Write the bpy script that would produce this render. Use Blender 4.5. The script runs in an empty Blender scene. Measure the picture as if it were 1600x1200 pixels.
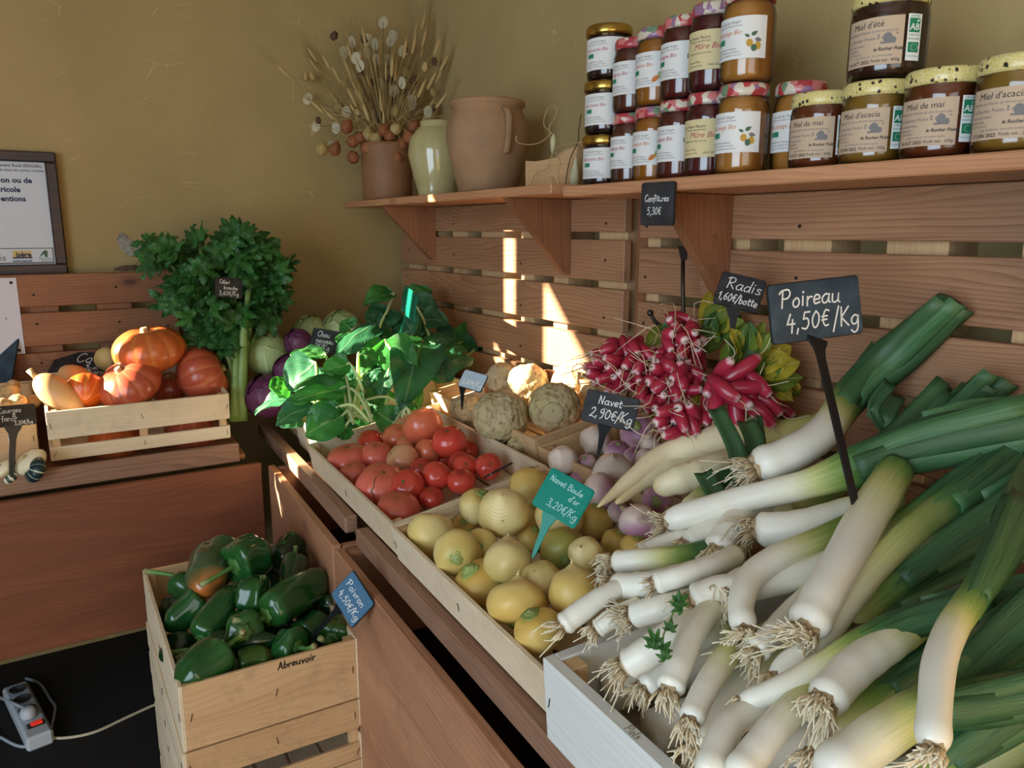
# Farm shop corner: vegetable crates on sloping bins, jam and honey jars on a wall shelf.
import bpy, math, random
import numpy as np
from mathutils import Vector, Matrix, noise

random.seed(7); np.random.seed(7)
SC = bpy.context.scene
COL = SC.collection

# ------------------------------------------------------------------ camera
FPX = 1210.0
CAM = np.array([2.27, -1.03, 1.18])
PITCH = math.atan(241 / FPX)
YAW = math.atan(760 / math.hypot(FPX, 241))
_fh = np.array([-math.cos(YAW), math.sin(YAW), 0.0])
RT = np.array([math.sin(YAW), math.cos(YAW), 0.0])
FW = math.cos(PITCH) * _fh - math.sin(PITCH) * np.array([0, 0, 1.0])
UP = math.sin(PITCH) * _fh + math.cos(PITCH) * np.array([0, 0, 1.0])
cd = bpy.data.cameras.new('camera'); cam = bpy.data.objects.new('camera', cd); COL.objects.link(cam)
cd.sensor_width = 36; cd.lens = 36 * FPX / 1600; cd.clip_start = 0.05
M = Matrix.Identity(4)
for i in range(3):
    M[i][0] = RT[i]; M[i][1] = UP[i]; M[i][2] = -FW[i]; M[i][3] = CAM[i]
cam.matrix_world = M
SC.camera = cam

# ------------------------------------------------------------------ light
SC.view_settings.view_transform = 'Standard'; SC.view_settings.look = 'None'
SC.view_settings.gamma = 1.0; SC.view_settings.use_curve_mapping = False
SC.view_settings.exposure = 0.0
w = bpy.data.worlds.new('sky'); SC.world = w; w.use_nodes = True
bg = w.node_tree.nodes['Background']; bg.inputs[0].default_value = (0.62, 0.78, 1.0, 1); bg.inputs[1].default_value = 1.0
sd = bpy.data.lights.new('sun', 'SUN'); sd.energy = 46; sd.angle = math.radians(0.6); sd.color = (1.0, 0.86, 0.66)
sun = bpy.data.objects.new('sun', sd); COL.objects.link(sun)
SUND = Vector((0.35, 0.93, -0.36)).normalized()
sun.rotation_euler = SUND.to_track_quat('-Z', 'Y').to_euler(); sun.location = (-3, -6, 4)
def area(name, loc, target, sx, sy, power, col):
    d = bpy.data.lights.new(name, 'AREA'); d.shape = 'RECTANGLE'; d.size = sx; d.size_y = sy; d.energy = power; d.color = col
    o = bpy.data.objects.new(name, d); COL.objects.link(o); o.location = loc
    o.rotation_euler = (Vector(target) - Vector(loc)).to_track_quat('-Z', 'Y').to_euler()
    return o
area('door_daylight', (2.78, -3.14, 1.2), (2.78, 0.0, 1.2), 2.1, 2.1, 66, (0.70, 0.86, 1.0))
area('added_warm_fill', (4.1, -1.6, 1.5), (0.0, -1.2, 1.2), 1.6, 1.2, 8, (1.0, 0.93, 0.84))  # warm fill lamp added behind the camera to lift the facing surfaces

# ------------------------------------------------------------------ geometry helpers
def lin(c):
    c = c / 255.0
    return c / 12.92 if c <= 0.04045 else ((c + 0.055) / 1.055) ** 2.4
def rgb(r, g, b): return (lin(r), lin(g), lin(b), 1.0)
def ray(x, y): return FW + (x - 800) / FPX * RT + (600 - y) / FPX * UP
def dep(x, y, t): return CAM + t * ray(x, y)
def onplane(x, y, ax, v):
    d = ray(x, y); return CAM + (v - CAM[ax]) / d[ax] * d
def tilted(x, y, z0, a, y0=-0.6):
    d = ray(x, y); ta = math.tan(math.radians(a))
    return CAM + (z0 + ta * (CAM[1] - y0) - CAM[2]) / (d[2] - ta * d[1]) * d
def depth_of(P): return float((np.array(P) - CAM) @ FW)

def mk(name, V, F, mat, smooth=True, attrs=None):
    me = bpy.data.meshes.new(name)
    me.from_pydata([tuple(map(float, v)) for v in V], [], [tuple(int(i) for i in f) for f in F])
    if mat is not None: me.materials.append(mat)
    if smooth and len(me.polygons): me.polygons.foreach_set('use_smooth', [True] * len(me.polygons))
    for k, a in (attrs or {}).items():
        at = me.attributes.new(k, 'FLOAT', 'POINT'); at.data.foreach_set('value', np.asarray(a, dtype=np.float32))
    me.update()
    return me
def link(name, me, parent=None, M=None):
    o = bpy.data.objects.new(name, me); COL.objects.link(o)
    if parent is not None: o.parent = parent
    if M is not None: o.matrix_local = M if isinstance(M, Matrix) else Matrix.Translation(Vector(M))
    return o
def tag(o, label, cat, group=None, kind=None):
    if label: o['label'] = label
    if cat: o['category'] = cat
    if group: o['group'] = group
    if kind: o['kind'] = kind
    return o
def thing(name, label, cat, M=(0, 0, 0), group=None):
    return tag(link(name, None, None, M), label, cat, group)
def struct(o): o['kind'] = 'structure'; return o
def frame(o, x, y=None, z=None):
    """Matrix with local x, y, z axes and origin o (any two axes may be given)."""
    x = None if x is None else Vector(x).normalized()
    z = None if z is None else Vector(z).normalized()
    if z is None: y = Vector(y); z = x.cross(y).normalized(); y = z.cross(x)
    elif x is None: y = Vector(y); x = y.cross(z).normalized(); y = z.cross(x)
    else: y = z.cross(x).normalized(); x = y.cross(z)
    m = Matrix.Identity(4)
    for i in range(3): m[i][0] = x[i]; m[i][1] = y[i]; m[i][2] = z[i]; m[i][3] = o[i]
    return m
def axis_frame(o, z, roll=0.0):
    z = Vector(z).normalized(); q = z.to_track_quat('Z', 'Y')
    return Matrix.Translation(Vector(o)) @ q.to_matrix().to_4x4() @ Matrix.Rotation(roll, 4, 'Z')

def cbox(sx, sy, sz, b=0.002, c=(0, 0, 0)):
    h = (sx / 2, sy / 2, sz / 2); b = min(b, 0.45 * min(sx, sy, sz))
    V = []; idx = {}
    for s in [(i, j, k) for i in (-1, 1) for j in (-1, 1) for k in (-1, 1)]:
        for a in range(3):
            idx[s, a] = len(V)
            V.append([c[t] + s[t] * (h[t] if t == a else h[t] - b) for t in range(3)])
    F = []
    for a in range(3):
        u, v = [t for t in range(3) if t != a]
        for sg in (-1, 1):
            q = []
            for su, sv in ((-1, -1), (1, -1), (1, 1), (-1, 1)):
                s = [0, 0, 0]; s[a] = sg; s[u] = su; s[v] = sv; q.append(idx[tuple(s), a])
            F.append(q)
        for su in (-1, 1):
            for sv in (-1, 1):
                s0 = [0, 0, 0]; s0[u] = su; s0[v] = sv; s1 = list(s0); s0[a] = -1; s1[a] = 1
                F.append([idx[tuple(s0), u], idx[tuple(s1), u], idx[tuple(s1), v], idx[tuple(s0), v]])
    for s in [(i, j, k) for i in (-1, 1) for j in (-1, 1) for k in (-1, 1)]: F.append([idx[s, 0], idx[s, 1], idx[s, 2]])
    Vn = np.array(V); cc = np.array(c); out = []
    for f in F:
        p = Vn[f]; n = np.cross(p[1] - p[0], p[2] - p[0])
        out.append(f if n @ (p.mean(0) - cc) > 0 else f[::-1])
    return V, out
def joinVF(parts):
    V = []; F = []
    for v, f in parts:
        o = len(V); V += list(v); F += [[i + o for i in q] for q in f]
    return V, F
_box = {}
def board(name, size, M, mat, parent=None, b=0.002):
    """A chamfered board, origin at its centre; shares mesh data with boards of the same size."""
    k = (round(size[0], 4), round(size[1], 4), round(size[2], 4), mat.name, b)
    if k not in _box: V, F = cbox(*size, b); _box[k] = mk(name, V, F, mat, False)
    return link(name, _box[k], parent, M)
def T(x, y, z): return Matrix.Translation(Vector((x, y, z)))
def R(a, ax): return Matrix.Rotation(math.radians(a), 4, ax)

def lathe(prof, n=32, mod=None, cap=True):
    V = []; F = []; U = []
    m = len(prof)
    for i, (r, z) in enumerate(prof):
        for j in range(n):
            a = 2 * math.pi * j / n
            rr, zz = (r, z) if mod is None else mod(r, z, a, i / (m - 1))
            V.append((rr * math.cos(a), rr * math.sin(a), zz)); U.append(i / (m - 1))
    for i in range(m - 1):
        for j in range(n):
            k = (j + 1) % n
            F.append((i * n + j, i * n + k, (i + 1) * n + k, (i + 1) * n + j))
    if cap:
        if prof[0][0] > 1e-5: F.append(tuple(range(n - 1, -1, -1)))
        if prof[-1][0] > 1e-5: F.append(tuple((m - 1) * n + j for j in range(n)))
    return V, F, U
def catmull(P, n):
    P = np.array(P, float)
    if len(P) < 3: return np.array([P[0] + (P[-1] - P[0]) * t for t in np.linspace(0, 1, n)])
    Q = np.vstack([2 * P[0] - P[1], P, 2 * P[-1] - P[-2]])
    out = []
    for t in np.linspace(0, len(P) - 1 - 1e-9, n):
        i = int(t); u = t - i; a, b, c, d = Q[i], Q[i + 1], Q[i + 2], Q[i + 3]
        out.append(0.5 * (2 * b + (c - a) * u + (2 * a - 5 * b + 4 * c - d) * u * u + (3 * b - a - 3 * c + d) * u ** 3))
    return np.array(out)
def frames(P):
    P = np.array(P, float); n = len(P)
    Tn = np.gradient(P, axis=0); Tn /= np.linalg.norm(Tn, axis=1)[:, None] + 1e-12
    up = np.array([0, 0, 1.0]) if abs(Tn[0][2]) < 0.9 else np.array([1.0, 0, 0])
    N = np.cross(Tn[0], up); N /= np.linalg.norm(N); Ns = [N]
    for i in range(1, n):
        N = N - Tn[i] * (N @ Tn[i]); N /= np.linalg.norm(N) + 1e-12; Ns.append(N)
    Ns = np.array(Ns); return Tn, Ns, np.cross(Tn, Ns)
def tube(P, rad, n=8, cap=True, flat=1.0):
    P = np.array(P, float); m = len(P)
    rad = np.array([rad] * m if np.isscalar(rad) else rad, float)
    Tn, A, B = frames(P)
    V = []; F = []; U = []; W = []
    for i in range(m):
        for j in range(n):
            a = 2 * math.pi * j / n
            V.append(P[i] + rad[i] * (math.cos(a) * A[i] + flat * math.sin(a) * B[i])); U.append(i / (m - 1)); W.append(j / n)
    for i in range(m - 1):
        for j in range(n):
            k = (j + 1) % n; F.append((i * n + j, i * n + k, (i + 1) * n + k, (i + 1) * n + j))
    if cap: F.append(tuple(range(n - 1, -1, -1))); F.append(tuple((m - 1) * n + j for j in range(n)))
    return V, F, U, W
def prism(poly, t, z0=0.0):
    """2-D outline extruded from z0 to z0+t."""
    n = len(poly)
    V = [(x, y, z0) for x, y in poly] + [(x, y, z0 + t) for x, y in poly]
    F = [tuple(range(n - 1, -1, -1)), tuple(range(n, 2 * n))] + [(i, (i + 1) % n, n + (i + 1) % n, n + i) for i in range(n)]
    return V, F
def rrect(w, h, r, n=4):
    out = []
    for cx, cy, a0 in ((w / 2 - r, h / 2 - r, 0), (-w / 2 + r, h / 2 - r, 90), (-w / 2 + r, -h / 2 + r, 180), (w / 2 - r, -h / 2 + r, 270)):
        for k in range(n + 1):
            a = math.radians(a0 + 90 * k / n); out.append((cx + r * math.cos(a), cy + r * math.sin(a)))
    return out
def leafVF(base, tip, normal, width, curl=0.15, cup=0.15, wave=0.06, nu=9, nv=6, shape=None, seed=0, quilt=0.0):
    """A curved leaf blade from base to tip; u along, v across (-1..1)."""
    base = np.array(base, float); tip = np.array(tip, float); d = tip - base; L = np.linalg.norm(d); d /= L
    nrm = np.array(normal, float); nrm -= d * (nrm @ d); nrm /= np.linalg.norm(nrm) + 1e-9; s = np.cross(nrm, d)
    V = []; U = []; W = []
    for i in range(nu + 1):
        u = i / nu
        hw = width / 2 * ((math.sin(math.pi * u ** 0.75) ** 0.75 if 0 < u < 1 else 0.04) if shape is None else shape(u))
        for j in range(nv + 1):
            v = 2 * j / nv - 1
            z = curl * L * (math.sin(math.pi * u)) + cup * hw * (v * v - 0.3) * (1 if cup > 0 else 1)
            z += wave * L * math.sin(9 * u + 5 * v + seed) * abs(v) ** 1.5
            z += quilt * math.sin(16 * u + seed) * math.cos(7 * v + seed)
            V.append(base + d * (L * u) + s * (hw * v) + nrm * z); U.append(u); W.append(v)
    F = [(i * (nv + 1) + j, i * (nv + 1) + j + 1, (i + 1) * (nv + 1) + j + 1, (i + 1) * (nv + 1) + j) for i in range(nu) for j in range(nv)]
    return V, F, U, W

# ------------------------------------------------------------------ materials
class NT:
    def __init__(s, name):
        s.m = bpy.data.materials.new(name); s.m.use_nodes = True; s.t = s.m.node_tree
        s.b = s.t.nodes['Principled BSDF']; s.out = s.t.nodes['Material Output']
    def n(s, typ, **kw):
        x = s.t.nodes.new(typ)
        for k, v in kw.items(): setattr(x, k, v)
        return x
    def l(s, a, b): s.t.links.new(a, b)
    def setb(s, **kw):
        for k, v in kw.items(): s.b.inputs[k.replace('_', ' ')].default_value = v
    def coords(s, scale=(1, 1, 1), rnd=True):
        tc = s.n('ShaderNodeTexCoord'); mp = s.n('ShaderNodeMapping'); mp.inputs['Scale'].default_value = scale
        if rnd:
            oi = s.n('ShaderNodeObjectInfo'); mu = s.n('ShaderNodeVectorMath', operation='SCALE'); mu.inputs[0].default_value = (37.0, 61.0, 23.0)
            s.l(oi.outputs['Random'], mu.inputs['Scale']); ad = s.n('ShaderNodeVectorMath', operation='ADD')
            s.l(tc.outputs['Object'], ad.inputs[0]); s.l(mu.outputs[0], ad.inputs[1]); s.l(ad.outputs[0], mp.inputs['Vector'])
        else: s.l(tc.outputs['Object'], mp.inputs['Vector'])
        return mp.outputs[0]
    def noise(s, vec, scale, detail=4, rough=0.55, dist=0.0):
        x = s.n('ShaderNodeTexNoise'); x.inputs['Scale'].default_value = scale; x.inputs['Detail'].default_value = detail
        x.inputs['Roughness'].default_value = rough; x.inputs['Distortion'].default_value = dist
        if vec is not None: s.l(vec, x.inputs['Vector'])
        return x.outputs['Fac']
    def ramp(s, fac, stops, interp='LINEAR'):
        x = s.n('ShaderNodeValToRGB'); e = x.color_ramp.elements; x.color_ramp.interpolation = interp
        while len(e) < len(stops): e.new(0.5)
        for el, (p, c) in zip(e, stops): el.position = p; el.color = c
        s.l(fac, x.inputs[0]); return x.outputs[0]
    def mix(s, fac, a, b, mode='MIX'):
        x = s.n('ShaderNodeMix', data_type='RGBA', blend_type=mode)
        for sock, v in ((x.inputs[0], fac), (x.inputs[6], a), (x.inputs[7], b)):
            if hasattr(v, 'is_linked') or hasattr(v, 'links'): s.l(v, sock)
            else: sock.default_value = v
        return x.outputs[2]
    def math(s, op, a, b=0.0, clamp=False):
        x = s.n('ShaderNodeMath', operation=op); x.use_clamp = clamp
        for sock, v in ((x.inputs[0], a), (x.inputs[1], b)):
            if hasattr(v, 'links'): s.l(v, sock)
            else: sock.default_value = v
        return x.outputs[0]
    def attr(s, name):
        x = s.n('ShaderNodeAttribute'); x.attribute_name = name; return x.outputs['Fac']
    def bump(s, h, strength=0.3, dist=0.01):
        x = s.n('ShaderNodeBump'); x.inputs['Strength'].default_value = strength; x.inputs['Distance'].default_value = dist
        s.l(h, x.inputs['Height']); s.l(x.outputs[0], s.b.inputs['Normal'])
    def col(s, c):
        if hasattr(c, 'links'): s.l(c, s.b.inputs['Base Color'])
        else: s.b.inputs['Base Color'].default_value = c
def plain(name, c, rough=0.5, metal=0.0, coat=0.0, spec=0.5):
    n = NT(name); n.col(c); n.setb(Roughness=rough, Metallic=metal, Coat_Weight=coat, Specular_IOR_Level=spec); return n.m
_wood = {}
def wood(kind, axis):
    """Sawn timber with the grain along the local axis."""
    if (kind, axis) in _wood: return _wood[kind, axis]
    c1, c2, ck, rough, ring = {
        'pine':   (rgb(180, 134, 98), rgb(124, 84, 58), rgb(74, 44, 36), 0.55, 0.5),
        'old':    (rgb(156, 104, 68), rgb(110, 68, 44), rgb(60, 34, 24), 0.6, 0.4),
        'stain':  (rgb(134, 78, 50), rgb(92, 50, 32), rgb(48, 22, 20), 0.5, 0.3),
        'panel':  (rgb(188, 136, 102), rgb(140, 92, 66), rgb(78, 48, 40), 0.55, 0.45),
        'rail':   (rgb(160, 120, 94), rgb(112, 78, 60), rgb(70, 44, 34), 0.65, 0.4),
        'poplar': (rgb(232, 214, 184), rgb(208, 182, 144), rgb(170, 132, 96), 0.6, 0.2),
        'tan':    (rgb(214, 178, 132), rgb(184, 142, 98), rgb(128, 86, 56), 0.6, 0.3),
        'skytone':   (rgb(226, 226, 222), rgb(200, 198, 190), rgb(150, 130, 110), 0.65, 0.25),  # pale wood with bluish sky light put into its colour
        'shelf':  (rgb(206, 150, 108), rgb(166, 112, 76), rgb(96, 58, 42), 0.5, 0.45),
    }[kind]
    n = NT('wood_%s_%s' % (kind, 'xyz'[axis]))
    sc = [1.0, 1.0, 1.0]; sc[axis] = 0.05
    v = n.coords(tuple(sc)); sb = [1.0, 1.0, 1.0]; sb[axis] = 0.16; vb = n.coords(tuple(sb))
    g = n.noise(v, 190, 5, 0.65, 0.3); big = n.noise(vb, 10, 3, 0.5, 0.8)
    # growth rings: a slowly warped stack of layers cut by the saw
    sep = n.n('ShaderNodeSeparateXYZ'); n.l(vb, sep.inputs[0]); o1, o2 = [t for t in range(3) if t != axis]
    rad = n.math('ADD', n.math('MULTIPLY', sep.outputs[o1], 0.9), n.math('MULTIPLY', sep.outputs[o2], 1.0))
    rad = n.math('ADD', rad, n.math('MULTIPLY', n.noise(vb, 7, 2, 0.5, 0.3), 0.16))
    rings = n.math('FRACT', n.math('MULTIPLY', rad, 130)); rings = n.math('POWER', rings, 2.2)
    f = n.math('MULTIPLY', g, 0.55); f = n.math('ADD', f, n.math('MULTIPLY', rings, ring * 0.75))
    f = n.math('ADD', f, n.math('MULTIPLY', n.math('SUBTRACT', big, 0.45), 1.0), True)
    c = n.ramp(f, [(0.12, c1), (0.85, c2)])
    sk = [1.0, 1.0, 1.0]; sk[axis] = 0.5
    vk = n.coords(tuple(sk)); vo = n.n('ShaderNodeTexVoronoi'); vo.inputs['Scale'].default_value = 8.5; n.l(vk, vo.inputs['Vector'])
    kf = n.ramp(vo.outputs['Distance'], [(0.045, (1, 1, 1, 1)), (0.09, (0.35, 0.35, 0.35, 1)), (0.17, (0, 0, 0, 1))])
    c = n.mix(n.math('MULTIPLY', kf, 0.12 if kind in ('poplar', 'skytone') else 0.85), c, ck)
    if kind in ('rail', 'panel', 'old', 'tan', 'poplar'):
        ws = n.coords((1, 1, 1)); c = n.mix(n.math('MULTIPLY', n.ramp(n.noise(ws, 16, 5, 0.7), [(0.52, (0, 0, 0, 1)), (0.75, (1, 1, 1, 1))]), 0.35 if kind != 'poplar' else 0.22), c, rgb(104, 84, 66))
    n.col(c); n.setb(Roughness=rough); n.bump(f, 0.3, 0.0015)
    _wood[kind, axis] = n.m
    return n.m
# ================================================================== the room
WX, WY = -0.13, 0.06            # wall_left plane, wall_right plane
X1, Y1, ZC = 4.2, -3.2, 2.7
n = NT('ochre_plaster'); v = n.coords((1, 1, 1), False)
big = n.noise(v, 2.2, 5, 0.6); fine = n.noise(v, 60, 6, 0.7); c = n.ramp(big, [(0.3, rgb(160, 138, 92)), (0.7, rgb(180, 156, 106))])
vs = n.coords((1, 0.35, 1), False); vo = n.n('ShaderNodeTexVoronoi', feature='DISTANCE_TO_EDGE'); vo.inputs['Scale'].default_value = 16; n.l(vs, vo.inputs['Vector'])
st = n.math('MULTIPLY', n.ramp(vo.outputs['Distance'], [(0.0, (1, 1, 1, 1)), (0.012, (0, 0, 0, 1))]), n.ramp(n.noise(v, 9, 2), [(0.60, (0, 0, 0, 1)), (0.66, (1, 1, 1, 1))]))
c = n.mix(n.math('MULTIPLY', st, 0.55), c, rgb(220, 194, 140)); n.col(c); n.setb(Roughness=0.9); n.bump(n.math('ADD', fine, big), 0.25, 0.004); PLASTER = n.m
n = NT('dark_floor'); v = n.coords((1, 1, 1), False); f = n.noise(v, 260, 3, 0.8)
n.col(n.ramp(f, [(0.45, rgb(20, 18, 19)), (0.62, rgb(36, 33, 33)), (0.75, rgb(96, 92, 90))])); n.setb(Roughness=0.85); n.bump(f, 0.4, 0.003); FLOORM = n.m
CEILM = plain('white_ceiling', rgb(170, 158, 138), 0.9)

def wall_grid(name, us, vs, holes, fn, thick, mat):
    """A wall as a grid of cells with rectangular openings, given depth by a solidify modifier."""
    ids = {}; V = []; F = []
    def vid(i, j):
        if (i, j) not in ids: ids[i, j] = len(V); V.append(fn(us[i], vs[j]))
        return ids[i, j]
    for i in range(len(us) - 1):
        for j in range(len(vs) - 1):
            cu, cv = (us[i] + us[i + 1]) / 2, (vs[j] + vs[j + 1]) / 2
            if any(a < cu < b and c_ < cv < d for a, b, c_, d in holes): continue
            F.append((vid(i, j), vid(i + 1, j), vid(i + 1, j + 1), vid(i, j + 1)))
    o = struct(link(name, mk(name, V, F, mat, False)))
    m = o.modifiers.new('depth', 'SOLIDIFY'); m.thickness = thick; m.offset = -1
    return o
WIN = [(-2.38, -1.86, 1.17, 1.62), (-1.83, -1.62, 1.17, 1.30), (-2.155, -1.995, 1.66, 1.98), (-2.95, -2.47, 1.80, 2.02)]     # four lights of the side window in wall_left (y0, y1, z0, z1)
DOOR = (1.72, 3.84, 0.0, 2.3)
ys = sorted({WY + 0.2, Y1 - 0.12, *[a for h in WIN for a in h[:2]]}); zs = sorted({0.0, ZC, *[a for h in WIN for a in h[2:]]})
wall_grid('wall_left', ys, zs, WIN, lambda a, b: (WX, a, b), 0.012, PLASTER)
wall_grid('wall_right', [WX, X1], [0, ZC], [], lambda a, b: (a, WY, b), 0.12, PLASTER)
wall_grid('wall_front', [X1, DOOR[1], DOOR[0], WX], [0, DOOR[3], ZC], [DOOR], lambda a, b: (a, Y1, b), 0.12, PLASTER)
wall_grid('wall_back', [Y1, -2.34, -0.74, WY], [0, 0.9, 2.1, ZC], [(-2.34, -0.74, 0.9, 2.1)], lambda a, b: (X1, WY + Y1 - a, b), 0.12, PLASTER)  # the opening is added to go with the warm fill lamp
struct(link('floor', mk('floor', *cbox(X1 - WX + .5, WY - Y1 + .5, 0.1, 0.001, ((X1 + WX) / 2, (WY + Y1) / 2, -0.05)), FLOORM, False)))
struct(link('ceiling', mk('ceiling', *cbox(X1 - WX + .5, WY - Y1 + .5, 0.1, 0.001, ((X1 + WX) / 2, (WY + Y1) / 2, ZC + 0.05)), CEILM, False)))
FRAMEM = plain('dark_window_wood', rgb(90, 62, 42), 0.5)
for k, (a, b, c_, d) in enumerate(WIN):
    root = struct(link('window_%d' % (k + 1), None))
    for sz, lo in (((0.016, b - a + 0.04, 0.03), ((a + b) / 2, c_ - 0.015)), ((0.016, b - a + 0.04, 0.03), ((a + b) / 2, d + 0.015))):
        board('window_frame', sz, T(WX - 0.004, *lo), FRAMEM, root)
    for yy in (a - 0.015, b + 0.015): board('window_frame', (0.016, 0.03, d - c_), T(WX - 0.004, yy, (c_ + d) / 2), FRAMEM, root)
root = struct(link('window_5', None))  # unseen frame made up around the added fill lamp
for zz in (0.885, 2.115): board('window_frame', (0.05, 1.66, 0.03), T(X1, -1.6, zz), FRAMEM, root)
for yy in (-2.415, -0.785): board('window_frame', (0.05, 0.03, 1.2), T(X1, yy, 1.5), FRAMEM, root)
root = struct(link('door_1', None))
for xx in (DOOR[0] - 0.03, DOOR[1] + 0.03): board('door_frame', (0.06, 0.1, DOOR[3]), T(xx, Y1, DOOR[3] / 2), FRAMEM, root)
board('door_frame', (DOOR[1] - DOOR[0] + 0.12, 0.1, 0.06), T((DOOR[0] + DOOR[1]) / 2, Y1, DOOR[3] + 0.03), FRAMEM, root)

# ================================================================== pallet panels on the walls
SCREW = plain('dark_screw', rgb(60, 44, 36), 0.4, 0.6)
_sv, _sf, _ = lathe([(0.0001, 0.0015), (0.0028, 0.001), (0.003, 0)], 8)
SCREWME = mk('screw', _sv, _sf, SCREW)
def pallet_right(name, label, x0, x1, rows, battens, post=None):
    """Horizontal slats on vertical battens, fixed to wall_right."""
    root = thing(name, label, 'pallet panel', ((x0 + x1) / 2, WY, rows[-1][0]))
    o = np.array(root.location)
    for z0, z1 in rows:
        for a, b in ((x0, x1),):
            board('slat', (b - a, 0.018, z1 - z0), T((a + b) / 2 - o[0], -0.021 - o[1], (z0 + z1) / 2 - o[2]), wood('pine', 0), root, 0.0015)
        for xs in battens[::2]:
            link('screw', SCREWME, root, T(sum(xs) / 2 - o[0], -0.0305 - o[1], (z0 + z1) / 2 + 0.02 * random.uniform(-1, 1) - o[2]) @ R(90, 'X'))
    zt, zb = rows[0][1] - 0.004, rows[-1][0] + 0.004
    for a, b in battens:
        board('batten', (b - a, WY + 0.0105, zt - zb), T((a + b) / 2 - o[0], (WY - 0.0125) / 2 - o[1], (zt + zb) / 2 - o[2]), wood('tan', 2), root, 0.001)
    return root
pallet_right('pallet_panel', 'brown pine slat panel behind the spinach and celeriac, below the pots', -0.02, 1.068,
             [(1.176, 1.243), (1.077, 1.160), (0.976, 1.061), (0.874, 0.960), (0.772, 0.858), (0.672, 0.756)],
             [(-0.005, 0.085), (0.130, 0.215), (0.300, 0.381), (0.464, 0.579), (0.660, 0.715), (0.799, 0.853), (0.964, 1.055)])
pallet_right('pallet_panel', 'wide pine slat panel behind the radishes and leeks, below the jars', 1.112, 2.35,
             [(1.165, 1.236), (1.061, 1.147), (0.957, 1.044), (0.853, 0.940), (0.749, 0.836)],
             [(1.116, 1.150), (1.311, 1.366), (1.436, 1.522), (1.611, 1.698), (1.787, 1.87), (1.96, 2.04), (2.2, 2.3)])
o = board('post', (0.034, 0.05, 0.62), T(1.091, 0.02, 0.93), wood('old', 2)); o.name = 'wall_post'
tag(o, 'upright square timber between the two slat panels on the right wall', 'post')
root = thing('pallet_panel', 'reddish slat panel on the left wall behind pumpkins, under framed notice', 'pallet panel', (WX, -1.15, 0.65))
ro = np.array(root.location)
for z0, z1 in ((0.986, 1.068), (0.884, 0.970), (0.776, 0.866), (0.67, 0.76)):
    board('slat', (0.02, 0.95, z1 - z0), T(-0.072 - ro[0], -1.165 - ro[1], (z0 + z1) / 2 - ro[2]), wood('old', 1), root)
    for yy in (-1.03, -0.84, -0.72): link('screw', SCREWME, root, T(-0.0615 - ro[0], yy - ro[1], (z0 + z1) / 2 + 0.02 * random.uniform(-1, 1) - ro[2]) @ R(90, 'Y'))
for a, b in ((-1.3, -1.2), (-1.12, -0.977), (-0.889, -0.803), (-0.72, -0.69)):
    board('batten', (0.0475, b - a, 0.40), T((WX - 0.0825) / 2 - ro[0], (a + b) / 2 - ro[1], 0.866 - ro[2]), wood('old', 2), root, 0.001)

# ================================================================== shelves
def bracket(parent, x, yf, yb, zt, zb, o):
    V, F = prism([(yf, zt), (yb, zt), (yb, zb), (yb - 0.012, zb)], 0.02, -0.01)
    me = mk('bracket', V, F, wood('old', 1), False)
    return link('bracket', me, parent, Matrix(((0, 0, 1, x - o[0]), (1, 0, 0, -o[1]), (0, 1, 0, -o[2]), (0, 0, 0, 1))))
root = thing('wall_shelf', 'rough wooden shelf in the corner carrying the three clay pots', 'shelf', (0.5, WY, 1.245)); ro = (0.5, WY, 1.245)
board('shelf_board', (1.10, 0.262, 0.018), T(0.512 - ro[0], -0.071 - ro[1], 1.2535 - ro[2]), wood('shelf', 0), root)
bracket(root, 0.22, -0.19, -0.031, 1.2435, 1.095, ro); bracket(root, 0.88, -0.19, -0.031, 1.2435, 1.085, ro)
root = thing('wall_shelf', 'long pine shelf carrying the jam and honey jars', 'shelf', (1.6, WY, 1.236)); ro = (1.6, WY, 1.236)
board('shelf_board', (1.25, 0.266, 0.0185), T(1.729 - ro[0], -0.073 - ro[1], 1.2465 - ro[2]), wood('shelf', 0), root)
bracket(root, 1.335, -0.185, -0.031, 1.236, 1.06, ro); bracket(root, 1.872, -0.185, -0.031, 1.236, 1.06, ro)

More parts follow.
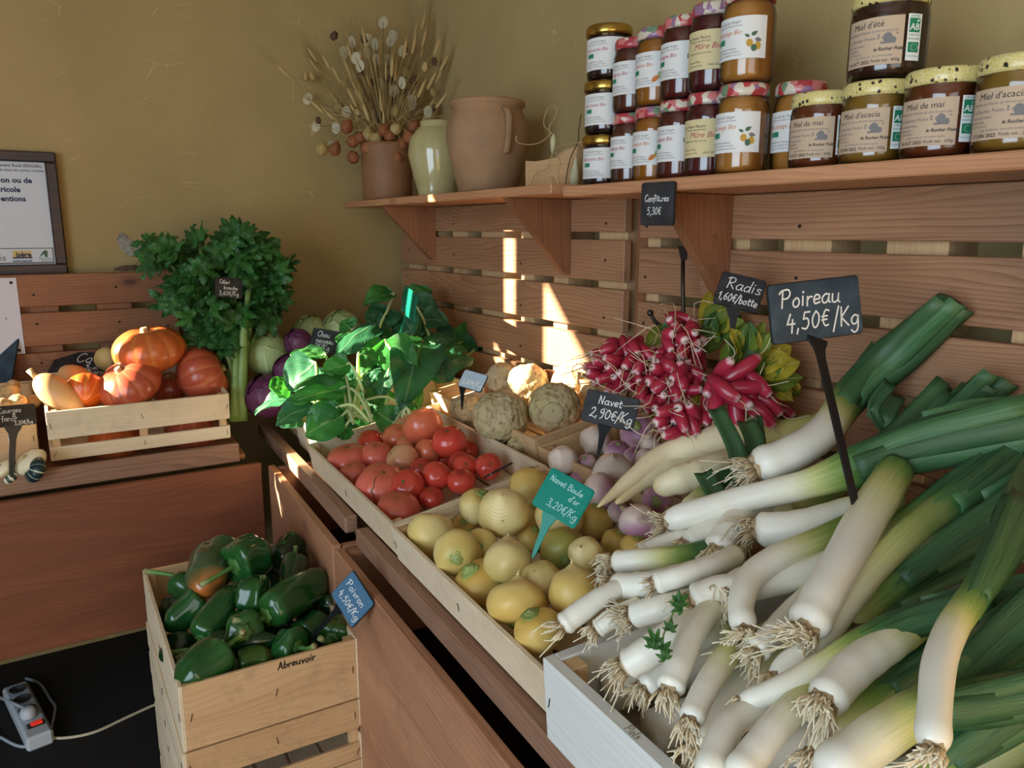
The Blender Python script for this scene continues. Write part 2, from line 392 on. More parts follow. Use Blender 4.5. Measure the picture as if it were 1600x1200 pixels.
# ================================================================== bins
TH = math.radians(-3.0)
EX = np.array([math.cos(TH), math.sin(TH), 0.0]); EY = np.array([-math.sin(TH), math.cos(TH), 0.0])
T0 = np.array([0.38, -0.581, 0.0])
def tb(u, v, z): return T0 + EX * u + EY * v + np.array([0, 0, z])
def tbM(u, v, z, tilt=0.0):
    return frame(tb(u, v, z), EX, None, None if False else (Matrix.Rotation(math.radians(tilt), 3, Vector(EX)) @ Vector((0, 0, 1))))
TILT = 11.0
DARKIN = plain('dark_bin_inside', rgb(40, 28, 22), 0.9)
def bin_right(label, u0, u1, rail_u0, rail_u1, vw):
    root = thing('display_bin', label, 'display bin', tb(u0, 0, 0)); I = root.matrix_world.inverted() if False else Matrix.Translation(-Vector(tb(u0, 0, 0)))
    L = u1 - u0
    board('front_panel', (L, 0.017, 0.60), I @ tbM((u0 + u1) / 2, 0.0085 + vw, 0.312), wood('panel', 0), root, 0.002)
    for uu in (u0 + 0.009, u1 - 0.009):
        board('side_panel', (0.018, 0.54, 0.60), I @ tbM(uu, 0.29 + vw, 0.308), wood('panel', 1), root)
    board('sloping_deck', (L - 0.04, 0.54, 0.012), I @ tbM((u0 + u1) / 2, 0.335, 0.645, TILT), wood('rail', 0), root)
    board('bin_floor', (L - 0.04, 0.53, 0.012), I @ tbM((u0 + u1) / 2, 0.29, 0.42), DARKIN, root)
    board('retaining_rail', (rail_u1 - rail_u0, 0.026, 0.034), I @ tbM((rail_u0 + rail_u1) / 2, 0.051 + vw, 0.629), wood('rail', 0), root, 0.003)
    return root
bin_right('wooden display bin with knotty front panel, under the tomatoes and spinach', 0.02, 0.585, -0.30, 0.54, 0.0)
bin_right('long wooden display bin in the foreground, under the yellow turnips and leeks', 0.60, 1.95, 0.605, 1.95, 0.0)
bx = 0.372
root = thing('display_bin', 'red-brown stained bin with plain plank front, under the pumpkin crate', 'display bin', (bx, -1.15, 0))
def lb(x, y, z): return T(x - bx, y + 1.15, z)
board('front_panel', (0.018, 1.14, 0.355), lb(bx, -1.163, 0.437), wood('stain', 1), root)
board('side_panel', (0.45, 0.018, 0.60), lb(0.13, -1.72, 0.31), wood('stain', 0), root)
board('retaining_rail', (0.022, 1.1, 0.046), lb(bx - 0.042, -1.185, 0.638) @ R(-8, 'Y'), wood('rail', 1), root, 0.002)
board('sloping_deck', (0.44, 1.1, 0.014), lb(0.115, -1.17, 0.655) @ R(8, 'Y'), wood('old', 1), root)
board('bin_floor', (0.45, 1.1, 0.014), lb(0.12, -1.17, 0.27), DARKIN, root)
for yy in (-1.68, -1.36): board('leg', (0.04, 0.04, 0.27), lb(0.0, yy, 0.133), wood('stain', 2), root)

# ================================================================== crates
STAPLE = plain('staple_wire', rgb(70, 62, 56), 0.4, 0.7)
_stv, _stf, _, _ = tube([(-0.0005, 0, 0), (0, 0, 0.001), (0, 0, 0.012), (-0.0005, 0, 0.013)], 0.0006, 5)
STAPLEME = mk('staple', _stv, _stf, STAPLE)
def crate(label, M, L, W, H, kind='poplar', rows=((0.0, 1.0),), end_rows=None, t=0.007, post=0.016, group=None, endkind=None):
    """Open crate: local x 0..L, y 0..W, z -H..0 (rim at z=0). rows: slat bands as fractions of H from the rim down."""
    root = thing('wooden_crate', label, 'crate', M @ T(0, 0, -H), group); Z = lambda x, y, z: T(x, y, z + H)
    end_rows = end_rows or rows
    for a, b in rows:
        h = (b - a) * H; zc = -(a + b) / 2 * H
        for yy in (t / 2, W - t / 2): board('side_slat', (L, t, h), Z(L / 2, yy, zc), wood(kind, 0), root, 0.001)
        for xx in (0.008, L / 2, L - 0.008):
            link('staple', STAPLEME, root, Z(xx, -0.0008, zc - 0.006) @ R(90, 'Z') @ R(random.uniform(-25, 25), 'X'))
    for a, b in end_rows:
        h = (b - a) * H; zc = -(a + b) / 2 * H
        for xx in (t / 2 + t * 0, L - t / 2): board('end_slat', (t, W - 2 * t, h), Z(xx, W / 2, zc), wood(endkind or kind, 1), root, 0.001)
        for yy in (0.014, W / 2, W - 0.014):
            link('staple', STAPLEME, root, Z(L + 0.0008, yy, zc - 0.006) @ R(random.uniform(-25, 25), 'X'))
    for xx in (t + post / 2, L - t - post / 2):
        for yy in (t + post / 2, W - t - post / 2): board('corner_post', (post, post, H - 0.004), Z(xx, yy, -H / 2), wood('tan', 2), root, 0.001)
    if len(rows) > 1:
        for yy in (t + post / 2, W - t - post / 2): board('middle_post', (post * 1.1, post, H - 0.004), Z(L / 2, yy, -H / 2), wood('tan', 2), root, 0.001)
    nb = 5
    for k in range(nb):
        board('base_slat', (L - 0.002, (W - 2 * t) / nb - 0.006, 0.005), Z(L / 2, t + (k + 0.5) * (W - 2 * t) / nb, -H + 0.0025), wood('poplar', 0), root, 0.0008)
    return root
C_TOM = tbM(0.219, 0.050, 0.708, TILT); crate('pale low crate of tomatoes in the middle of the display', C_TOM, 0.552, 0.30, 0.060)
C_TUR = tbM(0.775, 0.046, 0.708, TILT); crate('pale low crate of yellow turnips with thin front rail', C_TUR, 0.50, 0.30, 0.060)
C_CEL = tbM(0.16, 0.372, 0.787, TILT); crate('brown-sided crate of celeriac against the slat panel', C_CEL, 0.515, 0.190, 0.105, 'tan')
C_NAV = tbM(0.69, 0.372, 0.777, TILT); crate('brown crate of purple turnips between celeriac and leeks', C_NAV, 0.52, 0.190, 0.095, 'tan')
C_SPI = tbM(-0.07, 0.085, 0.712, TILT); crate('pale crate of spinach with its end post showing, left of the tomatoes', C_SPI, 0.285, 0.42, 0.085)
C_CAB = tbM(-0.37, 0.10, 0.70, TILT); crate('dark shaded crate of cabbages in the corner', C_CAB, 0.285, 0.40, 0.075, 'tan')
C_LEE = tbM(1.282, 0.030, 0.744, 4.0); crate('big whitewashed crate of leeks in the foreground', C_LEE, 0.62, 0.50, 0.096, 'skytone', t=0.014, post=0.02)  # its blue-white tone is sky light painted into the wood
crate('topmost pepper crate with ABREUVOIR scrawled on its rim', T(0.602, -0.897, 0.492) @ R(-0.8, 'Z'), 0.488, 0.29, 0.112, 'poplar', ((0, 1),), ((0, 1),), endkind='tan', group='stacked pepper crates')
crate('middle crate of the pepper stack, open slot in its end', T(0.602, -0.900, 0.378) @ R(-0.8, 'Z'), 0.490, 0.293, 0.115, 'poplar', ((0, 0.45), (0.58, 1)), ((0, 0.48), (0.72, 1)), endkind='tan', group='stacked pepper crates')
crate('third crate down in the pepper stack', T(0.602, -0.899, 0.261) @ R(-0.8, 'Z'), 0.490, 0.293, 0.115, 'poplar', ((0, 0.45), (0.58, 1)), ((0, 0.48), (0.72, 1)), endkind='tan', group='stacked pepper crates')
crate('lowest crate of the pepper stack, standing on the floor', T(0.602, -0.899, 0.144) @ R(-0.8, 'Z'), 0.490, 0.293, 0.140, 'poplar', ((0, 0.45), (0.58, 1)), ((0, 0.48), (0.72, 1)), endkind='tan', group='stacked pepper crates')
C_PUM = frame((0.305, -1.035, 0.782), (0, 1, 0), None, Matrix.Rotation(math.radians(8), 3, 'Y') @ Vector((0, 0, 1)))
crate('slatted crate heaped with orange pumpkins', C_PUM, 0.392, 0.30, 0.118, 'poplar', ((0, 0.56), (0.72, 1)), ((0, 0.56), (0.72, 1)))
C_POT = frame((0.285, -1.46, 0.770), (0, 1, 0), None, Matrix.Rotation(math.radians(8), 3, 'Y') @ Vector((0, 0, 1)))
crate('small crate of potatoes at the left edge, behind a slate price tag', C_POT, 0.405, 0.28, 0.10, 'tan', ((0, 1),))
# ================================================================== vegetables: materials
def cv(a, b, c): return a * RT + b * UP - c * FW          # right, up, towards the viewer
def skin(name, stops, rough=0.3, mottle=0.25, scale=30, spots=None, coat=0.0, bump=0.15, sss=0.0, fac='u', dark=None, rings=None):
    n = NT(name); v = n.coords(); u = n.attr(fac); no = n.noise(v, scale, 5, 0.6)
    f = n.math('ADD', u, n.math('MULTIPLY', n.math('SUBTRACT', no, 0.5), mottle), True)
    c = n.ramp(f, stops)
    oi = n.n('ShaderNodeObjectInfo'); hs = n.n('ShaderNodeHueSaturation'); n.l(c, hs.inputs['Color'])
    n.l(n.math('MULTIPLY_ADD', oi.outputs['Random'], 0.25), hs.inputs['Value']); n.t.nodes[-1].inputs[2].default_value = 0.88
    c = hs.outputs[0]
    if spots:
        vo = n.n('ShaderNodeTexVoronoi'); vo.inputs['Scale'].default_value = spots[0]; n.l(v, vo.inputs['Vector'])
        m = n.math('MULTIPLY', n.ramp(vo.outputs['Distance'], [(0.0, (1, 1, 1, 1)), (spots[1], (0, 0, 0, 1))]), n.ramp(n.noise(v, spots[0] / 5, 3), [(0.48, (0, 0, 0, 1)), (0.6, (1, 1, 1, 1))]))
        c = n.mix(m, c, spots[2])
    if rings:      # scratchy growth rings around the root end
        w_ = n.math('SINE', n.math('ADD', n.math('MULTIPLY', u, 150), n.math('MULTIPLY', no, 14)))
        m = n.math('MULTIPLY', n.ramp(w_, [(0.72, (0, 0, 0, 1)), (0.95, (1, 1, 1, 1))]), n.math('MULTIPLY', n.ramp(u, [(0.12, (1, 1, 1, 1)), (0.42, (0, 0, 0, 1))]), n.ramp(n.noise(v, 11, 2), [(0.42, (0, 0, 0, 1)), (0.56, (1, 1, 1, 1))])))
        c = n.mix(n.math('MULTIPLY', m, .6), c, rings)
    n.col(c); n.setb(Roughness=rough, Coat_Weight=coat, Coat_Roughness=0.12)
    if sss: n.setb(Subsurface_Weight=sss, Subsurface_Radius=(0.02, 0.008, 0.004), Subsurface_Scale=0.3)
    n.bump(no, bump, 0.004); return n.m
TOMM = {
    'red': skin('tomato_red', [(0.0, rgb(196, 62, 48)), (0.6, rgb(206, 72, 56)), (1.0, rgb(178, 58, 44))], 0.22, 0.3, 18, bump=0.03, coat=0.2),
    'pink': skin('tomato_pink', [(0.0, rgb(206, 92, 80)), (0.6, rgb(206, 96, 80)), (1.0, rgb(186, 96, 70))], 0.28, 0.4, 14, bump=0.04, coat=0.15),
    'orange': skin('tomato_orange', [(0.0, rgb(212, 100, 70)), (0.7, rgb(214, 116, 80)), (1.0, rgb(206, 128, 86))], 0.25, 0.4, 14, bump=0.03, coat=0.2),
    'pale': skin('tomato_pale', [(0.0, rgb(206, 112, 82)), (0.5, rgb(204, 142, 104)), (1.0, rgb(190, 150, 110))], 0.3, 0.4, 12, bump=0.03)}
YEL = skin('yellow_turnip_skin', [(0.0, rgb(226, 206, 150)), (0.35, rgb(224, 202, 138)), (0.75, rgb(214, 186, 108)), (0.95, rgb(176, 164, 84))], 0.45, 0.3, 14, (60, 0.18, rgb(132, 96, 54)), bump=0.12, rings=rgb(150, 112, 66))
YEL2 = skin('golden_turnip_skin', [(0.0, rgb(224, 202, 142)), (0.4, rgb(214, 184, 106)), (0.8, rgb(206, 168, 84)), (0.95, rgb(150, 140, 60))], 0.42, 0.3, 14, (50, 0.16, rgb(120, 84, 44)), bump=0.12, rings=rgb(140, 104, 60))
PUR = skin('purple_turnip_skin', [(0.0, rgb(214, 188, 170)), (0.5, rgb(220, 196, 188)), (0.72, rgb(182, 132, 156)), (1.0, rgb(136, 86, 120))], 0.4, 0.35, 10, (26, 0.3, rgb(150, 116, 92)), bump=0.12)
PALEP = skin('pale_turnip_skin', [(0.0, rgb(216, 196, 178)), (0.6, rgb(222, 204, 190)), (0.85, rgb(196, 158, 172)), (1.0, rgb(170, 120, 150))], 0.42, 0.35, 10, (24, 0.32, rgb(144, 112, 90)), bump=0.14)
CROWN = skin('cut_leaf_crown', [(0.0, rgb(120, 142, 66)), (1.0, rgb(168, 178, 108))], 0.55, 0.6, 60)
SCAR = plain('stem_scar', rgb(92, 78, 44), 0.7)
def earthy(name, c1, c2, c3):
    n = NT(name); v = n.coords(); a = n.noise(v, 9, 4); b = n.noise(v, 70, 5, 0.7)
    vo = n.n('ShaderNodeTexVoronoi'); vo.inputs['Scale'].default_value = 90; n.l(v, vo.inputs['Vector'])
    c = n.ramp(a, [(0.38, c1), (0.6, c2)]); c = n.mix(n.ramp(b, [(0.5, (0, 0, 0, 1)), (0.72, (1, 1, 1, 1))]), c, c3)
    n.col(c); n.setb(Roughness=0.85); n.bump(n.math('ADD', b, vo.outputs['Distance']), 0.7, 0.006); return n.m
CELERI = earthy('celeriac_skin', rgb(186, 172, 122), rgb(200, 180, 142), rgb(124, 96, 66))
ROOTM = plain('dry_rootlet', rgb(176, 152, 112), 0.8)

def lv(u, k, R_, flat=0.85, ribs=0, ribd=0.0, dimple=0.1, tail=0.0, nz=0.0, seed=0, nu=20, nv=28):
    """A lat-long vegetable body (axis +z = stem end)."""
    V = []; U = []; F = []
    for i in range(nu + 1):
        ph = -math.pi / 2 + math.pi * i / nu
        for j in range(nv):
            a = 2 * math.pi * j / nv
            r = math.cos(ph); z = math.sin(ph)
            rb = 1 + ribd * (abs(math.cos(ribs * a / 2 + seed)) - 0.6) * (0.35 + 0.65 * max(0, z)) * min(1, r * 3) if ribs else 1.0
            rr = r * rb; zz = z * flat - dimple * math.exp(-(r / 0.35) ** 2) * (1 if z > 0 else 0.25)
            if tail and z < 0: zz -= tail * math.exp(-(r / 0.22) ** 2)
            p = np.array((rr * math.cos(a), rr * math.sin(a), zz))
            if nz: p = p * (1 + nz * noise.noise(Vector(p * 1.6) + Vector((seed * 3.1, seed, 0))))
            V.append(p * R_); U.append(i / nu)
    for i in range(nu):
        for j in range(nv):
            q = (j + 1) % nv; F.append((i * nv + j, i * nv + q, (i + 1) * nv + q, (i + 1) * nv + j))
    return V, F, U
def relax(items, M, base_z, k=0.93, it=80, box=None):
    """Places round things seen at (px, py) on a crate so that they touch without sinking into each other or its base."""
    nrm = np.array(M.col[2][:3]); org = np.array(M.col[3][:3])
    D = [ray(i['px'], i['py']) for i in items]; t = []; tm = []
    for it_, d in zip(items, D):
        t.append(((org + nrm * it_['lift'] - CAM) @ nrm) / (d @ nrm))
        tb_ = ((org + nrm * base_z - CAM) @ nrm) / (d @ nrm); tm.append(tb_)
    t = np.array(t); tmin = t * 0.9
    for _ in range(it):
        for i in range(len(items)):
            for j in range(i):
                Pi, Pj = CAM + t[i] * D[i], CAM + t[j] * D[j]
                Ri, Rj = items[i]['r'] * t[i] / FPX, items[j]['r'] * t[j] / FPX
                ov = k * (Ri + Rj) - np.linalg.norm(Pi - Pj)
                if ov > 0:
                    s = 0.3 * ov * (1 if t[i] < t[j] else -1); t[i] -= s; t[j] += s
        for i in range(len(items)):
            lim = tm[i] * (1 - 0.0) ; d = D[i]
            hgt = (CAM + t[i] * d - org) @ nrm - base_z; R_ = items[i]['r'] * t[i] / FPX * 0.8
            if hgt < R_: t[i] -= (R_ - hgt) / -(d @ nrm) * 0.5
            t[i] = max(t[i], tmin[i])
    Pw = [CAM + t[i] * D[i] for i in range(len(items))]; Rw = [items[i]['r'] * t[i] / FPX for i in range(len(items))]
    if box:
        Mi = M.inverted()
        for i in range(len(Pw)):
            q = Mi @ Vector(Pw[i]); e = .93 * Rw[i] + .008
            if q.z < .35 * Rw[i]: q.x = min(max(q.x, e), box[0] - e); q.y = min(max(q.y, e), box[1] - e)
            Pw[i] = np.array(M @ q)
    return Pw, Rw

# ------------------------------------------------------------------ tomatoes
TOM = [  # px, py, r, flat, kind, ribs, axis, lift, label
 (530, 724, 33, .72, 'pink', 7, (-.1, .95, .3), -.03, 'large ribbed pink tomato in the left corner of the tomato crate'),
 (579, 691, 20, .9, 'red', 0, (-.2, .8, .5), -.02, 'small round tomato at the far left of the crate'),
 (588, 714, 25, .9, 'pink', 5, (0, .9, .4), -.02, 'plump pink tomato right of the big left-corner one'),
 (622, 684, 24, .8, 'orange', 6, (.2, .8, .4), -.015, 'orange-red ribbed tomato below the large peach one'),
 (608, 672, 14, .9, 'red', 0, (0, 1, .2), -.03, 'tomato mostly hidden behind the orange ribbed one'),
 (661, 666, 30, .85, 'orange', 5, (-.3, .7, -.4), .022, 'large peach-coloured tomato on top at the back of the crate'),
 (702, 690, 26, .85, 'red', 5, (-.1, .8, .45), .0, 'red tomato with a dark stem scar facing up, right of the peach one'),
 (629, 719, 25, .95, 'pale', 5, (-.7, .5, .3), -.005, 'unripe pale tan tomato in the middle of the crate'),
 (635, 695, 15, .9, 'orange', 0, (.2, .6, .6), -.01, 'small orange tomato above the unripe pale one'),
 (667, 706, 20, .9, 'orange', 0, (-.7, -.3, .5), -.015, 'orange-red tomato with its stem end turned left, beside the pale one'),
 (545, 744, 22, .85, 'pink', 5, (-.2, .8, .4), -.035, 'mid-sized tomato below the big left-corner one'),
 (579, 766, 39, .78, 'pink', 8, (.15, .75, .5), -.015, 'biggest tomato at the front, with a dark crack across it'),
 (658, 734, 18, .95, 'red', 0, (0, .5, .8), -.025, 'small red tomato below the unripe pale one'),
 (682, 744, 22, .97, 'red', 0, (.1, .4, .9), -.01, 'smooth round red tomato in the centre right of the crate'),
 (637, 760, 26, .9, 'red', 5, (-.2, .4, .8), -.01, 'red tomato right of the cracked one'),
 (616, 797, 33, .7, 'pink', 7, (0, .9, .4), -.025, 'broad pink tomato in the front corner against the crate rim'),
 (718, 722, 17, .92, 'red', 0, (0, .6, .6), -.03, 'red tomato half hidden behind the pair at right'),
 (727, 731, 20, .95, 'red', 0, (.1, .4, .8), -.015, 'glossy red tomato left of the right-corner one'),
 (764, 729, 21, .9, 'red', 5, (.2, .3, .8), -.02, 'ribbed red tomato in the right corner of the crate'),
 (721, 752, 22, .8, 'red', 4, (0, .9, .4), -.025, 'flattened red tomato against the front right rim'),
 (674, 778, 19, .8, 'red', 4, (0, .9, .4), -.04, 'low red tomato tucked under the front rim'),
 (737, 702, 15, .9, 'red', 0, (.2, .5, .5), -.045, 'dark red tomato in shadow behind the one with the stem scar'),
 (692, 718, 13, .9, 'red', 0, (0, .6, .6), -.045, 'small tomato deep between the round red ones')]
pos, rad = relax([dict(px=a[0], py=a[1], r=a[2] * 1.06, lift=a[7]) for a in TOM], C_TOM, -0.054, box=(0.552, 0.30))
for k, (a, P, r) in enumerate(zip(TOM, pos, rad)):
    t = thing('tomato', a[8], 'tomato', axis_frame(P, cv(*a[6]), k * 1.3), 'tomatoes in the pale crate')
    V, F, U = lv(0, 0, r, a[3], a[5], 0.10 if a[5] else 0, 0.10, 0, 0.05, k)
    link('skin', mk('skin', V, F, TOMM[a[4]], True, {'u': U}), t)
    V, F, _ = lathe([(0.0001, 0.004), (0.05, 0.012), (0.10, 0.0), (0.13, -0.03)], 9, lambda q, z, an, i: (q * (1 + .25 * math.cos(5 * an)), z))
    link('stem_scar', mk('stem_scar', [np.array(v) * r for v in V], F, SCAR), t, T(0, 0, r * (a[3] - 0.095)))
    if k == 11:
        V, F, _, _ = tube([np.array((math.cos(an) * math.cos(ph), math.sin(an) * math.cos(ph), a[3] * math.sin(ph))) * r * 1.0 for an, ph in ((2.0, 1.15), (2.1, .95), (2.25, .75), (2.2, .55), (2.35, .4), (2.4, .25))], [.0008, .0016, .0012, .0017, .0011, .0005], 5)
        link('crack', mk('crack', V, F, SCAR), t)

# ------------------------------------------------------------------ turnips
def turnip(name, label, cat, group, P, r, ax, flat, mat, tail, crown, roll, seed):
    t = thing(name, label, cat, axis_frame(P, cv(*ax), roll), group)
    V, F, U = lv(0, 0, r, flat, 0, 0, 0.04, tail, 0.10, seed)
    link('root_body', mk('root_body', V, F, mat, True, {'u': U}), t)
    V, F, U = lathe([(0.30, -0.08), (0.30, 0.0), (0.25, 0.03), (0.20, 0.0), (0.17, 0.10), (0.10, 0.07), (0.06, 0.12), (0.001, 0.13)], 11, lambda q, z, an, i: (q * (1 + .12 * math.sin(3 * an + seed)), z + .02 * math.sin(5 * an)))
    link('crown', mk('crown', [np.array(v) * r * crown for v in V], F, CROWN, True, {'u': U}), t, T(0, 0, r * (flat - 0.035)))
    if tail:
        V, F, _, _ = tube([(0, 0, .06), (0.01, 0.01, -0.05), (0.04, -0.02, -0.14)], [.09, .04, .012], 8)
        link('root_tip', mk('root_tip', [np.array(v) * r for v in V], F, mat, True, {'u': [0.0] * len(V)}), t, T(0, 0, -r * (flat + tail * 0.9)))
    return t
YT = [  # px, py, r, axis(crown), flat, tail, crown, golden, lift, label
 (675, 838, 38, (-.6, -.6, .2), .85, .1, .9, 0, -.015, 'big yellow turnip with its tail pointing right, in the left corner of the crate'),
 (698, 870, 35, (.05, -.05, 1), .9, .1, 1.0, 0, .012, 'yellow turnip with its round green crown facing the viewer'),
 (723, 822, 19, (0, .4, .5), .9, .1, .8, 1, -.04, 'small golden turnip behind the left corner pair'),
 (745, 791, 28, (.4, .8, .3), .9, .1, 1.3, 0, -.01, 'yellow turnip with a leafy pale green top, against the back of the crate'),
 (787, 801, 38, (.1, -.7, -.7), .95, .1, .8, 0, .02, 'large round yellow turnip with swirled lines on its root end'),
 (824, 759, 31, (.1, .9, -.4), .95, .1, .8, 1, -.005, 'smooth golden turnip at the far corner, left of the teal tag'),
 (751, 854, 26, (-.15, .15, .95), .9, .1, 1.0, 0, -.005, 'small yellow turnip with its crown facing out, behind the tailed one'),
 (829, 803, 17, (.2, .7, .5), .9, .1, .8, 0, -.04, 'little yellow turnip deep behind the swirled one'),
 (829, 838, 22, (.3, .6, .5), .9, .1, .8, 1, -.03, 'yellow turnip behind the stem of the teal tag'),
 (873, 808, 36, (0, .9, -.3), .9, .1, .8, 0, .0, 'yellow turnip partly covered by the teal tag'),
 (926, 812, 30, (.2, .8, .3), .9, .1, .8, 1, -.015, 'golden turnip right of the teal tag'),
 (877, 857, 33, (.15, -.45, .85), .9, .1, 1.1, 2, .005, 'greenish turnip with its cut crown low at the front'),
 (794, 878, 36, (0, -.9, .25), .92, .22, .8, 0, .015, 'yellow turnip with upright tail and three dark pits'),
 (738, 915, 37, (-.45, .75, .45), .82, .1, 1.3, 1, -.02, 'golden turnip with a ragged green crown along the front rail'),
 (789, 952, 45, (-.05, -.9, .35), .74, .25, .8, 1, .005, 'largest yellow turnip, its tail pointing up, at the front'),
 (847, 911, 32, (.3, .6, -.5), .98, .1, .8, 0, .0, 'oval pale yellow turnip in the middle of the front half'),
 (897, 925, 38, (.05, -.95, .2), .95, .22, .8, 1, .012, 'tall yellow turnip with tail up beside the leek roots'),
 (915, 866, 26, (.3, -.5, -.6), .95, .1, .8, 0, .0, 'muddy pale yellow turnip touching the leek roots'),
 (828, 992, 38, (-.35, .85, .25), .85, .1, 1.3, 1, -.005, 'yellow turnip with green top in the front right corner of the crate'),
 (963, 847, 22, (.2, .8, .3), .9, .1, .8, 1, -.02, 'golden turnip behind the leek root beard'),
 (990, 856, 22, (.2, .8, .3), .9, .1, .8, 1, -.01, 'rightmost golden turnip, next to the white leek shaft'),
 (733, 842, 15, (0, .6, .6), .9, .1, 1.5, 2, -.04, 'small turnip with green top peeping between two crowns')]
YGR = skin('greenish_turnip_skin', [(0.0, rgb(204, 170, 84)), (0.4, rgb(190, 166, 84)), (0.8, rgb(164, 160, 80)), (1.0, rgb(130, 146, 66))], 0.42, 0.3, 14, bump=0.12)
pos, rad = relax([dict(px=a[0], py=a[1], r=a[2] * 1.06, lift=a[8]) for a in YT], C_TUR, -0.054, box=(0.50, 0.30))
for k, (a, P, r) in enumerate(zip(YT, pos, rad)):
    turnip('yellow_turnip', a[9], 'turnip', 'yellow turnips', P, r, a[3], a[4], (YEL, YEL2, YGR)[a[7]], a[5], a[6], k, k)
PT = [
 (879, 719, 24, (.3, -.6, -.6), .95, .15, .7, 1, .0, 'pale pinkish turnip at the left end of the purple turnips'),
 (929, 689, 24, (.5, .6, -.5), .95, .2, .7, 1, .0, 'white and lilac turnip behind the NAVET tag stem'),
 (917, 726, 17, (-.3, .6, .5), .95, .1, .7, 1, -.02, 'small grey-white turnip left of the NAVET tag stem'),
 (957, 736, 31, (.1, -.8, -.5), .85, .1, .7, 1, .012, 'scuffed whitish turnip below the NAVET tag'),
 (936, 768, 29, (.9, -.1, .3), .9, .1, .8, 0, .01, 'pink turnip with a pale cut neck, behind the teal tag'),
 (963, 707, 20, (.1, .7, .5), .9, .1, .7, 0, -.015, 'lilac turnip right of the NAVET tag stem'),
 (999, 679, 31, (-.35, .55, .75), .9, .1, 1.0, 0, .0, 'large violet turnip with its crown showing, below the radishes'),
 (990, 715, 17, (.2, .6, .6), .9, .1, .7, 0, -.015, 'small violet turnip beside the white radish roots'),
 (902, 750, 14, (0, .8, .3), .9, .1, .7, 0, -.03, 'dark purple turnip half hidden at the crate edge'),
 (997, 816, 31, (0, -.75, .5), .85, .1, .7, 0, .012, 'turnip half cream and half purple beside the yellow ones'),
 (1027, 783, 25, (-.2, .1, .95), .9, .1, 1.2, 0, .0, 'dark maroon turnip under the long white radish'),
 (1018, 697, 20, (.6, .5, .3), .85, .3, .7, 1, .01, 'white turnip with a stubby neck, behind the long radishes'),
 (1012, 722, 22, (.5, .6, .4), .9, .1, .7, 1, .0, 'white turnip lying against the long white radish'),
 (1048, 838, 22, (.2, .6, .6), .9, .1, .7, 1, -.01, 'pale turnip under the topmost leek roots'),
 (965, 800, 18, (.2, .6, .6), .9, .1, .7, 1, -.02, 'muddy turnip between the yellow and purple piles')]
pos, rad = relax([dict(px=a[0], py=a[1], r=a[2], lift=a[8]) for a in PT], C_NAV, -0.09)
for k, (a, P, r) in enumerate(zip(PT, pos, rad)):
    turnip('purple_turnip', a[9], 'turnip', 'purple turnips', P, r, a[3], a[4], (PUR, PALEP)[a[7]], a[5], a[6], k, k + 40)

# ------------------------------------------------------------------ celeriac
CE = [
 (729, 641, 26, -.01, 'small celeriac at the left of the crate, under its price tag'),
 (782, 650, 44, .015, 'largest celeriac at the front, knobbly with a root beard'),
 (866, 638, 41, .01, 'celeriac with a speckled cut face turned to the viewer'),
 (824, 598, 33, .02, 'rough brown celeriac on top at the back'),
 (787, 592, 28, .02, 'celeriac with a bright sunlit side at the back'),
 (894, 600, 33, .01, 'brown celeriac at the back right, beside the radishes'),
 (925, 622, 22, .0, 'celeriac half hidden behind the NAVET tag'),
 (807, 697, 16, -.03, 'small celeriac low in the front corner of its crate')]
pos, rad = relax([dict(px=a[0], py=a[1], r=a[2], lift=a[3]) for a in CE], C_CEL, -0.098)
for k, (a, P, r) in enumerate(zip(CE, pos, rad)):
    t = thing('celeriac', a[4], 'celeriac', axis_frame(P, cv(-.1, -.2, 1) if k == 2 else cv(random.uniform(-.5, .5), .8, random.uniform(-.3, .6)), k), 'celeriac in the crate')
    V, F, U = lv(0, 0, r, 0.92, 0, 0, 0.05, 0.05, 0.0, k, 30, 44)
    V = [np.array(v) * (1 + 0.10 * noise.noise(Vector(v) / r * 2.2 + Vector((k * 5, 0, 0))) + 0.05 * noise.noise(Vector(v) / r * 6 + Vector((k * 5, 3, 0)))) for v in V]
    link('root_body', mk('root_body', V, F, CELERI, True), t)
    parts = []
    for q in range(40 if k == 1 else 24):
        a1 = random.uniform(0, 6.28); ph = random.uniform(-1.5, -0.2)
        d = np.array((math.cos(a1) * math.cos(ph), math.sin(a1) * math.cos(ph), math.sin(ph))); s = np.cross(d, (0.3, 0.5, 0.8)); s /= np.linalg.norm(s)
        l = random.uniform(.15, .5)
        v, f, _, _ = tube(catmull([d * r * .95, d * r * 1.03 + s * r * l * .4, d * r * 1.0 + s * r * l + np.array((0, 0, -.1 * r))], 5), [.0018, .0015, .0012, .001, .0005], 4); parts.append((v, f))
    o = link('rootlets', mk('rootlets', *joinVF(parts), ROOTM), t); o['kind'] = 'stuff'
    if k == 2:
        V, F, U = lathe([(0.42, -0.03), (0.40, 0.02), (0.25, 0.035), (0.1, 0.03), (0.001, 0.03)], 20)
        link('cut_face', mk('cut_face', [np.array(v) * r for v in V], F, skin('celeriac_cut', [(0, rgb(170, 158, 120)), (0.6, rgb(140, 126, 104)), (1, rgb(116, 100, 96))], 0.8, 0.5, 60)), t, T(0, 0, r * .86))

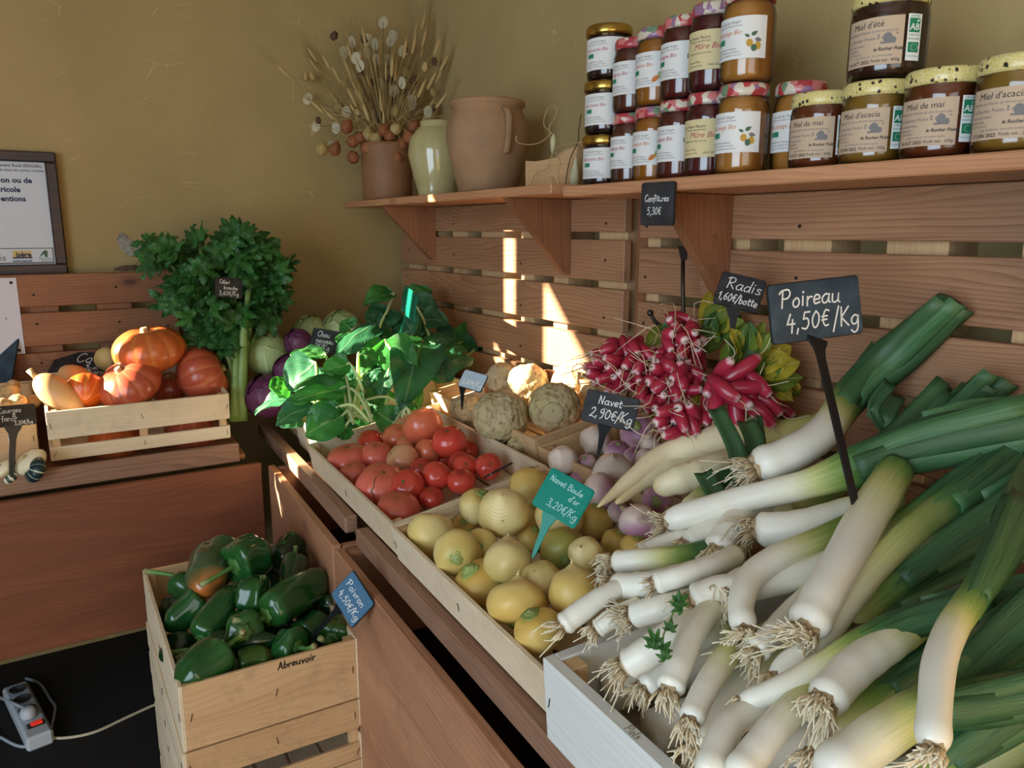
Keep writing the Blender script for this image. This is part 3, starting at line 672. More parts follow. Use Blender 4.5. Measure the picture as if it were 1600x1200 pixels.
# ------------------------------------------------------------------ pumpkins and squashes
def pump_mat(name, a, b, c):
    n = NT(name); u = n.attr('u'); rb = n.attr('rib'); v = n.coords(); no = n.noise(v, 30, 5)
    col = n.ramp(n.math('ADD', rb, n.math('MULTIPLY', n.math('SUBTRACT', no, .5), .5), True), [(0.10, c), (0.34, a), (0.9, b)])
    n.col(col); n.setb(Roughness=0.32, Coat_Weight=0.2); n.bump(no, 0.08, 0.003); return n.m
PM = [pump_mat('pumpkin_orange', rgb(204, 106, 50), rgb(200, 98, 46), rgb(208, 122, 62)), pump_mat('pumpkin_redorange', rgb(184, 88, 58), rgb(178, 80, 54), rgb(194, 110, 76)), pump_mat('pumpkin_bright', rgb(222, 108, 36), rgb(214, 92, 30), rgb(226, 138, 52))]
CORK = skin('corky_stem', [(0, rgb(150, 128, 84)), (1, rgb(186, 166, 118))], 0.8, 0.6, 60)
def pumpkin(label, P, r, flat, ax, m, ribs=12, roll=0, cat='pumpkin', name='pumpkin', group='pumpkins in the crate', pointed=0.0):
    t = thing(name, label, cat, axis_frame(P, cv(*ax), roll), group); nu, nv = 24, 72; V = []; U = []; RB = []; F = []
    for i in range(nu + 1):
        ph = -math.pi / 2 + math.pi * i / nu
        for j in range(nv):
            a = 2 * math.pi * j / nv; cr = math.cos(ph); w_ = abs(math.cos(ribs * a / 2)); w_ = w_ ** 0.6
            q = cr * (1 - 0.04 * (1 - w_) * min(1, cr * 2)); z = math.sin(ph) * flat - 0.16 * math.exp(-(cr / .3) ** 2) * (1 if ph > 0 else .6) + pointed * max(0, math.sin(ph)) ** 2
            V.append((r * q * math.cos(a), r * q * math.sin(a), r * z)); U.append(i / nu); RB.append(w_)
    for i in range(nu):
        for j in range(nv): F.append((i * nv + j, i * nv + (j + 1) % nv, (i + 1) * nv + (j + 1) % nv, (i + 1) * nv + j))
    link('rind', mk('rind', V, F, PM[m] if isinstance(m, int) else m, True, {'u': U, 'rib': RB}), t)
    V, F, U = lathe([(.17, -.02), (.13, .04), (.10, .10), (.11, .14), (.06, .155), (.001, .15)], 12, lambda q, z, an, i: (q * (1 + .18 * math.cos(6 * an)), z))
    link('stem', mk('stem', [np.array(v) * r for v in V], F, CORK, True, {'u': U}), t, T(0, 0, r * (flat - .17 + pointed)))
    return t
PU = [(233, 546, 54, .68, (-.05, .93, .36), 0, .058, 'pumpkin on top of the heap, bright orange with a corky stem'),
      (203, 600, 49, .72, (-.25, .72, .6), 1, .03, 'front centre pumpkin, red-orange with its stem turned left'),
      (135, 610, 30, .85, (-.2, .5, -.5), 2, .0, 'small bright orange pumpkin at the left, beside the butternut'),
      (317, 587, 47, .78, (.85, .35, -.2), 1, .025, 'pumpkin lying on its side at the right, red with pale stripes'),
      (264, 606, 28, .85, (.1, .7, .4), 1, -.02, 'red pumpkin deep in the gap between the two biggest'),
      (180, 690, 40, .7, (0, .9, .2), 0, -.06, 'pumpkin seen through the lower slot of the crate at left'),
      (300, 672, 42, .7, (0, .9, .2), 1, -.06, 'pumpkin seen through the lower slot of the crate at right')]
for k, a in enumerate(PU):
    nrm = np.array(C_PUM.col[2][:3]); org = np.array(C_PUM.col[3][:3]); d = ray(a[0], a[1])
    if k < 5: t_ = ((org + nrm * a[6] - CAM) @ nrm) / (d @ nrm)
    else: t_ = (0.20 - CAM[0]) / d[0]
    if k == 0: t_ = (0.185 - CAM[0]) / d[0]
    if k == 1: t_ = (0.232 - CAM[0]) / d[0]
    if k == 3: t_ = (0.195 - CAM[0]) / d[0]
    if k == 4: t_ = (0.12 - CAM[0]) / d[0]
    if k == 2: t_ = (0.215 - CAM[0]) / d[0]
    P = CAM + t_ * d; pumpkin(a[7], P, a[2] * t_ / FPX, a[3], a[4], a[5], 12, k)
BUTM = skin('butternut_skin', [(0, rgb(214, 160, 104)), (1, rgb(220, 176, 120))], 0.45, 0.5, 20, bump=0.08)
PALEM = skin('pale_squash_skin', [(0, rgb(214, 190, 120)), (1, rgb(222, 202, 140))], 0.5, 0.5, 20, bump=0.1)
def squash(label, pts, rads, mat, stem=True):
    pts = [np.array(p) for p in pts]; t = thing('butternut_squash', label, 'squash', pts[0], 'long squashes'); o = pts[0]
    C = catmull([p - o for p in pts], 22); rr = np.interp(np.linspace(0, 1, 22), np.linspace(0, 1, len(rads)), rads); e = np.sin(np.clip(np.linspace(0.02, 1 - .02, 22), 0, 1) * math.pi) ** 0.35
    V, F, U, W = tube(C, rr * e, 24); link('rind', mk('rind', V, F, mat, True, {'u': U}), t)
    if stem:
        d = C[0] - C[3]; d /= np.linalg.norm(d); V, F, U, _ = tube([C[0] - d * .004, C[0] + d * .012, C[0] + d * .022 + np.array((0, 0, .004))], [.009, .006, .008], 8)
        link('stem', mk('stem', V, F, CORK, True, {'u': U}), t)
    return t
def X(px, py, x): return onplane(px, py, 0, x)
squash('tan butternut squash leaning out at the left of the pumpkin crate', [X(58, 590, .21), X(85, 612, .23), X(122, 648, .235)], [.030, .034, .046], BUTM)
squash('pale squash standing upright behind the top pumpkin', [X(292, 535, .0), X(296, 560, .01), X(298, 590, .02)], [.02, .03, .035], PALEM, False)
squash('yellowish squash lying behind the slate list of squashes', [X(150, 562, .04), X(166, 561, .03), X(185, 562, .02)], [.028, .032, .028], PALEM, False)
squash('beige butternut under the slate list of squashes', [X(92, 592, .12), X(108, 590, .11), X(135, 590, .08)], [.028, .032, .034], BUTM, False)
n = NT('pattypan_skin'); rb = n.attr('rib'); v = n.coords(); n.col(n.ramp(n.math('ADD', rb, n.math('MULTIPLY', n.math('SUBTRACT', n.noise(v, 40), .5), .8), True), [(0.3, rgb(236, 226, 200)), (0.55, rgb(240, 232, 210)), (0.9, rgb(60, 84, 60))])); n.setb(Roughness=.4); PATW = n.m
n = NT('dark_acorn_skin'); rb = n.attr('rib'); v = n.coords(); n.col(n.ramp(n.math('ADD', rb, n.math('MULTIPLY', n.math('SUBTRACT', n.noise(v, 40), .5), .6), True), [(0.2, rgb(214, 214, 190)), (0.4, rgb(30, 58, 62)), (0.9, rgb(20, 44, 48))])); n.setb(Roughness=.4); PATD = n.m
PATC = skin('cream_squash_skin', [(0, rgb(232, 216, 170)), (1, rgb(240, 228, 196))], 0.4, 0.4, 20, bump=0.05)
for px, py, r, m, lab in ((48, 722, 25, PATC, 'cream ribbed pattypan squash on the bin ledge'), (55, 734, 21, PATD, 'dark green and white striped little squash in front of the cream one'),
                          (6, 733, 17, PATC, 'cream pattypan squash at the very left edge on the ledge'), (16, 745, 15, PATW, 'small white speckled squash at the left end of the ledge')):
    P = X(px, py, .325 if m is not PATD else .352); pumpkin(lab, P, r * depth_of(P) / FPX, .6, (-.4, .7, .5) if m is not PATD else (-.6, .3, .7), m, 10, px, 'squash', 'pattypan_squash', 'small squashes on the ledge')
POTM = earthy('potato_skin', rgb(196, 160, 108), rgb(206, 172, 122), rgb(150, 112, 72))
for k, (px, py, r, x, lab) in enumerate(((13, 614, 14, .17, 'pale knobbly potato at the back left of its crate'), (26, 629, 13, .22, 'round tan potato in front, above the slate tag'), (2, 634, 12, .23, 'reddish potato at the image edge'), (52, 627, 11, .17, 'potato half hidden beside the butternut'), (20, 602, 9, .10, 'small potato at the back of the crate'))):
    P = X(px, py, x); r_ = r * depth_of(P) / FPX; t = thing('potato', lab, 'potato', axis_frame(P, cv(.9, .3, .2), k), 'potatoes in the left crate')
    V, F, U = lv(0, 0, r_, 1.2, 0, 0, 0, 0, .10, k + 11, 14, 18); link('skin', mk('skin', V, F, POTM), t)

# ------------------------------------------------------------------ cabbages
def cab_mat(name, a, b, vein):
    n = NT(name); u = n.attr('u'); v_ = n.attr('v'); vv = n.coords(); no = n.noise(vv, 25, 5)
    x = n.math('ABSOLUTE', v_); w_ = n.math('ABSOLUTE', n.math('SINE', n.math('ADD', n.math('MULTIPLY', u, 22), n.math('MULTIPLY', x, -9))))
    ve = n.math('MAXIMUM', n.ramp(x, [(0.02, (1, 1, 1, 1)), (0.07, (0, 0, 0, 1))]), n.math('MULTIPLY', n.ramp(w_, [(0.0, (1, 1, 1, 1)), (0.14, (0, 0, 0, 1))]), .6))
    c = n.mix(ve, n.ramp(no, [(0.35, a), (0.65, b)]), vein); n.col(c); n.setb(Roughness=.45); n.bump(n.math('ADD', no, ve), .35, .004); return n.m
CABG = cab_mat('green_cabbage', rgb(158, 172, 112), rgb(176, 188, 128), rgb(206, 212, 166)); CABR = cab_mat('red_cabbage', rgb(84, 34, 66), rgb(104, 46, 82), rgb(140, 84, 116))
def cabbage(label, P, r, m, seed, group):
    t = thing('cabbage', label, 'cabbage', axis_frame(P, cv(-.1 + .2 * math.sin(seed), .5, .7), seed), group)
    V, F, U = lv(0, 0, r * .97, .95, 0, 0, 0, 0, .04, seed, 18, 24); link('heart', mk('heart', V, F, m, True, {'u': [0.5] * len(V), 'v': [0.6] * len(V)}), t)
    rnd = random.Random(seed)
    for k in range(6):
        a0 = k * 2.4 + rnd.random(); V = []; U = []; W = []; F = []; nu, nv = 12, 12
        for i in range(nu + 1):
            for j in range(nv + 1):
                u = i / nu; w_ = 2 * j / nv - 1
                half = 1.0 * math.sqrt(max(0.0, 1 - (2 * u - 1) ** 2)) ** .7 + .12
                ph = -1.2 + 2.5 * u; an = a0 + w_ * half * (1.0 if abs(ph) < .9 else .8)
                rr = r * (1.0 + .012 * k + .03 * abs(w_) ** 3 + .03 * (u ** 6) + .012 * math.sin(9 * u + 4 * w_ + seed))
                V.append((rr * math.cos(ph) * math.cos(an), rr * math.cos(ph) * math.sin(an), .95 * rr * math.sin(ph))); U.append(u); W.append(w_)
        F = [(i * (nv + 1) + j, i * (nv + 1) + j + 1, (i + 1) * (nv + 1) + j + 1, (i + 1) * (nv + 1) + j) for i in range(nu) for j in range(nv)]
        link('leaf', mk('leaf', V, F, m, True, {'u': U, 'v': W}), t)
for k, (px, py, r, x, m, lab) in enumerate((
    (418, 553, 33, .16, CABG, 'pale green cabbage beside the celery'), (484, 520, 27, .08, CABG, 'pale green cabbage at the back, behind the slate tag'), (534, 514, 29, .12, CABG, 'green cabbage at the back, half covered by spinach'),
    (466, 535, 21, .21, CABR, 'small red cabbage left of the slate tag'), (451, 577, 23, .25, CABR, 'red cabbage tucked between green cabbage and spinach'), (418, 618, 34, .24, CABR, 'large dark red cabbage low beside the celery stalks'))):
    P = X(px, py, x); cabbage(lab, P, r * depth_of(P) / FPX, m, k + 1, 'cabbages')

# ------------------------------------------------------------------ peppers
def pep_mat(name, a, b, tip):
    n = NT(name); u = n.attr('u'); v = n.coords(); no = n.noise(v, 12, 4)
    f = n.math('ADD', u, n.math('MULTIPLY', n.math('SUBTRACT', no, .5), .5), True)
    n.col(n.ramp(f, [(0.0, b), (0.5, a), (0.72, a), (1.0, tip)])); n.setb(Roughness=.2, Coat_Weight=.4, Coat_Roughness=.08); n.bump(n.noise(v, 45, 4), .05, .003); return n.m
PEPM = [pep_mat('green_pepper', rgb(26, 74, 32), rgb(34, 88, 38), rgb(30, 78, 32)), pep_mat('dark_pepper', rgb(18, 54, 28), rgb(24, 64, 32), rgb(22, 60, 28)), pep_mat('turning_pepper', rgb(62, 84, 52), rgb(44, 82, 46), rgb(196, 110, 44)), pep_mat('yellow_green_pepper', rgb(58, 92, 34), rgb(40, 86, 34), rgb(150, 120, 40))]
PSTEM = skin('pepper_stem', [(0, rgb(58, 106, 46)), (.8, rgb(92, 132, 62)), (1, rgb(150, 150, 100))], .5, .2, 30)
def pepper(label, a, b, r, m, bend=0.0, stem=None, taper=.6, lobes=3, seed=0, sl=.03):
    """Blocky pepper from stem end a to tip b."""
    a = np.array(a); b = np.array(b); d = b - a; L = np.linalg.norm(d); d /= L
    t = thing('green_pepper', label, 'pepper', a, 'green peppers in the stacked crate')
    side = np.cross(d, (0, 0, 1.)); side /= np.linalg.norm(side) + 1e-9
    mid = (a + b) / 2 + np.array((0, 0, bend)) * 1.0
    C = catmull([np.zeros(3), mid - a, b - a], 24); s = np.linspace(0, 1, 24)
    prof = np.minimum(1, (s / .10 + .02) ** .5) * (1 - (1 - taper) * s ** 1.5) * np.minimum(1, ((1 - s) / .30 + .001) ** .55)
    Tn, A, B = frames(C); V = []; U = []; F = []; nv = 30
    for i in range(24):
        for j in range(nv):
            an = 2 * math.pi * j / nv; f = 1 + .30 * (abs(math.cos(lobes * an / 2 + seed + .5 * math.sin(3 * s[i] + seed))) ** .45 - .75) * (.65 + .35 * abs(2 * s[i] - 1)) + .04 * math.sin(2 * an + 5 * s[i] + seed) + .05 * math.sin(9 * s[i] + an * 2 + seed)
            off = Tn[i] * (-.12 * r if False else .22 * r * math.exp(-((prof[i]) / .5) ** 2) * (1 if s[i] < .5 else -.8))
            V.append(C[i] + r * prof[i] * f * (math.cos(an) * A[i] + math.sin(an) * B[i]) + off); U.append(s[i])
    for i in range(23):
        for j in range(nv): F.append((i * nv + j, i * nv + (j + 1) % nv, (i + 1) * nv + (j + 1) % nv, (i + 1) * nv + j))
    F.append(tuple(range(nv - 1, -1, -1))); F.append(tuple(23 * nv + j for j in range(nv)))
    link('flesh', mk('flesh', V, F, PEPM[m], True, {'u': U}), t)
    Vc, Fc, Uc = lathe([(.001, .03), (.16, .04), (.34, .02), (.46, -.05)], 12, lambda q, z, an, i: (q * (1 + .22 * math.cos(6 * an) * i), z))
    zf = axis_frame((0, 0, 0), -d); st = link('calyx', mk('calyx', [np.array(v) * r for v in Vc], Fc, PSTEM, True, {'u': [0.2] * len(Vc)}), t, zf @ T(0, 0, -.14 * r))
    e = -d * sl + (np.array((0, 0, .25 * sl)) if stem is None else np.array(stem))
    Vs, Fs, Us, _ = tube(catmull([d * .2 * r, -d * sl * .5, e], 7), [.0058, .005, .0045, .0042, .0042, .0046, .0056], 8); link('stem', mk('stem', Vs, Fs, PSTEM, True, {'u': Us}), t)
    return t
def pz(px, py, z): return onplane(px, py, 2, z)
PEP = [  # stem px, tip px, r px, z stem, z tip, mat, bend, taper, lobes, stem offset (camera), label
 ((345, 856), (318, 918), 29, .56, .535, 2, .0, .85, 3, None, 'dull green pepper turning orange at its tip, on top at the left'),
 ((360, 888), (412, 858), 30, .56, .57, 0, .0, .85, 4, (-.022, -.012, .02), 'blocky green pepper on top with its stem pointing left'),
 ((462, 856), (430, 878), 24, .525, .525, 1, .0, .8, 3, None, 'dark pepper at the back right of the heap'),
 ((460, 874), (452, 920), 18, .55, .53, 1, .0, .5, 3, None, 'small pointed dark pepper right of the blocky one'),
 ((418, 930), (372, 930), 26, .535, .535, 0, .0, .8, 4, (.0, -.008, .016), 'squat glossy pepper in the middle, stem end to the right'),
 ((410, 965), (506, 905), 25, .52, .52, 0, .006, .75, 3, (-.025, .012, .01), 'long pepper lying diagonally with a hooked stem'),
 ((312, 1002), (366, 925), 20, .485, .53, 0, .006, .7, 3, (-.022, -.005, .0), 'twisted long pepper with its stem at the lower left'),
 ((318, 930), (264, 980), 21, .515, .475, 0, .0, .7, 3, None, 'long smooth pepper pointing down to the left'),
 ((276, 905), (310, 935), 19, .51, .485, 0, .0, .8, 3, (-.042, .0, .004), 'pepper at the back left with a long stem over the crate rim'),
 ((380, 990), (384, 975), 25, .515, .46, 0, .0, .8, 5, None, 'pepper end-on, showing its star-shaped calyx'),
 ((320, 1012), (424, 1000), 19, .48, .49, 1, .0, .7, 3, (-.03, -.006, .0), 'slim pepper lying flat with its stem to the left'),
 ((352, 1013), (286, 1070), 29, .505, .48, 0, .004, .75, 2, (.01, .006, .01), 'deeply furrowed pepper resting on the front left rim'),
 ((368, 1044), (424, 1028), 24, .465, .468, 3, .0, .8, 3, None, 'pepper with an orange-brown flush behind the front rim'),
 ((470, 1012), (436, 1008), 24, .488, .482, 0, .0, .8, 4, None, 'two-lobed pepper end at the front rim, left of the tag'),
 ((470, 1000), (505, 968), 22, .465, .475, 0, .0, .8, 3, None, 'pepper lying under the blue price tag stem'),
 ((517, 1000), (540, 965), 20, .475, .47, 3, .0, .7, 3, (-.008, .02, .008), 'yellow-flushed pepper in the right corner with a pale cut stem'),
 ((520, 935), (512, 960), 17, .49, .47, 1, .0, .8, 3, None, 'small dark pepper at the right end of the heap'),
 ((285, 1000), (275, 1035), 24, .45, .43, 1, .0, .8, 3, None, 'dark pepper low against the left side of the crate'),
 ((275, 945), (262, 975), 22, .45, .43, 1, .0, .8, 3, None, 'dark pepper low in the back left corner'),
 ((478, 930), (492, 965), 26, .47, .45, 1, .0, .8, 3, None, 'dark pepper under the long diagonal one'),
 ((350, 970), (340, 1000), 26, .44, .42, 1, .0, .8, 3, None, 'dark pepper deep in the middle of the heap'),
 ((430, 1000), (440, 985), 26, .44, .44, 1, .0, .8, 3, None, 'dark pepper deep below the star-shaped one'),
 ((400, 900), (420, 915), 26, .46, .46, 1, .0, .8, 3, None, 'dark pepper under the blocky top one')]
for k, a in enumerate(PEP):
    A_, B_ = pz(*a[0], a[3]), pz(*a[1], a[4]); B_ = B_ + (B_ - A_) * .18; r_ = a[2] * 1.2 * depth_of((A_ + B_) / 2) / FPX
    pepper(a[10], A_, B_, r_, a[5], a[6], None if a[9] is None else cv(*a[9]), a[7], a[8], k * 1.7)
# ================================================================== leaves: materials
def leaf_mat(name, a, b, vein, trans=0.35, rough=0.4, bump=0.4, veins=True, ns=20):
    n = NT(name); u = n.attr('u'); v_ = n.attr('v'); vv = n.coords(); no = n.noise(vv, ns, 4)
    c = n.ramp(no, [(0.35, a), (0.68, b)]); x = n.math('ABSOLUTE', v_)
    if veins:
        w_ = n.math('ABSOLUTE', n.math('SINE', n.math('ADD', n.math('MULTIPLY', u, 19), n.math('MULTIPLY', x, -8))))
        ve = n.math('MAXIMUM', n.ramp(x, [(0.03, (1, 1, 1, 1)), (0.10, (0, 0, 0, 1))]), n.math('MULTIPLY', n.ramp(w_, [(0.0, (1, 1, 1, 1)), (0.2, (0, 0, 0, 1))]), .35))
        c = n.mix(ve, c, vein); n.bump(n.math('SUBTRACT', no, ve), bump, .006)
    else: n.bump(no, bump, .004)
    oi = n.n('ShaderNodeObjectInfo'); hs = n.n('ShaderNodeHueSaturation'); n.l(c, hs.inputs['Color'])
    n.l(n.math('MULTIPLY_ADD', oi.outputs['Random'], 0.45), hs.inputs['Value']); n.t.nodes[-1].inputs[2].default_value = 0.78
    c = hs.outputs[0]; n.col(c); n.setb(Roughness=rough)
    tr = n.n('ShaderNodeBsdfTranslucent'); n.l(n.mix(1.0, c, (1.35, 1.6, 0.7, 1), 'MULTIPLY'), tr.inputs[0]); ms = n.n('ShaderNodeMixShader'); ms.inputs[0].default_value = trans
    n.l(n.b.outputs[0], ms.inputs[1]); n.l(tr.outputs[0], ms.inputs[2]); n.l(ms.outputs[0], n.out.inputs[0]); return n.m
SPIN = leaf_mat('spinach_leaf', rgb(44, 112, 50), rgb(70, 142, 66), rgb(104, 150, 84), .35, .35)
SPIND = leaf_mat('dark_spinach_leaf', rgb(38, 92, 62), rgb(56, 116, 78), rgb(84, 128, 92), .3, .35)
SPSTK = leaf_mat('spinach_stalk', rgb(190, 206, 150), rgb(206, 218, 172), rgb(220, 226, 190), .3, .4, .1, False)
CELL = leaf_mat('celery_leaf', rgb(34, 84, 36), rgb(64, 120, 52), rgb(90, 140, 76), .3, .4)
CELS = leaf_mat('celery_stalk', rgb(118, 150, 74), rgb(150, 176, 102), rgb(170, 190, 120), .15, .35, .15, False)
RADL = leaf_mat('radish_leaf', rgb(92, 122, 44), rgb(132, 146, 56), rgb(176, 184, 104), .35, .45)
RADY = leaf_mat('yellowed_radish_leaf', rgb(176, 160, 52), rgb(200, 178, 60), rgb(210, 200, 110), .35, .5)
RADD = leaf_mat('dark_radish_leaf', rgb(62, 98, 52), rgb(84, 118, 62), rgb(140, 164, 104), .35, .45)
n = NT('leek_skin'); g = n.attr('g'); u = n.attr('u'); v_ = n.attr('v')
cb = n.n('ShaderNodeCombineXYZ'); n.l(n.math('MULTIPLY', v_, 26), cb.inputs[0]); n.l(n.math('MULTIPLY', u, 2.2), cb.inputs[1]); oi = n.n('ShaderNodeObjectInfo'); n.l(n.math('MULTIPLY', oi.outputs['Random'], 50), cb.inputs[2])
st = n.noise(cb.outputs[0], 1.6, 4, .6)
f = n.math('ADD', g, n.math('MULTIPLY', n.math('SUBTRACT', st, .5), .22), True)
c = n.ramp(f, [(0.0, rgb(236, 232, 218)), (0.22, rgb(230, 226, 196)), (0.42, rgb(198, 200, 130)), (0.6, rgb(128, 152, 74)), (0.8, rgb(62, 108, 56)), (1.0, rgb(46, 88, 56))])
dirt = n.ramp(n.noise(n.coords(), 9, 4), [(0.58, (0, 0, 0, 1)), (0.75, (1, 1, 1, 1))]); c = n.mix(n.math('MULTIPLY', dirt, .35), c, rgb(196, 166, 120))
n.col(c); n.setb(Roughness=.36); n.bump(st, .12, .002); LEEK = n.m
n = NT('leek_leaf'); u = n.attr('u'); v_ = n.attr('v'); cb = n.n('ShaderNodeCombineXYZ'); n.l(n.math('MULTIPLY', v_, 16), cb.inputs[0]); n.l(n.math('MULTIPLY', u, 2), cb.inputs[1]); oi = n.n('ShaderNodeObjectInfo'); n.l(n.math('MULTIPLY', oi.outputs['Random'], 50), cb.inputs[2])
st = n.noise(cb.outputs[0], 1.6, 4, .6); c = n.ramp(st, [(0.35, rgb(42, 82, 50)), (0.65, rgb(80, 118, 74))])
hs = n.n('ShaderNodeHueSaturation'); n.l(c, hs.inputs['Color']); n.l(n.math('MULTIPLY_ADD', oi.outputs['Random'], .5), hs.inputs['Value']); n.t.nodes[-1].inputs[2].default_value = .72
n.col(hs.outputs[0]); n.setb(Roughness=.42); n.bump(st, .25, .002)
LLEAF = n.m
PLATE = earthy('leek_root_plate', rgb(190, 166, 128), rgb(168, 142, 108), rgb(112, 90, 68))
LROOT = skin('leek_rootlet', [(0, rgb(128, 104, 78)), (.35, rgb(196, 172, 132)), (.6, rgb(222, 206, 172)), (1, rgb(228, 218, 192))], .6, .2, 30)

# ------------------------------------------------------------------ leeks
def hp(px, py, k=0.0):
    """Point on the sloping heap of leeks, k metres above its surface, never behind the slat panel."""
    P = tilted(px, py, 0.765 + k, 17)
    if P[1] > -0.055: P = onplane(px, py, 1, -0.055)
    return P
def ribbon(name, pts, w0, w1, parent, o, mat, face, cup=.12, fold=0.0, cut=True):
    """A strap leaf along pts (world), half folded along its middle."""
    C = catmull([np.array(p) - o for p in pts], 12); Tn = np.gradient(C, axis=0); V = []; U = []; W = []; nv = 4
    for i in range(12):
        t_ = Tn[i] / np.linalg.norm(Tn[i]); nr = np.array(face, float); nr -= t_ * (nr @ t_); nr /= np.linalg.norm(nr); s = np.cross(t_, nr)
        u = i / 11; hw = (w0 + (w1 - w0) * u) / 2
        if not cut: hw *= max(.03, 1 - u ** 4)
        for j in range(nv + 1):
            q = 2 * j / nv - 1; V.append(C[i] + s * hw * q + nr * (cup * hw * (1 - abs(q)) * -1.6)); U.append(u); W.append(q)
    F = [(i * (nv + 1) + j, i * (nv + 1) + j + 1, (i + 1) * (nv + 1) + j + 1, (i + 1) * (nv + 1) + j) for i in range(11) for j in range(nv)]
    me = mk(name, V, F, mat, True, {'u': U, 'v': W, 'g': [1.0] * len(V)}); ob = link(name, me, parent)
    m = ob.modifiers.new('thickness', 'SOLIDIFY'); m.thickness = .0012; return ob
def leek(label, pts, wd, wf, we, root=1.0, rdir=(-.7, -.6, .2), leaves=(), auto=0, flat=.9, group='leeks in the big crate', seed=0, dark=1.0):
    """pts: (px, py, lift) along the axis from the root; wd: widths in px; wf..we: where white turns to green (0..1)."""
    rnd = random.Random(seed * 7 + 1)
    W3 = [hp(*p) if len(p) == 3 else dep(p[0], p[1], p[3]) for p in pts]; o = W3[0].copy()
    t = thing('leek', label, 'leek', o, group)
    N = 34; C = catmull([p - o for p in W3], N); wr = np.array([w_ * depth_of(p) / FPX / 2 for w_, p in zip(wd, W3)])
    s = np.linspace(0, 1, N); rr = np.interp(s, np.linspace(0, 1, len(wr)), wr)
    rr[0] *= .70; rr[1] *= .96; rr[2] *= 1.06; rr[3] *= 1.05; rr *= 1 + .012 * np.sin(np.arange(N) * 1.1 + seed)
    Tn, A, B = frames(C); V = []; U = []; Vv = []; G = []; F = []; nv = 18
    for i in range(N):
        g_ = min(1, max(0, (s[i] - wf) / max(.02, we - wf))); e = 1 - (1 - flat) * g_
        vw = -FW; vw = vw - Tn[i] * (vw @ Tn[i]); vw /= np.linalg.norm(vw); sd_ = np.cross(Tn[i], vw)
        for j in range(nv):
            a = 2 * math.pi * j / nv; fold_ = 1 + (.10 * g_ * g_ * (abs(math.sin(3.5 * a + seed + 1.2 * s[i])) - .5) if g_ > 0 else 0) + .012 * math.sin(4 * a + 3 * s[i] + seed)
            V.append(C[i] + rr[i] * fold_ * (math.cos(a) * sd_ + math.sin(a) * vw * e)); U.append(s[i]); Vv.append(j / nv); G.append(g_ * dark)
    for i in range(N - 1):
        for j in range(nv): F.append((i * nv + j, i * nv + (j + 1) % nv, (i + 1) * nv + (j + 1) % nv, (i + 1) * nv + j))
    F.append(tuple(range(nv - 1, -1, -1))); F.append(tuple((N - 1) * nv + j for j in range(nv)))
    link('shaft', mk('shaft', V, F, LEEK, True, {'u': U, 'v': Vv, 'g': G}), t)
    if root:
        d = C[0] - C[2]; d /= np.linalg.norm(d); r0 = rr[0]
        Vp, Fp, _ = lathe([(1.02, -.35), (1.08, -.05), (1.0, .2), (.75, .42), (.4, .5), (.001, .5)], 14, lambda q, z, a, i: (q * (1 + .10 * math.sin(5 * a + seed)), z + .06 * math.sin(4 * a + 7 * i)))
        pl = link('root_plate', mk('root_plate', [np.array(v) * r0 for v in Vp], Fp, PLATE), t, axis_frame(C[0], d))
        parts = []; UU = []; pd = cv(*rdir); pd = pd / np.linalg.norm(pd)
        for q in range(int(120 * root)):
            a = rnd.uniform(0, 6.28); rad_ = r0 * math.sqrt(rnd.random()) * .95; Mx = axis_frame(C[0], d); b0 = np.array(Mx @ Vector((rad_ * math.cos(a), rad_ * math.sin(a), r0 * .2)))
            out = np.array(Mx.to_3x3() @ Vector((math.cos(a), math.sin(a), 0))); l = rnd.uniform(.5, 2.0) * r0 * (1.8 if rnd.random() < .15 else 1)
            p1 = b0 + (d * .7 + out * .5 + pd * .3) * l * .5; p2 = p1 + (pd * .8 + out * .3 + np.array([rnd.uniform(-.5, .5) for _ in range(3)])) * l * .6
            v, f, uu, _ = tube(catmull([b0, p1, p2], 6), np.linspace(.0015, .0006, 6), 4); parts.append((v, f)); UU += uu
        rt = link('rootlets', mk('rootlets', *joinVF(parts), LROOT, True, {'u': UU}), t); rt['kind'] = 'stuff'
    gi = [i for i in range(N) if (s[i] - wf) / max(.02, we - wf) > .75]
    if len(gi) > 7 and flat < .85:
        for q in range(3):
            i0 = gi[0] + 2 * q - 2 if gi[0] > 3 else gi[0] + 2 * q; i0 = max(1, min(i0, N - 8)); ids = [i0, (i0 + N - 1) // 2, N - 1]; P = []
            for m_, i_ in enumerate(ids):
                vw = -FW; vw = vw - Tn[i_] * (vw @ Tn[i_]); vw /= np.linalg.norm(vw); sd_ = np.cross(Tn[i_], vw)
                P.append(C[i_] + o + sd_ * rr[i_] * (q - 1) * (.2 + .22 * m_) + vw * rr[i_] * (flat * (.86 - .25 * abs(q - 1)) + .02))
            P[-1] = P[-1] + Tn[-1] * rr[-1] * rnd.uniform(-.2, 1.4); P = [np.minimum(p, [9, -.034, 9]) for p in P]
            ribbon('leaf', P, rr[i0] * 1.35, rr[-1] * 1.25, t, o, LLEAF, -FW, -.28)
    for lf in leaves:
        pp, w0, w1 = lf[:3]; P = [dep(*p) if len(p) == 3 else hp(p[0], p[1], p[2]) for p in pp]
        dd = depth_of(P[0]) / FPX
        ribbon('leaf', P, w0 * dd, w1 * dd, t, o, LLEAF, -FW + (UP * .3 if len(lf) < 4 else cv(*lf[3])), .25)
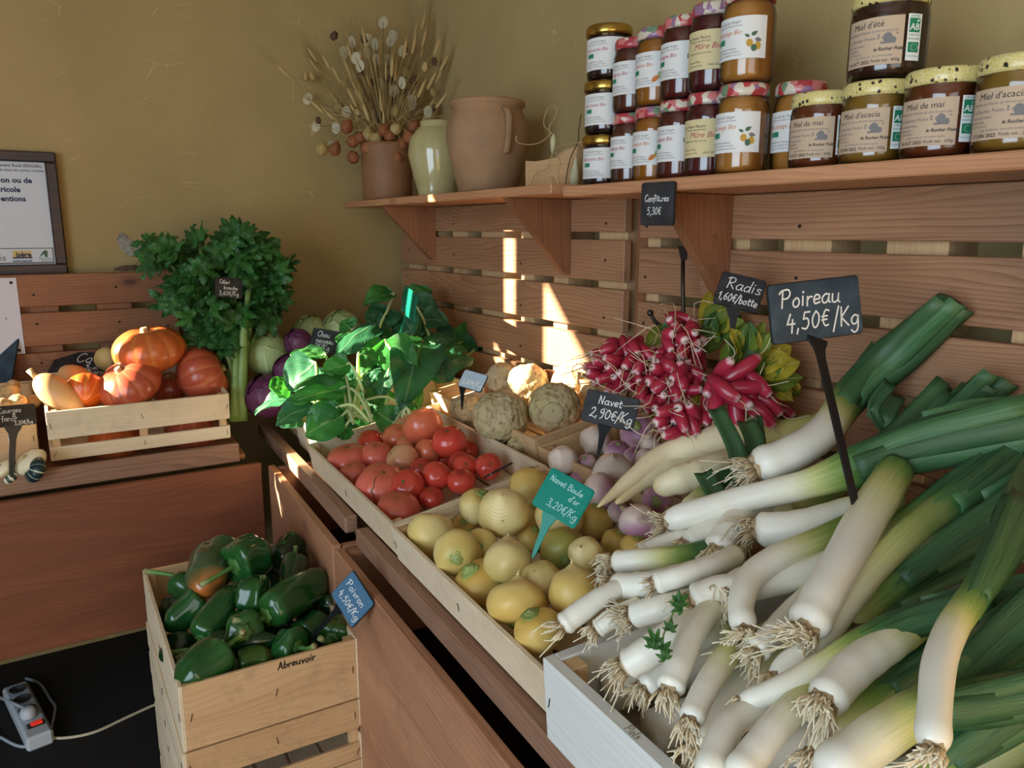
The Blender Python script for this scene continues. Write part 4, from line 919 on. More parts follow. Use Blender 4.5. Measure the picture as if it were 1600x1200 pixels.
    if auto:
        e = C[-1] + o; tg = C[-1] - C[-4]; tg /= np.linalg.norm(tg)
        for q in range(auto):
            a = (q - (auto - 1) / 2) * .30 + rnd.uniform(-.08, .08); sd_ = np.cross(tg, FW); sd_ /= np.linalg.norm(sd_)
            dr = tg + sd_ * a; l = rnd.uniform(.10, .2)
            P = [e - tg * .05 + sd_ * a * rr[-1] * 1.5, e + dr * l * .4, e + dr * l + np.array((0, 0, -.02 * rnd.random()))]
            P = [np.minimum(p, [9, -.04, 9]) for p in P]
            ribbon('leaf', P, rr[-1] * 1.7, rr[-1] * 1.1, t, o, LLEAF, -FW + UP * .4, .3, cut=rnd.random() < .7)
    return t
LK = [
 dict(label='topmost leek with long root beard, leaning up against the slat panel', pts=[(1180, 732, .045), (1238, 708, .05), (1288, 674, .05), (1330, 618, .05), (1400, 555, .05), (1488, 472, .05)], wd=[58, 56, 52, 58, 74, 52], wf=.36, we=.62, flat=.6, root=1.2, rdir=(-.8, -.5, .2),
      leaves=[([(1345, 600, 1.05), (1395, 525, 1.10), (1443, 458, 1.13)], 50, 34)]),
 dict(label='leek across the middle, white shaft widening to a flat dark green fan', pts=[(1040, 815, .02), (1150, 783, .03), (1260, 757, .04), (1360, 722, .05), (1460, 690, .06), (1572, 668, .07)], wd=[40, 42, 46, 72, 84, 78], wf=.28, we=.62, flat=.55, root=.5, rdir=(-1, .05, .1),
      leaves=[([(1450, 672, .86), (1530, 655, .85), (1640, 650, .84)], 60, 70)]),
 dict(label='short thick leek end with brown root disc facing left, right of centre', pts=[(1182, 828, .02), (1250, 824, .02), (1320, 805, .015), (1400, 780, .01)], wd=[52, 56, 54, 50], wf=.5, we=1.4, root=.8, rdir=(-.6, -.7, .3)),
 dict(label='leek with a matted brown root tuft just left of the thick one', pts=[(1074, 853, .0), (1112, 828, .005), (1160, 805, .0), (1230, 790, -.01)], wd=[40, 44, 42, 40], wf=.6, we=1.6, root=1.2, rdir=(-.3, -.9, .3)),
 dict(label='leek with dark muddy roots hanging over its neighbours in the middle', pts=[(1120, 862, .01), (1140, 828, .015), (1165, 800, .01), (1220, 775, .0)], wd=[46, 46, 42, 40], wf=.6, we=1.6, root=1.4, rdir=(0, -1, .3)),
 dict(label='bent leek curving down like a cane in the centre', pts=[(1163, 985, .045), (1158, 942, .05), (1176, 900, .05), (1216, 872, .045), (1268, 850, .035), (1345, 815, .02)], wd=[40, 40, 43, 44, 42, 40], wf=.5, we=1.1, root=.9, rdir=(-.9, -.3, .2)),
 dict(label='stout leek slanting down with a clean white end, right of the cane-shaped one', pts=[(1258, 985, .055), (1282, 938, .06), (1312, 885, .06), (1345, 825, .055), (1382, 765, .05), (1400, 735, .045)], wd=[62, 62, 60, 62, 60, 56], wf=.45, we=1.15, root=1.0, rdir=(-.9, .1, .3)),
 dict(label='olive-green leek running beside the stout one up to the right', pts=[(1212, 1062, .03), (1280, 998, .035), (1366, 888, .035), (1445, 815, .035), (1520, 765, .035), (1610, 700, .03)], wd=[44, 46, 46, 50, 62, 66], wf=.12, we=.85, flat=.7, root=1.1, rdir=(-.3, -.9, .2), auto=2),
 dict(label='yellowish leek crossing the lower middle with a torn root end', pts=[(1158, 1098, .04), (1220, 1076, .045), (1290, 1038, .045), (1352, 1000, .045), (1430, 968, .04), (1540, 945, .035)], wd=[30, 40, 42, 44, 48, 54], wf=.2, we=.75, flat=.7, root=.8, rdir=(-.2, -1, .2), auto=2),
 dict(label='leek with the longest shaggy root beard, at lower right of centre', pts=[(1286, 1098, .05), (1330, 1048, .045), (1385, 1005, .035), (1440, 970, .02)], wd=[60, 62, 60, 54], wf=.4, we=1.3, root=1.5, rdir=(-.3, -1, .3)),
 dict(label='leek standing almost upright at the right, white below and leafy above', pts=[(1457, 1170, .09), (1460, 1110, .095), (1468, 1035, .095), (1490, 978, .09), (1522, 932, .085), (1556, 872, .08), (1588, 800, .07)], wd=[52, 50, 50, 50, 52, 64, 66], wf=.35, we=.75, flat=.6, root=.7, rdir=(-.7, -.4, .2), auto=1),
 dict(label='broad pale leek along the bottom edge, behind the upright one', pts=[(1290, 1215, .05), (1370, 1152, .05), (1440, 1112, .045), (1520, 1098, .04), (1620, 1080, .035)], wd=[76, 74, 72, 70, 70], wf=.05, we=.75, flat=.8, root=0, auto=2),
 dict(label='dark green leek at the right edge below the upright one', pts=[(1440, 1115, .02), (1495, 1062, .03), (1545, 1012, .035), (1620, 950, .04)], wd=[66, 74, 76, 78], wf=-.5, we=.5, flat=.55, root=0, auto=1),
 dict(label='smooth white leek at the bottom, left of the shaggy-rooted one', pts=[(1150, 1215, .045), (1200, 1150, .045), (1240, 1105, .04), (1290, 1065, .03)], wd=[52, 50, 48, 44], wf=.3, we=1.4, root=0),
 dict(label='white leek slipping over the crate rim at the bottom edge', pts=[(1105, 1215, .04), (1130, 1150, .04), (1160, 1118, .035), (1240, 1080, .02), (1300, 1050, .01)], wd=[50, 48, 44, 42, 40], wf=.6, we=1.5, root=0),
 dict(label='leek with a round trimmed root end facing out, above the crate rim', pts=[(1078, 1128, .035), (1100, 1080, .035), (1128, 1035, .03), (1165, 985, .02)], wd=[40, 40, 40, 38], wf=.35, we=1.2, root=.5, rdir=(0, -1, .4)),
 dict(label='leek with a hollow-looking cut base, left of the trimmed one', pts=[(1045, 1080, .035), (1060, 1040, .04), (1082, 990, .04), (1112, 950, .03)], wd=[44, 44, 42, 40], wf=.7, we=1.8, root=.4, rdir=(0, -1, .4)),
 dict(label='leek with grey muddy roots, lower left of the heap', pts=[(978, 1040, .015), (1012, 1020, .025), (1052, 992, .03), (1100, 960, .02)], wd=[44, 50, 46, 42], wf=.7, we=1.8, root=1.0, rdir=(-.6, -.7, .3)),
 dict(label='small clean white leek at the far left corner of the leek crate', pts=[(878, 978, .008), (908, 955, .014), (948, 928, .018), (1000, 905, .01)], wd=[34, 36, 30, 28], wf=.7, we=1.8, root=.2, rdir=(-.8, -.6, .2)),
 dict(label='short leek with curled roots next to the small clean one', pts=[(932, 984, .0), (958, 966, .006), (1000, 945, .005)], wd=[28, 32, 30], wf=.7, we=1.8, root=.8, rdir=(-.5, -.8, .3)),
 dict(label='leek with a shaggy white beard, left side of the heap', pts=[(990, 962, .01), (1025, 952, .02), (1065, 942, .02), (1120, 928, .01)], wd=[40, 42, 40, 38], wf=.7, we=1.8, root=1.6, rdir=(-.9, -.3, .3)),
 dict(label='leek with dark tangled roots nearest the yellow turnips, shaft turning green', pts=[(960, 878, .012), (1000, 876, .016), (1062, 870, .012), (1130, 856, .0)], wd=[34, 38, 38, 36], wf=.25, we=.9, root=1.6, rdir=(-.7, -.5, .4)),
 dict(label='leek lying level just below the dark-rooted one', pts=[(958, 915, .012), (1010, 914, .018), (1060, 902, .016), (1120, 885, .005)], wd=[38, 42, 40, 38], wf=.7, we=1.8, root=1.4, rdir=(-.5, -.8, .3)),
 dict(label='slim leek with a scabby trimmed base lying on top at left', pts=[(1022, 912, .042), (1062, 900, .044), (1110, 884, .035), (1150, 868, .02)], wd=[34, 34, 34, 34], wf=.7, we=1.8, root=.15),
 dict(label='leek with a huge matted root ball in the centre of the heap', pts=[(1084, 940, .035), (1125, 922, .04), (1195, 912, .03), (1290, 884, .02), (1340, 850, .01)], wd=[50, 46, 44, 44, 42], wf=.6, we=1.6, root=1.7, rdir=(-.5, -.8, .4)),
 dict(label='leek whose fuzzy root end touches the matted root ball', pts=[(1132, 926, .04), (1170, 905, .03), (1230, 890, .02)], wd=[44, 44, 42], wf=.8, we=1.8, root=1.3, rdir=(-.2, -.9, .4)),
 dict(label='thin white leek behind the dark-rooted one, by the turnips', pts=[(1000, 864, -.002), (1040, 848, .0), (1090, 838, -.005)], wd=[28, 30, 30], wf=.8, we=1.8, root=0),
 dict(label='leek with split pale base below the cane-shaped one', pts=[(1180, 1020, .035), (1208, 990, .035), (1240, 955, .025), (1290, 910, .01)], wd=[40, 40, 38, 38], wf=.6, we=1.5, root=.8, rdir=(-.7, -.6, .2)),
 dict(label='leek with a small white frayed root, under the split one', pts=[(1030, 1010, -.005), (1075, 965, .0), (1140, 930, .0)], wd=[38, 38, 38], wf=.6, we=1.5, root=.9, rdir=(-.3, -.9, .2)),
 dict(label='leek in shadow just inside the crate rim', pts=[(1005, 1075, -.02), (1060, 1020, -.01), (1130, 975, -.01)], wd=[40, 40, 40], wf=.6, we=1.5, root=.8, rdir=(-.5, -.8, .2)),
 dict(label='leek in shadow at the bottom, inside the crate rim', pts=[(1085, 1170, -.01), (1140, 1090, -.01), (1210, 1020, -.01), (1300, 960, -.02)], wd=[42, 42, 42, 42], wf=.3, we=1.2, root=.8, rdir=(-.5, -.8, .2)),
 dict(label='green leek stretched along the back under the POIREAU tag', pts=[(1215, 790, -.02), (1320, 745, .0), (1400, 690, .01), (1475, 620, .02)], wd=[44, 48, 54, 58], wf=-.2, we=.5, flat=.6, root=0,
      leaves=[([(1430, 660, 1.03), (1450, 600, 1.06), (1458, 545, 1.09)], 26, 18), ([(1470, 640, 1.03), (1478, 590, 1.05), (1490, 545, 1.08)], 28, 24), ([(1400, 690, 1.0), (1365, 640, 1.0), (1392, 596, 1.02)], 14, 22), ([(1370, 660, 1.0), (1385, 640, 1.0), (1402, 612, 1.03)], 40, 34)]),
 dict(label='green leek at the back right with pointed leaf ends', pts=[(1340, 740, -.01), (1430, 700, .01), (1490, 650, .02), (1545, 600, .03)], wd=[44, 50, 54, 50], wf=-.3, we=.4, flat=.6, root=0,
      leaves=[([(1490, 640, 1.0), (1520, 595, 1.03), (1538, 562, 1.06)], 30, 22), ([(1470, 660, .98), (1520, 610, 1.0), (1568, 556, 1.02)], 14, 10), ([(1520, 640, .98), (1555, 605, 1.0), (1588, 578, 1.02)], 26, 24), ([(1540, 650, .95), (1580, 600, .97), (1610, 540, 1.0)], 36, 26)]),
 dict(label='dark leek filling the right edge above the yellowish one', pts=[(1380, 850, .0), (1450, 800, .015), (1530, 745, .025), (1620, 690, .03)], wd=[46, 56, 66, 70], wf=-.3, we=.5, flat=.55, root=0, auto=2),
 dict(label='leek with blue-green leaves fanning out at the right edge', pts=[(1330, 960, .0), (1430, 890, .01), (1520, 830, .02), (1620, 770, .03)], wd=[46, 54, 62, 66], wf=-.3, we=.4, flat=.55, root=0, auto=3,
      leaves=[([(1400, 930, .80), (1500, 880, .80), (1600, 850, .79)], 40, 50), ([(1370, 960, .80), (1470, 900, .81), (1570, 870, .82)], 34, 46)]),
 dict(label='dark leek in the gap right of the yellowish one', pts=[(1400, 1040, -.01), (1480, 1000, .0), (1560, 960, .01), (1640, 920, .02)], wd=[50, 56, 60, 62], wf=-.3, we=.4, flat=.55, root=0, auto=2),
 dict(label='dark leek lowest at the bottom right corner', pts=[(1420, 1240, .0), (1500, 1170, .01), (1580, 1120, .02), (1660, 1060, .03)], wd=[62, 64, 64, 64], wf=-.3, we=.4, flat=.6, root=0, auto=2),
 dict(label='green leek glimpsed under the shaggy-rooted one', pts=[(1270, 1180, .0), (1340, 1110, .0), (1420, 1050, .0), (1500, 1010, .0)], wd=[44, 48, 50, 52], wf=-.1, we=.7, flat=.8, root=.6, rdir=(-.5, -.8, .2), auto=2),
 dict(label='leek under the white radishes whose dark leaf blades stand up beside the turnips', pts=[(1075, 800, -.005), (1110, 770, -.005), (1150, 745, .0), (1200, 720, .0)], wd=[36, 40, 42, 40], wf=-.2, we=.6, root=0,
      leaves=[([(1165, 770, .94), (1150, 700, .98), (1118, 636, 1.02)], 34, 26), ([(1180, 740, .97), (1180, 690, 1.0), (1165, 655, 1.03)], 36, 30), ([(1150, 790, .92), (1120, 770, .95), (1098, 735, .98)], 34, 30), ([(1195, 720, 1.0), (1190, 680, 1.03), (1186, 648, 1.05)], 14, 10)]),
]
for k, a in enumerate(LK): leek(seed=k, **a)
# fill below the heap: two layers of leeks lying in the crate
for k in range(7):
    u0 = 1.33 + .075 * k
    P0 = tb(u0 - .02, .09, .70); P1 = tb(u0 + .03, .30, .735); P2 = tb(u0 + .08, .47, .80)
    t = thing('leek', 'bottom-layer leek in the shade of the big crate, ' + ('nearest the turnips', 'second from the turnips', 'third from the turnips', 'in the middle of its row', 'third from the right end', 'second from the right end', 'at the right end')[k], 'leek', P0, 'leeks under the heap'); C = catmull([P0 - P0, P1 - P0, P2 - P0], 12)
    V, F, U, W = tube(C, .021, 12); link('shaft', mk('shaft', V, F, LEEK, True, {'u': U, 'v': W, 'g': [max(0, q * 1.6 - .4) for q in U]}), t)

# ------------------------------------------------------------------ long white radishes
DAIK = skin('white_radish_skin', [(0, rgb(212, 190, 142)), (.25, rgb(230, 216, 178)), (.7, rgb(230, 216, 178)), (1, rgb(186, 180, 104))], .45, .3, 12, (40, .2, rgb(176, 146, 96)), bump=.2)
DAIKG = skin('green_top_radish_skin', [(0, rgb(214, 198, 150)), (.3, rgb(204, 196, 130)), (1, rgb(164, 166, 84))], .45, .3, 12, bump=.2)
def daikon(label, pts, wd, mat=None, seed=0):
    P = [tilted(a, b, .742 + l, TILT + 2) for a, b, l in pts]; o = P[0].copy(); t = thing('white_radish', label, 'radish', o, 'long white radishes')
    C = catmull([p - o for p in P], 26); rr = np.interp(np.linspace(0, 1, 26), np.linspace(0, 1, len(wd)), [w_ * depth_of(p) / FPX / 2 for w_, p in zip(wd, P)]); rr[0] *= .4; rr[1] *= .8; rr[-1] *= .5; rr[-2] *= .85
    rr *= 1 + .03 * np.sin(np.arange(26) * 1.3 + seed)
    V, F, U, W = tube(C, rr, 20); link('root_body', mk('root_body', V, F, mat or DAIK, True, {'u': U}), t)
    d = C[-1] - C[-3]; d /= np.linalg.norm(d); Vc, Fc, Uc = lathe([(.5, -.1), (.45, .12), (.3, .2), (.001, .22)], 10)
    link('crown', mk('crown', [np.array(v) * rr[-2] for v in Vc], Fc, CROWN, True, {'u': Uc}), t, axis_frame(C[-1], d)); return t
daikon('longest white radish, tapering to a thin tip above the yellow turnips', [(934, 792, .03), (985, 750, .035), (1040, 712, .04), (1120, 690, .045), (1215, 662, .045)], [8, 26, 40, 54, 50], None, 1)
daikon('white radish with a stubby tip just under the longest one', [(962, 786, .02), (1010, 750, .025), (1060, 728, .025), (1130, 706, .02)], [14, 26, 36, 44], None, 2)
daikon('fat blunt-ended white radish nearest the leeks', [(1022, 764, .03), (1060, 750, .04), (1105, 736, .04), (1175, 712, .03)], [30, 46, 50, 48], None, 3)
daikon('white radish with a greenish shoulder lying at the back right', [(1130, 712, .02), (1190, 688, .03), (1258, 674, .035), (1290, 664, .035)], [40, 48, 50, 46], DAIKG, 4)
daikon('green-shouldered white radish behind the dark leek blades', [(1120, 690, .02), (1170, 668, .025), (1228, 652, .03)], [40, 44, 42], DAIKG, 5)

# ------------------------------------------------------------------ bunches of radishes
n = NT('radish_skin'); u = n.attr('u'); v = n.coords(); no = n.noise(v, 40, 3)
n.col(n.ramp(n.math('ADD', u, n.math('MULTIPLY', n.math('SUBTRACT', no, .5), .12), True), [(0.0, rgb(222, 196, 190)), (0.03, rgb(210, 140, 150)), (0.09, rgb(178, 46, 68)), (0.6, rgb(156, 30, 54)), (1.0, rgb(136, 28, 50))])); n.setb(Roughness=.3, Coat_Weight=.25); RADM = n.m
def radish_mesh(L, r, tl, seed):
    s = np.linspace(0, 1, 15); C = np.array([(0.06 * L * math.sin(3 * q + seed), 0, L * q) for q in s])
    rr = r * np.sin(np.clip(s * .94 + .06, 0, 1) * math.pi) ** .42; rr[-1] = r * .3
    V, F, U, W = tube(C, rr, 12); rn = random.Random(seed)
    tv, tf, tu, _ = tube(catmull([(0, 0, .06 * L), (rn.uniform(-.2, .2) * tl, rn.uniform(-.2, .2) * tl, -tl * .4), (rn.uniform(-.6, .6) * tl, rn.uniform(-.6, .6) * tl, -tl * .9)], 6), [.0016, .0011, .0009, .0007, .0006, .0004], 4)
    return mk('radish', V, F, RADM, True, {'u': U}), mk('root_tail', tv, tf, LROOT, True, {'u': tu})
RMES = [radish_mesh(L, r, tl, k) for k, (L, r, tl) in enumerate(((.032, .0098, .055), (.038, .0095, .04), (.028, .0108, .065), (.044, .0095, .045), (.032, .0112, .05)))]
RMLONG = [radish_mesh(L, .0115, .035, k + 9) for k, L in enumerate((.058, .066, .052))]
def leafpart(root, o, name, base, tip, nrm, w_, mat, seed, curl=.15, cup=.3, wave=.05, shape=None, thick=.0008, nu=9, nv=6, quilt=0.0):
    V, F, U, W = leafVF(np.array(base) - o, np.array(tip) - o, nrm, w_, curl, cup, wave, nu, nv, shape, seed, quilt)
    return link(name, mk(name, V, F, mat, True, {'u': U, 'v': W}), root)
BUN = [  # label, polygon of px, depth at centre, mean direction of the tails in camera space, count, long?, leaf fans (px base, px tip, width px, mat)
 ('radish bunch at the left, spilling towards the celeriac', [(928, 545), (960, 532), (1000, 535), (1030, 560), (1030, 605), (990, 605), (930, 600)], 1.26, (-.7, -.2, .65), 34, 0,
  [(990, 560, 980, 530, 26, 1), (1010, 540, 1040, 510, 22, 0), (1020, 560, 1000, 536, 24, 0)]),
 ('radish bunch piled highest, under the iron hook', [(1045, 520), (1060, 496), (1080, 505), (1095, 530), (1095, 580), (1050, 585), (1030, 560)], 1.24, (-.25, -.1, .9), 32, 0,
  [(1060, 520, 1030, 512, 24, 2), (1100, 530, 1125, 480, 34, 0), (1105, 520, 1110, 455, 24, 1), (1110, 530, 1140, 500, 34, 2), (1095, 540, 1130, 520, 30, 0), (1110, 510, 1132, 470, 30, 0)]),
 ('radish bunch in the middle with tangled root threads', [(1030, 570), (1080, 570), (1100, 600), (1080, 640), (1030, 640), (995, 620)], 1.20, (-.3, -.4, .85), 34, 0,
  [(1080, 640, 1092, 620, 26, 1), (1010, 640, 1035, 655, 26, 0), (1045, 650, 1062, 662, 26, 2)]),
 ('lowest radish bunch, just above the white radishes', [(1035, 640), (1080, 632), (1110, 650), (1095, 680), (1060, 688), (1030, 668)], 1.15, (-.5, -.3, .8), 20, 0,
  [(1085, 645, 1100, 618, 24, 1), (1090, 650, 1120, 640, 28, 2), (1070, 640, 1080, 615, 24, 1)]),
 ('radish bunch at the right with long roots splayed over yellowing leaves', [(1110, 590), (1145, 565), (1180, 590), (1215, 615), (1225, 645), (1180, 645), (1130, 640), (1105, 625)], 1.12, (.35, -.75, .55), 17, 1,
  [(1150, 570, 1175, 505, 34, 2), (1155, 575, 1150, 540, 34, 1), (1170, 580, 1200, 535, 40, 0), (1175, 580, 1235, 540, 42, 1), (1180, 585, 1250, 565, 40, 1), (1190, 600, 1255, 590, 34, 0), (1160, 575, 1185, 540, 38, 0), (1195, 610, 1250, 615, 26, 0), (1165, 575, 1215, 545, 40, 1), (1150, 580, 1135, 535, 30, 0), (1185, 590, 1225, 570, 38, 0), (1200, 600, 1240, 628, 26, 1)]),
]
def inpoly(x, y, P):
    c_ = False; j = len(P) - 1
    for i in range(len(P)):
        if (P[i][1] > y) != (P[j][1] > y) and x < (P[j][0] - P[i][0]) * (y - P[i][1]) / (P[j][1] - P[i][1]) + P[i][0]: c_ = not c_
        j = i
    return c_
rnd = random.Random(5); ALLR = []
for bi, (label, poly, d0, dr, cnt, lng, fans) in enumerate(BUN):
    cx, cy = np.mean(poly, axis=0); o = dep(cx, cy, d0 + .04); t = thing('radish_bunch', label, 'radishes', o, 'bunches of radishes')
    got = 0; tries = 0; xs, ys_ = zip(*poly)
    while got < cnt and tries < 4000:
        tries += 1; x = rnd.uniform(min(xs), max(xs)); y = rnd.uniform(min(ys_), max(ys_))
        if not inpoly(x, y, poly): continue
        rr_ = math.hypot((x - cx) / 50, (y - cy) / 45); dd = d0 - .035 * (1 - rr_ ** 2) + rnd.choice((0, .012, .024))
        P = dep(x, y, dd)
        if any(np.linalg.norm(P - q) < (.0175 if not lng else .021) for q in ALLR): continue
        ALLR.append(P); got += 1
        dv = cv(dr[0] + .6 * (x - cx) / 40 + rnd.uniform(-.9, .9), dr[1] + .6 * (cy - y) / 40 + rnd.uniform(-.9, .9), dr[2] * .8 + rnd.uniform(-.4, .3)); dv /= np.linalg.norm(dv)
        me, tm_ = rnd.choice(RMLONG if lng else RMES); L = max(v_.co.z for v_ in me.vertices)
        Mx = axis_frame(P - o + dv * L * .45, -dv, rnd.uniform(0, 6)); ob = link('radish', me, t, Mx); link('root_tail', tm_, ob)
    for q, (x0, y0, x1, y1, w_, m) in enumerate(fans):
        b_, p_ = dep(x0, y0, d0 + .015), dep(x1, y1, d0 + .03 + .02 * math.sin(q))
        leafpart(t, o, 'leaf', b_, p_, -FW + .5 * UP + .4 * math.sin(q * 2) * RT, w_ * d0 / FPX * 1.25, (RADL, RADY, RADD)[m], q, .12, .35, .06)
        if lng or bi == 1:
            leafpart(t, o, 'leaf', dep(x0 + 6, y0 + 4, d0 + .02), dep((x0 + 2 * x1) / 3 + rnd.uniform(-14, 14), (y0 + 2 * y1) / 3 + rnd.uniform(-14, 14), d0 + .01), -FW + .5 * UP + .7 * math.cos(q * 2) * RT, w_ * d0 / FPX * 1.1, (RADL, RADL, RADD, RADY)[q % 4], q + 5, .15, .4, .08)
    for q in range(16 if lng else (10 if bi == 1 else 0)):
        bx_, by_ = (1165, 580) if lng else (1110, 530); an = rnd.uniform(-.5, 1.9) if lng else rnd.uniform(.2, 1.6); l = rnd.uniform(35, 78) if lng else rnd.uniform(30, 62)
        leafpart(t, o, 'leaf', dep(bx_ + l * .3 * math.cos(an), by_ - l * .3 * math.sin(an), d0 + .02), dep(bx_ + (l + 18) * math.cos(an), by_ - (l + 4) * math.sin(an), d0 + rnd.uniform(.0, .05)), -FW + rnd.uniform(.1, .8) * UP + rnd.uniform(-.6, .6) * RT, rnd.uniform(26, 40) * d0 / FPX, rnd.choice((RADL, RADY, RADY, RADL, RADD)), q + 30, .12, .35, .08)
IRON = plain('wrought_iron', rgb(74, 66, 60), .45, .8)
root = thing('iron_hook', 'grey iron rod with a curled hook, standing among the radishes', 'hook', dep(1068, 490, 1.33)); o = np.array(root.location)
hk = lambda x, y, d: dep(x, y, d) - o
V, F, _, _ = tube([hk(1067, 400, 1.33), hk(1067, 450, 1.33), hk(1068, 500, 1.33), hk(1068, 560, 1.33)], .0036, 8); link('rod', mk('rod', V, F, IRON), root)
V, F, _, _ = tube(catmull([hk(1067, 492, 1.328), hk(1058, 506, 1.325), hk(1040, 510, 1.32), hk(1025, 504, 1.318), hk(1016, 490, 1.316)], 16), .0034, 8); link('hook', mk('hook', V, F, IRON), root)
V, F, _ = lv(0, 0, .006, 1, nu=8, nv=10); link('knob', mk('knob', V, F, IRON), root, Matrix.Translation(Vector(hk(1016, 489, 1.316))))
V, F = prism([(-.009, .012), (.009, .012), (.006, -.012), (-.003, -.014)], .004); link('plate', mk('plate', V, F, IRON, False), root, frame(hk(1067, 396, 1.33), RT, UP))

# ------------------------------------------------------------------ spinach
SPZ = lambda px, py, x: onplane(px, py, 0, x)
S = .25625
def sp(x, y): return 370 + x * S, 430 + y * S
SPL = [  # base, tip (zoom px), width, x base, x tip, normal(cam), mat, cup, plant
 ((900, 395), (1085, 640), 170, .52, .62, (-.2, .5, .8), 0, .25, 1), ((1130, 395), (1015, 810), 210, .52, .66, (.1, .2, 1), 1, .2, 1), ((930, 560), (880, 760), 140, .58, .62, (-.3, .1, 1), 1, .2, 1),
 ((660, 610), (350, 690), 100, .60, .55, (-.1, .9, .4), 0, -.5, 0), ((670, 680), (330, 775), 150, .62, .58, (-.2, .6, .7), 0, .3, 0), ((690, 540), (520, 585), 110, .60, .58, (.1, .5, .8), 0, .3, 0),
 ((480, 530), (310, 700), 190, .50, .48, (-.5, .1, .9), 1, .25, 2), ((650, 850), (420, 980), 190, .66, .62, (-.2, .4, .9), 0, .2, 0), ((470, 800), (240, 920), 150, .60, .56, (-.3, .6, .7), 1, .25, 2),
 ((350, 735), (110, 850), 120, .50, .46, (-.2, .8, .5), 1, .2, 2), ((545, 490), (325, 485), 70, .48, .44, (0, .6, .7), 0, .5, 2), ((690, 420), (600, 380), 70, .46, .44, (0, .5, .8), 0, .6, 3),
 ((850, 300), (610, 500), 130, .44, .50, (-.3, .4, .8), 1, -.3, 3), ((930, 200), (850, 340), 140, .38, .42, (0, .1, 1), 1, .2, 3), ((960, 110), (775, 185), 110, .36, .36, (-.2, .5, .8), 0, .3, 3),
 ((1170, 620), (1440, 510), 120, .60, .56, (.1, .7, .7), 1, -.3, 4), ((1160, 420), (1330, 390), 110, .50, .48, (.1, .6, .8), 1, -.4, 4), ((1350, 420), (1500, 320), 110, .44, .40, (.1, .4, .9), 0, .5, 4),
 ((1060, 170), (1240, 250), 130, .36, .38, (.1, .3, .9), 1, .2, 5), ((1060, 150), (1190, 90), 110, .34, .34, (0, .6, .8), 0, .3, 5), ((1130, 270), (1290, 290), 110, .40, .42, (.2, .5, .8), 1, .3, 5), ((1020, 260), (1080, 360), 120, .42, .46, (0, .1, 1), 1, .2, 5),
 ((1480, 430), (1580, 500), 110, .44, .46, (.2, .4, .9), 1, .2, 4), ((740, 480), (870, 530), 110, .54, .56, (.1, .6, .8), 0, -.3, 0), ((960, 900), (850, 830), 130, .68, .66, (-.1, .5, .8), 0, .2, 1), ((1010, 860), (960, 800), 100, .68, .66, (.2, .3, .9), 1, .2, 1),
 ((640, 700), (720, 760), 110, .60, .62, (0, .4, .9), 0, .3, 0), ((760, 620), (800, 680), 120, .58, .60, (.2, .2, 1), 1, .2, 0), ((620, 800), (520, 900), 90, .64, .63, (-.2, .4, .9), 0, .4, 0), ((790, 760), (850, 740), 100, .64, .62, (.2, .4, .9), 0, .3, 1),
 ((650, 940), (680, 1000), 70, .68, .67, (0, .2, 1), 0, .3, 0), ((900, 470), (760, 440), 120, .50, .50, (-.1, .6, .8), 0, .3, 3), ((1200, 560), (1320, 640), 130, .60, .62, (.2, .5, .8), 1, .2, 4), ((1240, 480), (1400, 450), 110, .52, .50, (.1, .7, .6), 1, -.2, 4), ((700, 330), (640, 280), 90, .38, .36, (0, .5, .9), 0, .2, 3)]
PLN = ['sunlit spinach plant at the front with white stalks and upturned leaves', 'spinach plant with two big drooping leaves in the middle', 'dark spinach plant at the left beside the red cabbages', 'spinach plant at the back left, by the slate tag', 'spinach plant at the right with flat leaves near the celeriac', 'dark spinach plant at the back behind the green tag']
PB = [sp(765, 885), sp(1000, 850), sp(500, 880), sp(830, 480), sp(1250, 640), sp(1110, 420)]; PBX = [.66, .66, .56, .46, .56, .42]
PR = []
for k in range(6): PR.append(thing('spinach_plant', PLN[k], 'spinach', SPZ(*PB[k], PBX[k]), 'spinach plants'))
def spin_leaf(k, base, tip, w_, nrm, mat, cup, plant, stalk=True):
    o = np.array(PR[plant].location); d_ = depth_of(base)
    shp = lambda u: (math.sin(math.pi * min(1, u * .97 + .02) ** .62) ** .62) if 0 < u < 1 else .03
    lf = leafpart(PR[plant], o, 'leaf', base, tip, cv(*nrm), w_ * S * d_ / FPX * 1.5, mat, k, .10 + .05 * math.sin(k), cup, .04, shp, nu=16, nv=10, quilt=.0022)
    if stalk:
        root_ = o + np.array((0.03 * math.sin(k * 2.1), .03 * math.cos(k * 1.3), .0)); md = (root_ + base) / 2 + np.array((0, 0, .02))
        if np.linalg.norm(root_ - base) > .2: root_ = base + (root_ - base) * .6; md = (root_ + base) / 2
        ex = base + (tip - base) * .12
        V, F, U, W = tube(catmull([root_ - o, md - o, base - o, ex - o], 10), np.linspace(.0045, .0022, 10), 6); link('stalk', mk('stalk', V, F, SPSTK, True, {'u': U, 'v': [.5] * len(U)}), lf)
for k, (b_, t_, w_, xb, xt, nr, m, cup, pl) in enumerate(SPL):
    spin_leaf(k, SPZ(*sp(*b_), xb), SPZ(*sp(*t_), xt), w_, nr, (SPIN, SPIND)[m], cup, pl)
rnd = random.Random(21)
